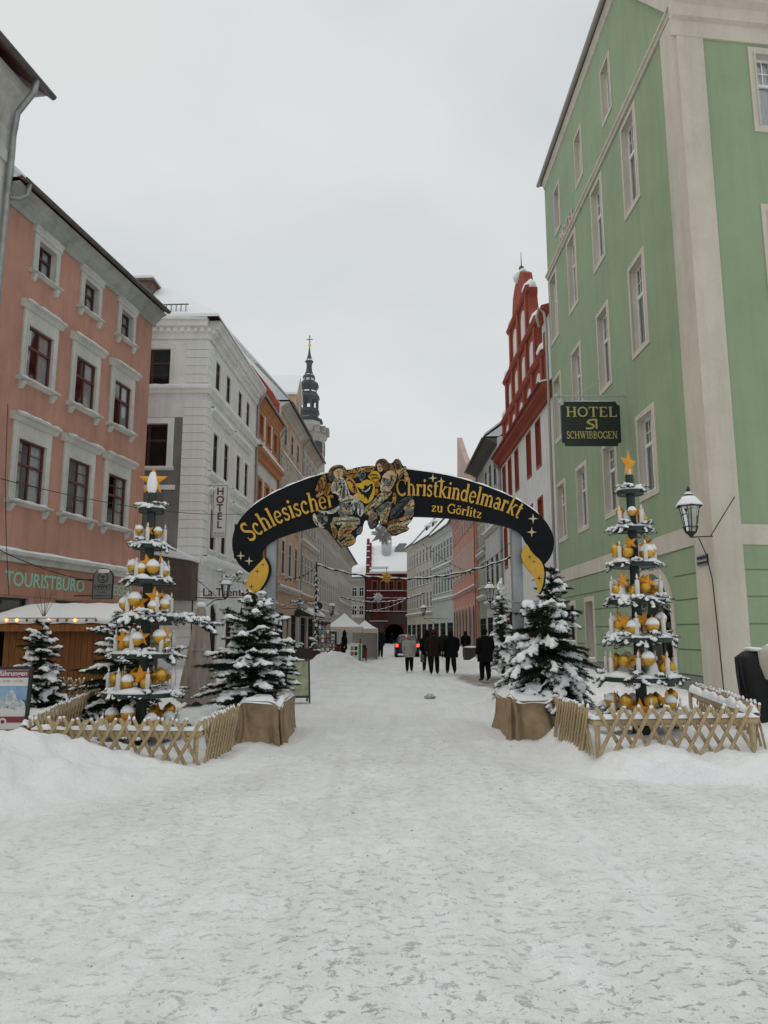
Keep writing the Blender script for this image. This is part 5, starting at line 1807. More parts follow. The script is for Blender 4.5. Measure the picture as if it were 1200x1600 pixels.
PC = {k: mat('paint_' + k, v, 0.7, var=0.2, scale=14, spec=0.15) if k in ('skin', 'gold') else inked('paint_' + k, v) for k, v in dict(
    cream=(0.50, 0.46, 0.34), skin=(0.55, 0.38, 0.24), ochre=(0.40, 0.20, 0.04), gold=(0.56, 0.36, 0.03), brown=(0.16, 0.09, 0.035), grey=(0.17, 0.175, 0.165), dgrey=(0.07, 0.075, 0.075), sand=(0.40, 0.30, 0.16), hair=(0.20, 0.15, 0.06), white=(0.52, 0.52, 0.47), peach=(0.48, 0.25, 0.10), line=(0.012, 0.012, 0.014)).items()}
SIL = [(20, 420), (60, 290), (120, 215), (170, 240), (185, 180), (225, 140), (300, 130), (350, 165), (365, 215), (420, 175), (500, 155), (560, 145), (640, 140), (680, 150), (690, 95), (740, 62), (800, 70), (830, 115), (870, 112), (900, 62), (950, 70), (985, 150), (1020, 140), (1030, 200), (1055, 250), (1045, 288), (960, 282), (912, 330), (900, 400), (920, 462), (960, 478), (1090, 470), (1115, 560), (1110, 660), (1085, 740), (1020, 800), (1060, 845), (960, 880), (890, 915), (820, 870), (795, 810), (735, 790), (725, 720), (715, 790), (630, 850), (592, 760), (600, 700), (550, 770), (540, 880), (470, 910), (465, 990), (380, 1035), (300, 1010), (280, 950), (225, 940), (175, 850), (120, 830), (40, 800), (0, 750), (-5, 680), (60, 636), (215, 588), (285, 556), (262, 500), (236, 440), (150, 468), (15, 478)]
mb = MB()
sil = smooth_pl(SIL + [SIL[0]], 1)[:-1]
me_ = bmesh.new()
vf = [me_.verts.new((zp(*p)[0], -0.12, zp(*p)[1])) for p in sil]
fc = me_.faces.new(vf)
ex = bmesh.ops.extrude_face_region(me_, geom=[fc])
bmesh.ops.translate(me_, verts=[v for v in ex['geom'] if isinstance(v, bmesh.types.BMVert)], vec=(0, 0.04, 0))
bmesh.ops.recalc_face_normals(me_, faces=me_.faces)
bmesh.ops.triangulate(me_, faces=me_.faces)
mm = bpy.data.meshes.new('backing'); me_.to_mesh(mm); me_.free()
mm.materials.append(PC['line'])
link('backing', mm, ANG)
_lay = [0]


def piece(name, col, pts, lay=0, sm=1):
    _lay[0] += 1
    y1 = -0.119 - 0.006 * lay - 0.00013 * _lay[0]
    cx_, cy_ = sum(p[0] for p in pts) / len(pts), sum(p[1] for p in pts) / len(pts)
    gr = 1.15 if sm else 1.0
    pts = [(cx_ + (p[0] - cx_) * gr, cy_ + (p[1] - cy_) * gr) for p in pts]
    q = smooth_pl(pts + [pts[0]], sm)[:-1] if sm else pts
    b_ = bmesh.new()
    vs = [b_.verts.new((zp(*p)[0], y1 - 0.006, zp(*p)[1])) for p in q]
    fc = b_.faces.new(vs)
    ex = bmesh.ops.extrude_face_region(b_, geom=[fc])
    bmesh.ops.translate(b_, verts=[v for v in ex['geom'] if isinstance(v, bmesh.types.BMVert)], vec=(0, 0.008, 0))
    bmesh.ops.recalc_face_normals(b_, faces=b_.faces)
    bmesh.ops.triangulate(b_, faces=b_.faces)
    m_ = bpy.data.meshes.new(name); b_.to_mesh(m_); b_.free()
    m_.materials.append(PC[col])
    return link(name, m_, ANG)


# left angel
piece('wing', 'ochre', [(30, 400), (70, 300), (120, 230), (140, 300), (100, 420)])
piece('wing_feather', 'peach', [(40, 470), (80, 360), (120, 300), (150, 330), (110, 440), (60, 480)], 1)
piece('wing_feather', 'ochre', [(110, 440), (150, 350), (190, 330), (195, 400), (150, 470)], 1)
piece('hair', 'hair', [(172, 250), (190, 180), (240, 145), (310, 140), (355, 180), (355, 235), (300, 290), (230, 270)], 1)
piece('face', 'skin', [(232, 215), (265, 180), (310, 180), (325, 225), (305, 265), (265, 278), (238, 250)], 2)
for q in ([(262, 205), (280, 200), (280, 212), (264, 214)], [(296, 200), (310, 204), (308, 212), (296, 210)], [(270, 248), (292, 248), (284, 257), (274, 255)], [(284, 214), (290, 214), (290, 236), (280, 238)]):
    piece('face_line', 'brown', q, 3, 0)
piece('hair_curl', 'dgrey', [(180, 250), (220, 240), (240, 280), (210, 310), (175, 295)], 2)
piece('robe', 'cream', [(215, 340), (250, 290), (320, 280), (360, 330), (350, 430), (300, 500), (270, 440), (205, 430)], 1)
piece('robe_fold', 'white', [(300, 300), (345, 310), (380, 390), (400, 450), (360, 480), (330, 400)], 2)
piece('robe_fold', 'dgrey', [(330, 390), (345, 400), (335, 480), (318, 500)], 3)
piece('robe_fold', 'dgrey', [(370, 400), (380, 405), (385, 470), (372, 465)], 3)
piece('sleeve', 'cream', [(290, 510), (360, 455), (450, 480), (455, 520), (380, 545), (310, 545)], 2)
piece('hand', 'skin', [(450, 470), (490, 440), (505, 470), (540, 520), (500, 515), (460, 505)], 3)
piece('dress', 'grey', [(300, 560), (400, 560), (420, 640), (380, 690), (290, 690), (280, 610)], 1)
piece('dress', 'sand', [(320, 600), (390, 605), (400, 650), (350, 665), (325, 640)], 2)
piece('dress_fold', 'white', [(430, 540), (500, 520), (550, 580), (540, 680), (500, 690), (470, 600), (430, 690), (410, 620)], 1)
piece('dress_fold', 'grey', [(470, 560), (490, 560), (480, 650), (462, 680)], 2)
piece('cloud', 'grey', [(40, 690), (110, 660), (160, 690), (150, 770), (90, 790), (45, 750)], 1)
piece('cloud', 'white', [(65, 630), (180, 640), (260, 590), (285, 580), (270, 630), (200, 670), (90, 650)], 1)
piece('cloud', 'cream', [(5, 690), (30, 660), (45, 740), (100, 790), (120, 820), (50, 800), (8, 750)], 1)
piece('skirt', 'cream', [(240, 710), (400, 700), (500, 720), (490, 790), (400, 770), (300, 790), (230, 760)], 1)
piece('skirt', 'sand', [(280, 860), (330, 790), (440, 780), (480, 820), (420, 850), (360, 880), (330, 930), (285, 940)], 1)
piece('skirt_fold', 'peach', [(330, 870), (400, 820), (430, 860), (370, 910), (330, 920)], 2)
piece('leg', 'ochre', [(205, 830), (240, 800), (265, 850), (250, 930), (225, 920)], 1)
piece('leg', 'sand', [(190, 780), (215, 750), (235, 800), (205, 830)], 1)
piece('foot', 'sand', [(300, 990), (370, 930), (410, 890), (450, 940), (450, 980), (380, 1020), (310, 1005)], 1)
piece('foot_shade', 'ochre', [(380, 960), (430, 930), (445, 970), (390, 1000)], 2)
piece('hem', 'grey', [(480, 850), (530, 800), (535, 870), (480, 895)], 1)
# lion-like scrollwork, crest, shield
piece('scroll', 'ochre', [(365, 230), (420, 185), (475, 190), (480, 260), (430, 280), (375, 270)], 1)
piece('scroll', 'peach', [(365, 290), (430, 290), (475, 350), (480, 430), (430, 430), (385, 370)], 1)
piece('scroll', 'gold', [(380, 330), (420, 310), (440, 370), (410, 400)], 2)
piece('scroll', 'ochre', [(560, 165), (640, 150), (670, 170), (650, 205), (570, 210)], 1)
piece('scroll', 'gold', [(610, 260), (650, 205), (710, 210), (735, 270), (700, 310), (640, 300)], 1)
piece('scroll', 'ochre', [(660, 320), (720, 310), (730, 360), (690, 380)], 1)
piece('scroll', 'ochre', [(665, 410), (705, 390), (715, 440), (680, 470)], 1)
piece('scroll', 'sand', [(480, 170), (540, 160), (555, 190), (490, 200)], 1)
piece('crest', 'grey', [(485, 215), (520, 200), (570, 220), (575, 260), (540, 290), (535, 320), (515, 290), (488, 260)], 2)
for k in range(5):
    piece('crest_line', 'line', [(495 + k * 17, 222), (500 + k * 17, 222), (530 + k * 3, 285), (527 + k * 3, 285)], 3, 0)
piece('shield', 'gold', [(480, 350), (530, 345), (560, 315), (600, 310), (660, 335), (665, 430), (645, 500), (590, 545), (540, 520), (505, 460)], 3)
piece('eagle', 'line', [(497, 380), (545, 410), (565, 395), (560, 370), (580, 362), (592, 380), (640, 340), (648, 390), (630, 440), (612, 480), (600, 515), (585, 480), (560, 460), (530, 440), (510, 415)], 4)
piece('eagle_crescent', 'white', [(520, 395), (560, 420), (600, 405), (628, 360), (610, 415), (565, 436)], 5)
for q in ([(520, 425), (545, 440), (530, 465)], [(620, 430), (645, 435), (628, 455)], [(560, 465), (575, 480), (565, 505)]):
    piece('eagle_feather', 'line', q, 4, 0)
# right angel
piece('hair', 'brown', [(690, 190), (690, 110), (740, 72), (800, 80), (820, 140), (810, 195), (760, 180), (735, 110), (705, 130)], 2)
piece('face', 'skin', [(705, 130), (740, 105), (770, 125), (775, 170), (745, 205), (712, 195)], 1)
for q in ([(716, 145), (730, 142), (730, 150), (718, 153)], [(744, 142), (758, 145), (756, 152), (744, 150)], [(724, 184), (742, 184), (734, 192), (728, 191)], [(730, 152), (738, 152), (736, 172), (727, 174)]):
    piece('face_line', 'brown', q, 3, 0)
piece('shoulder', 'skin', [(770, 260), (820, 210), (880, 215), (910, 270), (870, 360), (820, 420), (770, 430), (740, 380)], 1)
piece('bodice', 'grey', [(760, 280), (830, 290), (845, 340), (810, 370), (770, 330)], 2)
piece('robe', 'cream', [(740, 340), (780, 350), (800, 410), (740, 430)], 2)
piece('arm', 'sand', [(850, 250), (905, 250), (905, 310), (850, 380), (825, 400)], 2)
piece('wing', 'hair', [(890, 130), (910, 75), (945, 80), (970, 150), (940, 190), (900, 180)], 1)
piece('wing', 'brown', [(830, 130), (870, 125), (885, 190), (840, 190)], 1)
piece('wing', 'sand', [(930, 200), (1010, 155), (1020, 200), (980, 240), (940, 300)], 1)
piece('wing', 'peach', [(1000, 230), (1025, 210), (1045, 260), (1040, 320), (1005, 300)], 1)
piece('wing', 'ochre', [(880, 180), (925, 195), (915, 240), (885, 215)], 2)
piece('sash', 'ochre', [(880, 450), (910, 450), (905, 550), (880, 560), (865, 530)], 1)
piece('dress', 'sand', [(560, 610), (640, 550), (740, 440), (860, 430), (790, 520), (690, 600), (640, 680), (590, 660)], 1)
piece('dress_fold', 'cream', [(640, 560), (700, 500), (750, 480), (730, 550), (660, 610)], 2)
piece('dress_fold', 'grey', [(620, 690), (690, 650), (705, 760), (640, 830), (605, 760)], 1)
piece('dress_fold', 'ochre', [(650, 690), (690, 670), (690, 720), (655, 740)], 2)
piece('cloud', 'grey', [(700, 620), (780, 550), (870, 545), (830, 640), (760, 690), (705, 670)], 1)
piece('cloud', 'dgrey', [(850, 640), (960, 520), (1060, 480), (1090, 500), (1010, 600), (930, 680), (860, 720)], 1)
piece('cloud', 'sand', [(1000, 600), (1060, 530), (1100, 520), (1105, 600), (1070, 640), (1010, 640)], 2)
piece('cloud_fold', 'grey', [(1020, 640), (1090, 610), (1100, 680), (1050, 720), (990, 700)], 2)
piece('cloud_fold', 'peach', [(950, 720), (1020, 690), (1060, 710), (1000, 740), (960, 745)], 3)
piece('skirt', 'sand', [(740, 700), (800, 600), (850, 590), (820, 690), (800, 770), (745, 770)], 2)
piece('skirt', 'brown', [(800, 780), (870, 730), (950, 730), (930, 790), (850, 800)], 1)
piece('foot', 'sand', [(820, 820), (900, 770), (1000, 790), (1050, 840), (960, 860), (890, 890), (830, 850)], 1)
piece('foot_shade', 'brown', [(830, 850), (900, 850), (940, 870), (890, 900), (845, 875)], 2)
piece('hem', 'cream', [(965, 765), (1060, 730), (1075, 750), (1010, 790)], 1)

rr = random.Random(77)
FOLDS = [[(250, 300), (262, 360), (255, 430)], [(300, 300), (310, 380), (300, 470)], [(330, 330), (350, 420), (345, 500)], [(310, 545), (370, 520), (440, 515)], [(420, 560), (440, 640), (415, 700)], [(455, 545), (470, 620), (455, 700)], [(500, 540), (520, 620), (515, 690)],
         [(240, 760), (330, 745), (430, 750), (500, 740)], [(290, 860), (350, 815), (430, 805)], [(300, 930), (340, 870), (420, 835)], [(215, 820), (235, 870), (230, 925)], [(320, 1000), (370, 960), (430, 950)], [(60, 700), (100, 740), (150, 760)], [(100, 660), (110, 720), (90, 785)], [(180, 700), (230, 680), (290, 700)],
         [(60, 330), (75, 390), (50, 450)], [(95, 300), (110, 360), (80, 440)], [(130, 290), (145, 350), (115, 430)], [(165, 350), (160, 410), (140, 460)], [(640, 560), (690, 530), (730, 470)], [(600, 640), (660, 600), (720, 530)], [(650, 640), (720, 590), (800, 510)], [(760, 440), (800, 430), (850, 440)],
         [(720, 640), (780, 610), (830, 560)], [(860, 700), (930, 640), (1000, 540)], [(900, 690), (970, 620), (1050, 520)], [(1000, 640), (1050, 600), (1095, 590)], [(760, 760), (790, 690), (830, 620)], [(830, 830), (900, 810), (990, 815)], [(860, 860), (930, 840), (1020, 850)], [(620, 740), (655, 720), (690, 680)], [(640, 800), (660, 760), (700, 730)],
         [(380, 250), (420, 225), (470, 230)], [(390, 300), (430, 320), (460, 380)], [(620, 250), (660, 240), (710, 250)], [(640, 290), (680, 270), (725, 285)], [(570, 190), (610, 175), (655, 180)], [(200, 190), (250, 165), (320, 165)], [(700, 120), (745, 90), (800, 110)], [(905, 110), (920, 140), (925, 180)], [(935, 110), (945, 140), (945, 180)], [(950, 220), (980, 195), (1010, 180)], [(945, 260), (975, 230), (1000, 215)], [(860, 260), (850, 320), (825, 380)]]
for k, fl in enumerate(FOLDS):
    m_ = MB()
    ribbon(m_, [zp(*q) for q in smooth_pl(fl, 1)], rr.uniform(0.006, 0.012), lambda x, y: (x, y), -0.158 - 0.0001 * k, -0.13)
    m_.build('painted_line', PC['line'], ANG)
# ------------------------------------------------------------------ firs, made of needle-covered twigs with snow lying on them
NEEDLE = mat('fir_needles', (0.022, 0.034, 0.020), 0.8, var=0.5, scale=6, spec=0.06)
BARK = mat('fir_bark', (0.06, 0.042, 0.03), 0.9, var=0.4, scale=12, bump=0.4, bscale=30)


def needles(segs, rng, dens=95, ln=0.042, wd=0.0055):
    """numpy needle triangles along segments (list of p0,p1,weight)"""
    P0 = np.array([s[0] for s in segs]); P1 = np.array([s[1] for s in segs])
    d = P1 - P0
    L = np.linalg.norm(d, axis=1)
    cnt = np.maximum(2, (L * dens).astype(int))
    idx = np.repeat(np.arange(len(segs)), cnt)
    t = rng.rand(len(idx))
    base = P0[idx] + d[idx] * t[:, None]
    ax = d[idx] / np.maximum(L[idx], 1e-6)[:, None]
    rv = rng.randn(len(idx), 3)
    rv -= ax * np.sum(rv * ax, 1)[:, None]
    rv /= np.maximum(np.linalg.norm(rv, axis=1), 1e-6)[:, None]
    dirn = rv * 0.85 + ax * 0.65
    dirn /= np.linalg.norm(dirn, axis=1)[:, None]
    sd = np.cross(dirn, ax)
    sd /= np.maximum(np.linalg.norm(sd, axis=1), 1e-6)[:, None]
    ll = ln * (0.7 + 0.6 * rng.rand(len(idx)))[:, None]
    a = base - sd * wd; b = base + sd * wd; c = base + dirn * ll
    V = np.stack([a, b, c], 1).reshape(-1, 3)
    F = np.arange(len(V)).reshape(-1, 3)
    return V, F


def np_mesh(name, V, F, m, smooth=False):
    me = bpy.data.meshes.new(name)
    me.vertices.add(len(V)); me.vertices.foreach_set('co', np.asarray(V, np.float32).ravel())
    F = np.asarray(F, np.int32)
    me.loops.add(F.size); me.loops.foreach_set('vertex_index', F.ravel())
    me.polygons.add(len(F)); me.polygons.foreach_set('loop_start', np.arange(0, F.size, F.shape[1], dtype=np.int32))
    if smooth:
        me.polygons.foreach_set('use_smooth', np.ones(len(F), bool))
    me.update(calc_edges=True)
    me.materials.append(m)
    return me


def blobs_mesh(name, cs, rs, rng, lump=0.2, sub=1):
    v, f = ICO[sub]
    v = np.asarray(v); f = np.asarray(f)
    cs = np.asarray(cs); rs = np.asarray(rs)
    n = len(cs)
    k = 1 + lump * (rng.rand(n, len(v)) - 0.5) * 2
    V = v[None] * k[..., None] * rs[:, None, :] + cs[:, None, :]
    F = f[None] + (np.arange(n) * len(v))[:, None, None]
    return np_mesh(name, V.reshape(-1, 3), F.reshape(-1, 3), SNOW, True)


def fir(name, label, loc, h, rad, seed, base=0.12, snow=1.0, vox=0.02, droop=0.25, whorls=None, pad=0.055, group=None, dens=170, lean=(0, 0), tipbare=0.0, shape=0.75):
    rng = np.random.RandomState(seed); rr = random.Random(seed)
    root = thing(name, label, 'tree', loc, group=group)
    segs = []; wood = MB(); bc = []; br = []
    tr = [(lean[0] * t * t * h, lean[1] * t * t * h, t * h) for t in [k / 8 for k in range(9)]]
    tk = MB(); tk.tube(tr, [0.012 + 0.018 * h * (1 - k / 8) for k in range(9)], 7)
    tk.build('trunk', BARK, root, smooth=True)

    def axis(z):
        t = z / h
        return np.array([lean[0] * t * t * h, lean[1] * t * t * h, z])
    n_w = whorls or int(h * 8.0)
    for w in range(n_w):
        t = (w + rr.random() * 0.5) / n_w
        z = h * (base + (0.985 - base) * t)
        Lb = rad * (1 - t) ** shape + 0.07
        nb = 5 if t > 0.8 else 7 if t > 0.4 else 9
        for b in range(nb):
            az = 2 * math.pi * (b + rr.random() * 0.9) / nb + w * 1.1
            zj = z + rr.uniform(-0.6, 0.6) * h / n_w
            L = Lb * rr.uniform(0.6, 1.18) * (0.9 + 0.22 * math.sin(2 * az + seed) + 0.12 * math.sin(3 * az + 2.0 * t * 6 + seed))
            up = 0.55 * t - 0.05 + rr.uniform(-0.1, 0.12)
            dr = droop * rr.uniform(0.6, 1.3) * (1.1 - 0.6 * t)
            n = max(3, int(L / 0.11))
            pts = []
            for i in range(n + 1):
                s = i / n
                q = axis(zj) + np.array([math.cos(az) * L * s, math.sin(az) * L * s, L * (up * s - dr * s * s)])
                pts.append(q)
            wood.tube([tuple(p) for p in pts], [0.004 + 0.012 * L * (1 - i / n) for i in range(n + 1)], 4, cap=False)
            side = np.array([-math.sin(az), math.cos(az), 0])
            out_ = np.array([math.cos(az), math.sin(az), 0])
            loaded = rr.random() < 0.62 * snow
            for i in range(n):
                segs.append((pts[i], pts[i + 1]))
                s = (i + 0.5) / n
                if loaded and s > 0.3 and rr.random() < 0.85:
                    p = (pts[i] + pts[i + 1]) / 2
                    th = pad * rr.uniform(0.7, 1.15)
                    bc.append(p + np.array([0, 0, th * 0.45])); wb_ = 0.07 * rr.uniform(0.6, 1.2); br.append((wb_, wb_, th))
                if s < 0.12:
                    continue
                for sg in (-1, 1, -1, 1):
                    tl_ = (0.36 * L * (1 - s) ** 0.8 + 0.06) * rr.uniform(0.7, 1.2)
                    p0 = pts[i] + (pts[i + 1] - pts[i]) * rr.random()
                    dv = out_ * rr.uniform(0.5, 0.8) + side * sg * rr.uniform(0.7, 1.0)
                    dv = dv / np.linalg.norm(dv)
                    p1 = p0 + dv * tl_ + np.array([0, 0, tl_ * (rr.uniform(-0.18, 0.1) - dr * 0.5)])
                    segs.append((p0, p1))
                    if tl_ > 0.16:
                        for s2 in (-1, 1):
                            pm = p0 + (p1 - p0) * rr.uniform(0.35, 0.6)
                            dd = dv + s2 * np.cross(dv, [0, 0, 1]) * 0.8
                            segs.append((pm, pm + dd / np.linalg.norm(dd) * tl_ * 0.45 - np.array([0, 0, 0.02])))
                    if loaded and s > 0.3 and rr.random() < 0.6:
                        k = max(2, int(tl_ / 0.05))
                        for j in range(k):
                            u = (j + 0.5) / k
                            th = pad * 0.75 * (1 - 0.5 * u) * rr.uniform(0.7, 1.2)
                            bc.append(p0 + (p1 - p0) * u + np.array([0, 0, th * 0.5 + 0.004])); br.append((0.038, 0.038, th * 0.85))
    wood.build('branches', BARK, root)
    segs.append((axis(h * 0.86), axis(h)))
    V, F = needles(segs, rng, dens)
    link('crown', np_mesh('crown', V, F, NEEDLE), root)
    if bc:
        o = link('crown_snow', blobs_mesh('crown_snow', bc, br, rng, 0.25), root)
        remesh(o, vox, 5, 0.5)
    return root


fir('fir_tree', 'wide snow-laden fir in the burlap planter below the left arch post', (-2.28, 13.0, 0.3), 2.08, 1.05, 11, base=0.17, droop=0.16, snow=1.2, vox=0.02, pad=0.055, shape=0.5)
fir('fir_tree', 'drooping fir heavy with snow in the burlap planter below the right arch post', (2.75, 12.95, 0.5), 1.72, 0.92, 23, base=0.2, droop=0.5, vox=0.02, pad=0.1, shape=0.36, snow=0.78)
fir('fir_tree', 'taller fir standing just behind the drooping one, its tip beside the right gold leaf', (3.15, 13.9, 0.1), 2.85, 0.95, 31, base=0.1, snow=0.9, droop=0.45, vox=0.025, pad=0.07, shape=0.7)
fir('fir_tree', 'small fir with bare tip behind the back-left lattice fence before the stall', (-7.05, 15.4, 0.15), 1.8, 0.8, 43, snow=1.2, base=0.05, droop=0.3, vox=0.024, pad=0.06)
fir('fir_tree', 'low fir beside the left candle pyramid near the stall wall', (-4.75, 13.6, 0.12), 1.9, 0.95, 57, base=0.03, droop=0.3, vox=0.024, pad=0.055)
fir('fir_tree', 'slim snowy fir far along the right house fronts behind the dark pedestrian', (4.35, 27.5, 0.2), 3.5, 0.75, 61, base=0.1, droop=0.35, vox=0.04, pad=0.07, dens=60)
fir('fir_tree', 'dim small fir at the extreme left edge before the stall corner', (-8.5, 14.9, 0.15), 1.75, 0.8, 71, base=0.05, droop=0.3, vox=0.03, pad=0.05)


# --- short sprigs used as decoration
def sprig_meshes(seed, L=0.34):
    rng = np.random.RandomState(seed); rr = random.Random(seed)
    segs = []; bc = []; br = []
    for k in range(3):
        a = rr.uniform(-0.7, 0.7)
        d = np.array([math.cos(a), math.sin(a), rr.uniform(-0.35, 0.25)])
        p0 = np.zeros(3); p1 = d * L * rr.uniform(0.7, 1.1) + np.array([0, 0, -0.03])
        segs.append((p0, p1))
        for j in range(6):
            s = 0.2 + 0.13 * j
            for sg in (-1, 1):
                q = p0 + (p1 - p0) * s
                e = d * 0.7 + sg * np.array([-d[1], d[0], 0]) * 0.8
                segs.append((q, q + e * 0.13 * (1.2 - s)))
        for j in range(4):
            s = 0.2 + 0.2 * j
            th = rr.uniform(0.02, 0.045)
            bc.append(p0 + (p1 - p0) * s + np.array([0, rr.uniform(-.03, .03), th * 0.6])); br.append((0.045, 0.045, th))
    V, F = needles(segs, rng, 150, 0.04)
    return np_mesh('fir_sprig', V, F, NEEDLE), blobs_mesh('sprig_snow', bc, br, rng, 0.25, 2)


SPRIGS = [sprig_meshes(s) for s in (1, 2, 3, 4)]


def put_sprig(parent, k, x, y, z, az, sc=1.0, tilt=0.0):
    a, b = SPRIGS[k % 4]
    o = link('fir_sprig', a, parent, T(x, y, z) @ Matrix.Rotation(az, 4, 'Z') @ Matrix.Rotation(tilt, 4, 'Y') @ Matrix.Scale(sc, 4))
    link('sprig_snow', b, o)
    return o


# ------------------------------------------------------------------ candle pyramids
DKGREEN = mat('dark_green_enamel', (0.012, 0.028, 0.024), 0.5, var=0.3, scale=5)
WAX = mat('candle_white', (0.68, 0.68, 0.66), 0.5, var=0.08, scale=5)
GBALL = mat('gold_bauble', (0.66, 0.38, 0.06), 0.42, 0.75, var=0.2, scale=12)
STARO = mat('star_orange', (0.72, 0.30, 0.012), 0.45, var=0.15, scale=9)
FROST = mat('frosted_white', (0.62, 0.63, 0.64), 0.6, var=0.1, scale=8)


def star_prism(mb, r, t, n=5, inner=0.42, rot=math.pi / 2):
    p = []
    for k in range(2 * n):
        a = rot + k * math.pi / n
        q = r if k % 2 == 0 else r * inner
        p.append((q * math.cos(a), q * math.sin(a)))
    V = [(x, 0, z) for x, z in p] + [(0, -t, 0), (0, t, 0)]
    m = len(p)
    mb.add(V, [(i, (i + 1) % m, m) for i in range(m)] + [((i + 1) % m, i, m + 1) for i in range(m)])
    return mb


def _mesh(mb, name, m, smooth=False):
    me = bpy.data.meshes.new(name); me.from_pydata(mb.v, [], mb.f); me.materials.append(m)
    if smooth:
        me.polygons.foreach_set('use_smooth', [True] * len(me.polygons))
    return me


STAR_ME = _mesh(star_prism(MB(), 0.16, 0.035), 'star', STARO)
STAR_BIG = _mesh(star_prism(MB(), 0.24, 0.05), 'top_star', STARO)
mb = MB(); mb.lathe([(0.0, -0.088), (0.045, -0.076), (0.076, -0.045), (0.088, 0.0), (0.076, 0.045), (0.045, 0.076), (0.02, 0.087), (0.02, 0.1), (0.0, 0.1)], 18)
BALL_ME = _mesh(mb, 'gold_ball', GBALL, True)
mb = MB(); mb.lathe([(0.091, 0.012), (0.085, 0.05), (0.06, 0.085), (0.03, 0.105), (0.0, 0.11)], 14)
BALLCAP = _mesh(mb, 'ball_snow', SNOW, True)
mb = MB(); mb.lathe([(0.034, 0), (0.034, 0.27), (0.03, 0.285), (0.008, 0.29), (0.008, 0.3), (0.018, 0.325), (0.014, 0.35), (0.001, 0.385)], 10)
CANDLE_ME = _mesh(mb, 'candle', WAX, True)
mb = MB(); mb.lathe([(0.10, 0.0), (0.085, 0.03), (0.06, 0.09), (0.05, 0.15), (0.03, 0.19), (0.012, 0.2), (0.012, 0.225), (0, 0.225)], 14)
BELL_ME = _mesh(mb, 'bell', FROST, True)


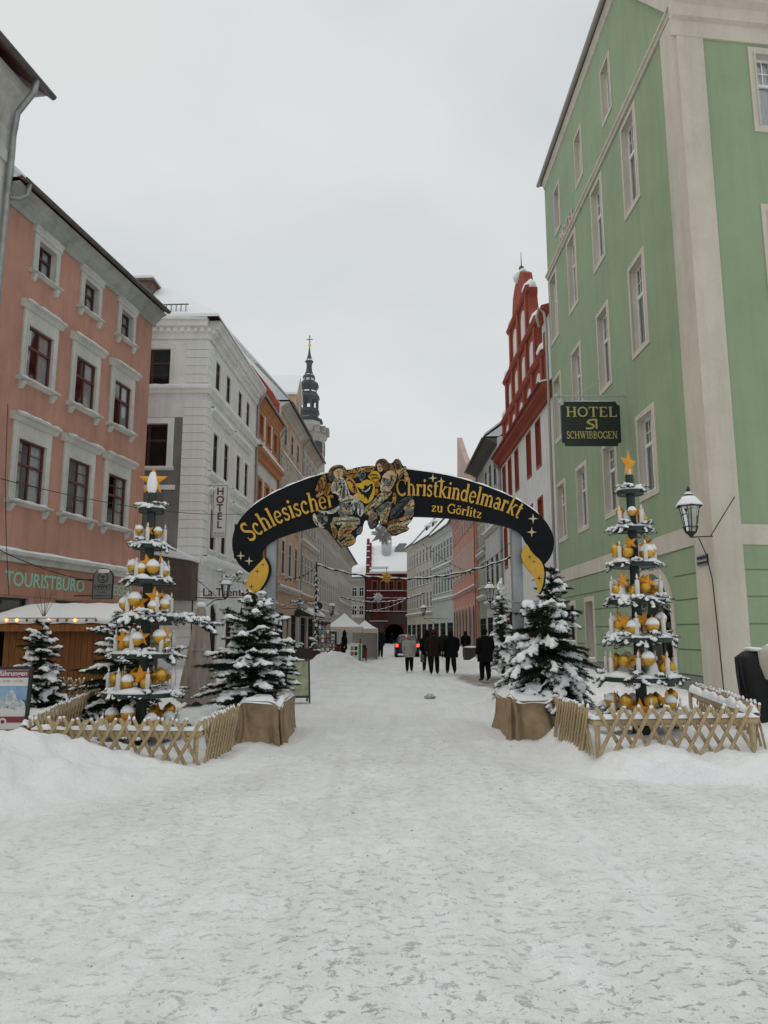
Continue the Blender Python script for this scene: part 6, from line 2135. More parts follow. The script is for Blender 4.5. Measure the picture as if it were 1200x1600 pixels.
def candle_pyramid(label, loc, seed, dz=0.0, snowy=1.0, yaw=0.0, starsnow=False):
    rr = random.Random(seed)
    rt = thing('candle_pyramid', label, 'candle pyramid', loc, yaw, group='tiered candle pyramids in lattice enclosures')
    mb = MB(); mb.lathe([(0.16, -0.4), (0.16, 0.1), (0.085, 0.14), (0.075, 2.0), (0.065, 3.9)], 10)
    mb.build('pole', DKGREEN, rt, smooth=False)
    tiers = [(0.80, 0.58), (1.37, 0.49), (1.93, 0.425), (2.49, 0.365), (3.04, 0.26), (3.62, 0.2)]
    for ti, (z, R) in enumerate(tiers):
        mb = MB()
        n = 28
        mb.lathe([(0.05, z - 0.02), (R - 0.03, z - 0.02), (R, z - 0.035), (R, z + 0.035), (R - 0.02, z + 0.035), (R - 0.02, z + 0.01), (0.05, z + 0.01)], n)
        tier = mb.build('tier', DKGREEN, rt)
        mb = MB()
        V = []; Fc = []
        rings = 5; ns = 32
        for i in range(rings + 1):
            rad = (R + 0.012) * i / rings
            for k in range(ns):
                a = 2 * math.pi * k / ns
                lump = 0.045 + 0.025 * math.sin(3 * a + seed + i) + 0.018 * math.sin(7 * a + ti * 2) + 0.012 * rr.random()
                if i == rings: lump *= 0.25
                V.append((rad * math.cos(a), rad * math.sin(a), z + 0.03 + lump))
        for i in range(rings):
            for k in range(ns):
                Fc.append((i * ns + k, i * ns + (k + 1) % ns, (i + 1) * ns + (k + 1) % ns, (i + 1) * ns + k))
        m0 = len(V)
        for k in range(ns):
            a = 2 * math.pi * k / ns
            V.append(((R - 0.005) * math.cos(a), (R - 0.005) * math.sin(a), z + 0.028))
        for k in range(ns):
            Fc.append((rings * ns + k, rings * ns + (k + 1) % ns, m0 + (k + 1) % ns, m0 + k))
        mb.add(V, Fc); mb.build('tier_snow', SNOW, tier, smooth=True)
        zt = z + 0.05
        if ti == 5:
            break
        nc = (7, 6, 5, 5, 4)[ti]
        ph = rr.random()
        for k in range(nc):
            a = 2 * math.pi * (k + ph) / nc
            s = 1.0 if ti < 3 else 0.88
            link('candle', CANDLE_ME, rt, T(R * 0.86 * math.cos(a), R * 0.86 * math.sin(a), zt - 0.02) @ Matrix.Scale(s, 4))
        nb = (9, 9, 8, 7, 4)[ti]
        for k in range(nb):
            a = 2 * math.pi * (k + ph + 0.5 + rr.uniform(-.2, .2)) / nb
            q = R * rr.uniform(0.6, 0.75)
            o = link('gold_ball', BALL_ME, rt, T(q * math.cos(a), q * math.sin(a), zt + 0.1 + rr.uniform(0, 0.16)) @ Matrix.Scale(rr.uniform(0.85, 1.15) * (0.75 if ti == 4 else 1), 4))
            if rr.random() < 0.75 * snowy:
                link('ball_snow', BALLCAP, o)
        nst = (7, 7, 6, 5, 4)[ti]
        for k in range(nst):
            a = 2 * math.pi * (k + rr.random() * 0.6) / nst + ti
            q = R * rr.uniform(0.45, 0.8)
            s = rr.uniform(0.75, 1.1) * (1.0 if ti < 4 else 0.6)
            link('star', STAR_ME, rt, T(q * math.cos(a), q * math.sin(a), zt + 0.16 + rr.uniform(0, 0.12)) @ Matrix.Rotation(a + math.pi / 2 + rr.uniform(-.6, .6), 4, 'Z') @ Matrix.Rotation(rr.uniform(-.4, .4), 4, 'Y') @ Matrix.Scale(s, 4))
        for k in range(6 + 2 * (ti < 3)):
            a = 2 * math.pi * (k + rr.random() * 0.8) / (6 + 2 * (ti < 3))
            put_sprig(rt, rr.randrange(4), R * 0.78 * math.cos(a), R * 0.78 * math.sin(a), z + 0.045, a + rr.uniform(-0.4, 0.4), rr.uniform(0.6, 0.95) * (0.8 if ti > 2 else 1), rr.uniform(0.25, 0.6))
        for k in range((3, 3, 2, 2, 2)[ti]):
            a = 2 * math.pi * (k + rr.random()) / 4
            q = R * rr.uniform(0.35, 0.75)
            link('bell', BELL_ME, rt, T(q * math.cos(a), q * math.sin(a), zt + rr.uniform(0.0, 0.05)) @ Matrix.Scale(rr.uniform(0.75, 1.1), 4))
        for k in range((9, 8, 7, 6, 5)[ti]):
            a = 2 * math.pi * (k + rr.random() * 0.7) / (9, 8, 7, 6, 5)[ti]
            q = R * rr.uniform(0.45, 0.8)
            put_sprig(rt, rr.randrange(4), q * math.cos(a), q * math.sin(a), zt + rr.uniform(0, 0.05), a + rr.uniform(-0.6, 0.6), rr.uniform(0.55, 0.95) * (0.75 if ti > 2 else 1), rr.uniform(-0.2, 0.3))
    # decorations under the lowest tier
    ph = rr.random()
    for k in range(8):
        a = 2 * math.pi * (k + ph) / 8
        o = link('gold_ball', BALL_ME, rt, T(0.44 * math.cos(a), 0.44 * math.sin(a), 0.48 + rr.uniform(-.05, .08)) @ Matrix.Scale(1.1, 4))
        if rr.random() < 0.5: link('ball_snow', BALLCAP, o)
    for k in range(6):
        a = 2 * math.pi * (k + ph + 0.4) / 6
        link('star', STAR_ME, rt, T(0.42 * math.cos(a), 0.42 * math.sin(a), 0.42 + rr.uniform(-.05, .08)) @ Matrix.Rotation(a + 1.57 + rr.uniform(-.5, .5), 4, 'Z') @ Matrix.Scale(1.15, 4))
        link('candle', CANDLE_ME, rt, T(0.55 * math.cos(a + .3), 0.55 * math.sin(a + .3), 0.18))
    for k in range(12):
        a = 2 * math.pi * (k + rr.random()) / 12
        put_sprig(rt, k, 0.3 * math.cos(a), 0.3 * math.sin(a), 0.3 + rr.uniform(-.05, .1), a, 1.3, 0.2)
    for k in range(4):
        put_sprig(rt, k, 0.05 * math.cos(k * 1.6), 0.05 * math.sin(k * 1.6), 3.72, k * 1.6 + 0.4, 0.75, 0.15)
    mb = MB(); mb.lathe([(0.03, 3.6), (0.03, 4.0)], 8)
    mb.build('top_stem', WAX, rt)
    o = link('top_star', STAR_BIG, rt, T(0, 0, 4.1 + dz))
    if starsnow:
        mb = MB(); mb.blob((0, -0.045, -0.05), (0.075, 0.04, 0.2), 3, 0.2, 2)
        mb.build('star_snow', SNOW, o, smooth=True)
    return rt


candle_pyramid('left tiered candle pyramid, snow covering its orange top star', (-3.68, 11.5, 0.0), 3, starsnow=True)
candle_pyramid('right tiered candle pyramid, its orange top star clear of snow', (3.83, 11.25, 0.24), 8, dz=-0.02, snowy=0.7, yaw=0.7)
# fir branches poking out behind the left pyramid
rt = thing('fir_branch', 'snowy fir branch sticking out to the right of the left pyramid', 'branch', (-3.45, 11.75, 1.95))
for k, (dx, dz_) in enumerate(((0, 0), (0.18, 0.02), (0.36, -0.03), (0.5, -0.1))):
    put_sprig(rt, k, dx, 0.02 * k, dz_, -0.1 + 0.1 * k, 1.2, 0.12)
mb = MB(); mb.tube([(-0.15, 0, 0.02), (0.3, 0.02, 0.0), (0.62, 0.04, -0.14)], [0.02, 0.015, 0.008], 6)
mb.build('stem', BARK, rt)

# ------------------------------------------------------------------ lattice fences
WOODF = mat('lattice_wood', (0.43, 0.325, 0.185), 0.75, var=0.35, scale=9, stretch=(4, 4, 0.7), bump=0.3, bscale=40)
WOODR = mat('rail_wood', (0.48, 0.37, 0.215), 0.7, var=0.25, scale=6, stretch=(0.6, 4, 4), bump=0.2, bscale=30)


def slat_mesh(run, rise, w=0.052, t=0.028):
    mb = MB()
    L = math.hypot(run, rise)
    mb.lathe([(w / 2 * 0.8, -0.012), (w / 2, 0.0), (w / 2, L - 0.006), (w / 2 * 0.7, L + 0.008)], 8, sy=t / w * 1.1)
    M = Matrix.Rotation(math.atan2(run, rise), 4, 'Y')
    mb.v = [tuple(M @ Vector(v)) for v in mb.v]
    return _mesh(mb, 'slat', WOODF, True)


SLA, SLB = slat_mesh(0.34, 0.58), slat_mesh(-0.34, 0.58)


def fence(label, p0, p1, z0, z1=None, step=0.19, snow=1.0, rail_snow=0.06, seed=1):
    rr = random.Random(seed)
    z1 = z0 if z1 is None else z1
    d = Vector((p1[0] - p0[0], p1[1] - p0[1], z1 - z0))
    L = d.length
    rt = thing('lattice_fence', label, 'fence', (p0[0], p0[1], z0), group='low wooden lattice fences')
    M = d.to_track_quat('X', 'Z').to_matrix().to_4x4()
    n = int((L - 0.1) / step)
    caps = MB()
    for k in range(-1, n + 1):
        x = k * step + 0.05
        jx = rr.uniform(-.01, .01)
        for me_, y, run in ((SLA, -0.03, 0.34), (SLB, 0.006, -0.34)):
            xb = x if run > 0 else x + 0.34
            if xb + min(run, 0) < -0.05 or xb + max(run, 0) > L + 0.05:
                continue
            zj = rr.uniform(-0.02, 0.02)
            link('slat', me_, rt, M @ T(xb + jx, y, zj))
            if rr.random() < 0.9 * snow:
                caps.blob((xb + jx + run, y, 0.592 + zj), (0.024, 0.022, rr.uniform(0.016, 0.035)), k, 0.2, 1)
    co = caps.build('slat_snow', SNOW, rt, smooth=True); co.matrix_local = M; stuff(co)
    for zz in (0.40,):
        mb = MB()
        mb.profx([(0.025 + 0.05 * (1 - math.cos(t)) * 0.8, zz + 0.05 * math.sin(t)) for t in [-math.pi / 2 + k * math.pi / 6 for k in range(7)]][::-1], 0.02, L - 0.02)
        o = mb.build('rail', WOODR, rt); o.matrix_local = M
        if zz > 0.3:
            mb = MB()
            ns = max(6, int(L / 0.06))
            V = []; Fc = []
            for i in range(ns + 1):
                x = L * i / ns
                hgt = rail_snow * (0.75 + 0.35 * math.sin(i * 0.5 + seed) * math.sin(i * 0.21) + 0.25 * rr.random())
                if i in (0, ns): hgt *= 0.4
                for k in range(7):
                    t = math.pi * k / 6
                    V.append((x, 0.062 - 0.052 * math.cos(t), zz + 0.042 + hgt * math.sin(t)))
            for i in range(ns):
                for k in range(6):
                    Fc.append((i * 7 + k, (i + 1) * 7 + k, (i + 1) * 7 + k + 1, i * 7 + k + 1))
            mb.add(V, Fc)
            mb.build('rail_snow', SNOW, o, smooth=True)
    for x in (0.08, L - 0.08):
        mb = MB(); mb.tube([(x, 0.1, -0.4), (x, 0.1, 0.46)], 0.034, 8)
        o = mb.build('post', WOODR, rt); o.matrix_local = M
    return rt


fence('long front lattice fence of the left pyramid enclosure', (-4.7, 10.12), (-2.42, 10.05), 0.0, -0.01, seed=1)
fence('short side lattice fence between the left front fence and the burlap planter', (-2.41, 10.07), (-2.25, 11.7), -0.01, 0.02, step=0.13, seed=2)
fence('side lattice fence with thick snow rail at the left of the left enclosure', (-4.74, 10.15), (-5.36, 14.2), 0.02, 0.08, rail_snow=0.12, seed=3)
fence('short weathered back lattice fence at the far left before the stall', (-7.6, 16.2), (-6.0, 15.8), 0.15, 0.15, seed=4, rail_snow=0.04)
fence('long front lattice fence of the right pyramid enclosure', (2.71, 9.85), (4.92, 9.92), 0.16, 0.18, seed=5)
fence('short side lattice fence between the right planter and the right front fence', (2.63, 11.7), (2.69, 9.87), 0.16, 0.16, step=0.13, seed=6)
fence('side lattice fence with thick snow rail at the right of the right enclosure', (4.95, 9.95), (5.72, 13.9), 0.2, 0.2, rail_snow=0.12, seed=7)

# ------------------------------------------------------------------ burlap-wrapped planters
BURLAP = mat('burlap', (0.36, 0.26, 0.155), 0.95, var=0.3, scale=5, bump=0.6, bscale=120)


def planter(label, x0, x1, y0, y1, z0, zt, seed):
    rt = thing('burlap_planter', label, 'planter', ((x0 + x1) / 2, (y0 + y1) / 2, z0), group='burlap-wrapped planters')
    cx_, cy_ = (x0 + x1) / 2, (y0 + y1) / 2
    hx, hy = (x1 - x0) / 2, (y1 - y0) / 2
    n, rows = 128, 18
    rr = np.random.RandomState(seed)
    V = []; Fc = []
    for j in range(rows + 1):
        t = j / rows
        for k in range(n):
            a = 2 * math.pi * k / n
            c, s_ = math.cos(a), math.sin(a)
            e = 0.28
            px, py = hx * abs(c) ** e * (1 if c > 0 else -1), hy * abs(s_) ** e * (1 if s_ > 0 else -1)
            fold = 0.075 * math.sin(9 * a + 2.4 * math.sin(3 * a + seed) + 2.6 * t) + 0.03 * math.sin(23 * a + seed * 2 + 5 * t) + 0.10 * float(vnoise(a * 2.2 + seed * 3 + t * 1.5, t * 2.6 + a * 0.6))
            fold *= (0.35 + 0.9 * (1 - t))
            fl = 1 + 0.10 * (1 - t) ** 2 - 0.05 * math.sin(math.pi * t) + fold / max(hx, hy)
            z = t * (zt - z0) + (0.05 * math.sin(4 * a + seed) * t)
            V.append((px * fl, py * fl, z - 0.08 * (1 - t) + 0.03 * math.sin(7 * a + seed) * (1 - t)))
    for j in range(rows):
        for k in range(n):
            Fc.append((j * n + k, j * n + (k + 1) % n, (j + 1) * n + (k + 1) % n, (j + 1) * n + k))
    mb = MB(); mb.add(V, Fc)
    o = mb.build('burlap_wrap', BURLAP, rt, smooth=True)
    mb = MB()
    V = []; Fc = []
    R = 8
    for i in range(R + 1):
        for k in range(n):
            p = Vector(mb.v[0]) if False else None
            a = 2 * math.pi * k / n
            c, s_ = math.cos(a), math.sin(a)
            e = 0.28
            q = i / R
            px, py = hx * abs(c) ** e * (1 if c > 0 else -1) * q * 1.02, hy * abs(s_) ** e * (1 if s_ > 0 else -1) * q * 1.02
            z = (zt - z0) + 0.05 * math.sin(4 * a + seed) * q + 0.07 * (1 - q ** 4) + 0.03 * float(vnoise(px * 6 + seed, py * 6)) - (0.05 if i == R else 0) + 0.015
            V.append((px, py, z))
    for i in range(R):
        for k in range(n):
            Fc.append((i * n + k, i * n + (k + 1) % n, (i + 1) * n + (k + 1) % n, (i + 1) * n + k))
    mb.add(V, Fc)
    mb.build('planter_snow', SNOW, rt, smooth=True)
    return rt


planter('wrinkled burlap planter at the left arch post beside the lattice fence', -2.3, -1.58, 11.75, 13.7, -0.02, 0.62, 2)
planter('upright burlap planter at the right arch post beside the lattice fence', 2.02, 2.82, 12.2, 13.9, 0.02, 0.68, 5)
# ------------------------------------------------------------------ market stall on the left
PLANK = mat('stall_planks', (0.27, 0.105, 0.028), 0.7, var=0.35, scale=3, stretch=(5, 5, 0.4), bump=0.2, bscale=25)
DARKWOOD = mat('dark_stall_wood', (0.05, 0.03, 0.02), 0.8, var=0.3, scale=6)
BULB = mat('warm_bulb', (0.9, 0.4, 0.1), 0.4, emit=(1.0, 0.30, 0.05, 3.5))
st = thing('market_stall', 'wooden market stall with thick snow on its roof and warm bulbs under the eave', 'market stall', (-7.3, 17.4, 0))
sx0, sx1, sy0, sy1, sh_ = -1.75, 1.45, -0.2, 2.0, 1.9
for k in range(21):
    x = sx0 + 0.3 + k * 0.138
    if x > sx1 - 0.1: break
    mb = MB(); mb.box(x, x + 0.13, sy0, sy0 + 0.03, 0.05, sh_ - 0.15)
    mb.build('plank', PLANK, st)
mb = MB(); mb.box(sx0 + 0.28, sx1, sy0 + 0.032, sy0 + 0.06, 0.05, sh_ - 0.1); mb.box(sx1 - 0.04, sx1, sy0 + 0.06, sy1, 0.05, sh_); mb.box(sx0, sx1, sy1 - 0.04, sy1, 0.05, sh_); mb.box(sx0, sx0 + 0.04, sy0, sy1 - 0.04, 0.05, sh_)
mb.build('stall_frame', DARKWOOD, st)
mb = MB(); mb.box(sx0 - 0.2, sx1 + 0.2, sy0 - 0.38, sy0 - 0.34, sh_ - 0.16, sh_ + 0.03)
mb.build('fascia', PLANK, st)
mb = MB(); mb.profx([(sy0 - 0.4, sh_), (sy0 - 0.4, sh_ + 0.05), (0.9, sh_ + 0.4), (sy1 + 0.3, sh_ + 0.05), (sy1 + 0.3, sh_)], sx0 - 0.25, sx1 + 0.25)
ro = mb.build('roof', DARKWOOD, st)
mb = MB()
V = []; Fc = []
n = 30
for i in range(n + 1):
    x = sx0 - 0.27 + (sx1 - sx0 + 0.54) * i / n
    e = min(1.0, 0.12 + i / 8.0); e = e * (2 - e)
    e2 = min(1.0, (n - i) / 3.0)
    for (y, z) in ((sy0 - 0.41, 0.02), (sy0 - 0.45, 0.08), (sy0 - 0.36, 0.17), (0.25, 0.42), (0.9, 0.53), (1.6, 0.4), (sy1 + 0.3, 0.05)):
        V.append((x, y, sh_ + z * (0.25 + 0.75 * min(e, max(e2, 0.5))) + 0.012 * math.sin(i * 1.3 + y * 3)))
for i in range(n):
    for k in range(6):
        Fc.append((i * 7 + k, (i + 1) * 7 + k, (i + 1) * 7 + k + 1, i * 7 + k + 1))
mb.add(V, Fc)
mb.build('roof_snow', SNOW, ro, smooth=True)
lt = thing('bulb_string', 'string of small warm glowing bulbs hanging under the stall eave', 'light string', (-7.3, 16.75, 1.72))
bx = []
for px in (10, 26, 42, 58, 75, 90, 104, 117, 135, 150):
    p = at(px, 969, 16.75)
    bx.append(p)
    lit = px in (10, 26, 75, 117)
    mb = MB(); mb.blob((p.x + 7.3, 0, p.z - 1.72), (0.028, 0.028, 0.036), 0, 0, 2)
    mb.build('bulb', BULB if lit else mat('unlit_bulb', (0.25, 0.08, 0.03), 0.3), lt, smooth=True)
mb = MB(); mb.tube([(p.x + 7.3, 0.0, p.z - 1.72 + 0.045) for p in bx], 0.008, 4)
mb.build('cable', DARKWOOD, lt)
rt = thing('fir_garland', 'snowy fir garland hanging at the right end of the stall eave', 'garland', (-6.3, 16.85, 1.78))
for k in range(9):
    put_sprig(rt, k, -0.25 + k * 0.13, -0.05, 0.04 * math.sin(k * 1.7), random.uniform(-2.4, -0.7), 0.85, 0.1)
# bare twigs of the small fir's tip
rt = thing('bare_twigs', 'thin bare twigs rising above the small fir by the stall', 'twigs', (-7.05, 15.4, 2.1))
mb = MB()
for a, b in ((0.0, 0.7), (-0.13, 0.45), (0.14, 0.5), (-0.2, 0.28), (0.2, 0.3), (0.05, 0.35)):
    mb.tube([(a * 0.1, 0, -0.05), (a * 0.6, 0, b * 0.5), (a, 0, b)], [0.007, 0.005, 0.003], 4)
stuff(mb.build('twig', BARK, rt))

# ------------------------------------------------------------------ poster stand at the left edge
MAROON = mat('maroon_print', (0.20, 0.025, 0.045), 0.4)
PAPER = mat('poster_paper', (0.66, 0.65, 0.62), 0.5)
pf = thing('poster_stand', 'black poster stand for city tours cut by the left edge, maroon header over winter picture', 'poster stand', (-5.82, 11.5, 0.2), 0.05)
M_ = Matrix.Rotation(-0.06, 4, 'X')


def pst(mb, name, m, parent=None):
    o = mb.build(name, m, parent or pf)
    if parent is None: o.matrix_local = M_
    return o


mb = MB()
mb.box(-0.42, -0.375, -0.03, 0.03, -0.05, 1.0); mb.box(0.375, 0.42, -0.03, 0.03, -0.05, 1.0); mb.box(-0.375, 0.375, -0.03, 0.03, 0.955, 1.0); mb.box(-0.375, 0.375, -0.03, 0.03, -0.02, 0.07)
pst(mb, 'frame', mat('black_frame', (0.012, 0.012, 0.013), 0.45))
mb = MB(); mb.box(-0.375, 0.375, -0.012, 0.0, 0.07, 0.955)
pst(mb, 'poster', PAPER)
mb = MB(); mb.box(-0.375, 0.375, -0.016, -0.012, 0.835, 0.945)
h_ = pst(mb, 'poster_header', MAROON)
sans('Stadtführungen', 0.105, 0.001, 'lettering', PAPER, pf, M_ @ T(0.35, -0.018, 0.865) @ UPRIGHT, align='RIGHT', bold=0.002)
sans('täglich 10:30 · 14 Uhr', 0.055, 0.001, 'lettering', mat('grey_print', (0.25, 0.22, 0.22), 0.5), pf, M_ @ T(0.3, -0.0135, 0.765) @ UPRIGHT, align='RIGHT')
mb = MB(); mb.box(-0.375, 0.375, -0.014, -0.012, 0.29, 0.71)
pst(mb, 'poster_picture', mat('printed_sky', (0.12, 0.24, 0.46), 0.4, col2=(0.30, 0.44, 0.60), scale=2.5))
mb = MB(); mb.prism([(-0.375, 0.29), (0.375, 0.29), (0.375, 0.36), (0.1, 0.38), (-0.375, 0.42)], -0.0165, -0.014)
pst(mb, 'printed_snow', PAPER)
mb = MB(); mb.prism([(-0.375, 0.42), (-0.1, 0.385), (0.375, 0.365), (0.375, 0.5), (0.2, 0.52), (-0.1, 0.48), (-0.375, 0.5)], -0.0155, -0.0141)
pst(mb, 'printed_hill', mat('printed_grey', (0.10, 0.12, 0.15), 0.5, var=0.4, scale=9))
for cx_, zz in ((0.1, 0.5), (0.2, 0.47), (0.0, 0.46), (0.13, 0.58), (0.28, 0.44)):
    mb = MB(); mb.prism([(cx_ - 0.09, zz - 0.09), (cx_ + 0.1, zz - 0.08), (cx_ + 0.06, zz + 0.03), (cx_, zz + 0.08), (cx_ - 0.06, zz + 0.02)], -0.0172 - cx_ * 0.001, -0.0156)
    pst(mb, 'printed_tree', mat('printed_frost', (0.50, 0.55, 0.58), 0.5, var=0.5, scale=22))
mb = MB(); mb.box(-0.375, 0.375, -0.016, -0.012, 0.17, 0.26)
pst(mb, 'poster_footer', MAROON)
mb = MB(); mb.lathe([(0.055, -0.017), (0.055, -0.0155)], 20); mb.v = [(x - 0.15 + 0.2, z, y + 0.185) for x, y, z in mb.v]
pst(mb, 'printed_disc', PAPER)
mb = MB(); mb.lathe([(0.03, -0.0185), (0.03, -0.0168)], 16); mb.v = [(x + 0.05, z, y + 0.185) for x, y, z in mb.v]
pst(mb, 'printed_dot', MAROON)

# ------------------------------------------------------------------ folded parasol, A-board
CANVAS = mat('beige_canvas', (0.37, 0.315, 0.27), 0.9, var=0.25, scale=3, stretch=(4, 4, 0.5), bump=0.3, bscale=60)
pr = thing('folded_parasol', 'tall folded beige parasol wrapped around its pole beside the left fir', 'parasol', (-3.75, 15.2, 0.05))
V = []; Fc = []
n = 40
for j, (z, R) in enumerate(((0.3, 0.36), (0.5, 0.34), (0.9, 0.275), (1.25, 0.215), (1.32, 0.2), (1.6, 0.17), (1.9, 0.12), (2.12, 0.085), (2.2, 0.05))):
    for k in range(n):
        a = 2 * math.pi * k / n
        q = R * (1 + 0.16 * math.sin(8 * a + 0.6 * z) + 0.06 * math.sin(17 * a))
        V.append((q * math.cos(a), q * math.sin(a), z + (0.04 * math.sin(8 * a) if j == 0 else 0)))
for j in range(8):
    for k in range(n):
        Fc.append((j * n + k, j * n + (k + 1) % n, (j + 1) * n + (k + 1) % n, (j + 1) * n + k))
mb = MB(); mb.add(V, Fc); mb.build('canvas', CANVAS, pr, smooth=True)
mb = MB(); mb.tube([(0, 0, -0.2), (0, 0, 2.24)], 0.03, 8); mb.build('pole', mat('parasol_pole', (0.3, 0.2, 0.1), 0.6), pr)
mb = MB(); mb.blob((0, 0, 2.22), (0.1, 0.1, 0.06), 2, 0.15, 2); mb.build('top_snow', SNOW, pr, smooth=True)
mb = MB(); mb.lathe([(0.22, 1.3), (0.225, 1.33), (0.2, 1.345)], 24); mb.build('strap', CANVAS, pr)

bd = thing('sidewalk_board', 'dark green folding pavement board with pale poster right of the left fir', 'sign board', (-2.12, 18.4, 0.02), 0.25)
GREENF = mat('board_green', (0.015, 0.035, 0.025), 0.5)
for sg, nm in ((-1, 'front_panel'), (1, 'back_panel')):
    M2 = T(0, 0, 1.05) @ Matrix.Rotation(sg * 0.2, 4, 'X') @ T(0, 0, -1.05)
    mb = MB(); mb.box(-0.3, -0.26, -0.02, 0.02, 0, 1.05); mb.box(0.26, 0.3, -0.02, 0.02, 0, 1.05); mb.box(-0.26, 0.26, -0.02, 0.02, 1.0, 1.05); mb.box(-0.26, 0.26, -0.02, 0.02, 0.12, 0.17)
    o = mb.build(nm, GREENF, bd); o.matrix_local = M2
    mb = MB(); mb.box(-0.26, 0.26, -0.006, 0.006, 0.17, 1.0)
    mb.build('poster', mat('board_poster', (0.42, 0.42, 0.27), 0.5, col2=(0.2, 0.22, 0.13), scale=5), o)

# ------------------------------------------------------------------ hanging signs
isg = thing('hanging_sign', 'grey round-topped hanging sign with emblem beside the tourist office lettering', 'sign', (-8.75, 23.0, 2.74))
GREYP = mat('sign_grey', (0.20, 0.20, 0.195), 0.5, var=0.1, scale=4)
SGD = mat('sign_dark', (0.02, 0.02, 0.022), 0.5)
pl = [(-0.3, 0.0), (0.3, 0.0), (0.3, 0.65)] + [(0.3 * math.cos(t), 0.65 + 0.3 * math.sin(t)) for t in [k * math.pi / 12 for k in range(1, 12)]] + [(-0.3, 0.65)]
mb = MB(); mb.prism([(x * 1.06, z if z < 0.1 else z + 0.012) for x, z in pl], -0.04, 0.04); mb.build('sign_frame', SGD, isg)
mb = MB(); mb.prism([(x * 0.95, 0.02 + z * 0.97) for x, z in pl], -0.05, -0.038); mb.build('sign_panel', GREYP, isg)
mb = MB()
for k in range(24):
    a0, a1 = k * math.pi / 12, (k + 1) * math.pi / 12
    mb.prism([(0.17 * math.cos(a0), 0.66 + 0.17 * math.sin(a0)), (0.14 * math.cos(a0), 0.66 + 0.14 * math.sin(a0)), (0.14 * math.cos(a1), 0.66 + 0.14 * math.sin(a1)), (0.17 * math.cos(a1), 0.66 + 0.17 * math.sin(a1))], -0.056, -0.0495)
mb.build('emblem_ring', SGD, isg)
mb = MB(); mb.box(-0.015, 0.015, -0.0555, -0.0495, 0.56, 0.74); mb.box(-0.07, 0.07, -0.055, -0.0495, 0.565, 0.59); mb.prism([(-0.09, 0.7), (0.0, 0.655), (0.09, 0.7), (0.1, 0.73), (0.0, 0.69), (-0.1, 0.73)], -0.0545, -0.0495)
mb.build('emblem_mark', SGD, isg)
mb = MB(); mb.blob((0, -0.05, 0.86), (0.19, 0.02, 0.07), 2, 0.15, 2); mb.build('sign_snow', SNOW, isg, smooth=True)
sans('i-VENT', 0.17, 0.003, 'lettering', SGD, isg, T(0, -0.053, 0.33) @ UPRIGHT, bold=0.004)
mb = MB(); mb.box(-0.27, 0.27, -0.054, -0.0495, 0.285, 0.297); mb.build('rule', SGD, isg)
sans('TOURIST', 0.075, 0.002, 'lettering', SGD, isg, T(0, -0.053, 0.18) @ UPRIGHT)
sans('INFORMATION', 0.075, 0.002, 'lettering', SGD, isg, T(0, -0.053, 0.07) @ UPRIGHT)
mb = MB(); mb.tube([(-1.0, 0.02, 0.1), (-0.3, 0, 0.1)], 0.02, 6); mb.tube([(-1.0, 0.02, 0.6), (-0.3, 0, 0.6)], 0.02, 6); mb.build('bracket', SGD, isg)

p = at(342.5, 840, 32.3); q = at(342.5, 757, 32.3)
hn = thing('hotel_sign', 'tall white vertical hotel sign with maroon letters on the white corner hotel', 'sign', (p.x, 32.3, p.z))
hh = q.z - p.z; hw_ = 0.36
REDL = mat('maroon_letters', (0.14, 0.012, 0.02), 0.5)
mb = MB(); mb.box(-hw_, hw_, -0.08, 0.08, 0, hh); bevel(mb.build('sign_box', mat('sign_white', (0.66, 0.64, 0.63), 0.4), hn), 0.02, 1)
mb = MB()
for a, b, c, d in ((-hw_ + .05, hw_ - .05, hh - .07, hh - .05), (-hw_ + .05, hw_ - .05, .05, .07), (-hw_ + .05, -hw_ + .07, .07, hh - .07), (hw_ - .07, hw_ - .05, .07, hh - .07)):
    mb.box(a, b, -0.085, -0.0795, c, d)
mb.build('sign_border', REDL, hn)
for k, c in enumerate('HOTEL'):
    sans(c, 0.46, 0.006, 'letter', REDL, hn, T(0, -0.085, hh - 0.48 - k * 0.375) @ UPRIGHT, bold=0.012)
sans('NINO', 0.16, 0.004, 'lettering', SGD, hn, T(0, -0.085, 0.12) @ UPRIGHT, space=1.2)
mb = MB(); mb.tube([(-0.7, 0.05, hh - 0.5), (-0.3, 0, hh - 0.5)], 0.025, 6); mb.tube([(-0.7, 0.05, 0.5), (-0.3, 0, 0.5)], 0.025, 6); mb.build('bracket', ZINC, hn)
mb = MB(); mb.blob((0, 0, hh + 0.01), (hw_, 0.09, 0.035), 1, 0.1, 2); mb.build('sign_snow', SNOW, hn, smooth=True)

SY = 23.2
p0 = at(870, 619, SY); p1 = at(979, 619, SY)
hs = thing('hanging_hotel_sign', 'dark green hotel board with gold letters hanging from a pole off the green wall', 'sign', (at(923, 697, SY).x, SY, at(923, 697, SY).z))
ox, oz = hs.location.x, hs.location.z
a = at(877, 662, SY).x - ox; b = at(969, 662, SY).x - ox; tp = at(923, 628, SY).z - oz
DG = mat('sign_deep_green', (0.008, 0.018, 0.014), 0.4)
GL = mat('sign_gold', (0.50, 0.42, 0.16), 0.4, 0.3)
c = 0.12
mb = MB(); mb.prism([(a + c, 0), (b - c, 0), (b - c, c * 0.6), (b, c), (b, tp - c), (b - c * 0.6, tp - c), (b - c, tp), (a + c, tp), (a + c * 0.6, tp - c), (a, tp - c), (a, c), (a + c * 0.6, c)], -0.04, 0.04)
mb.build('sign_board', DG, hs)
mid = (a + b) / 2
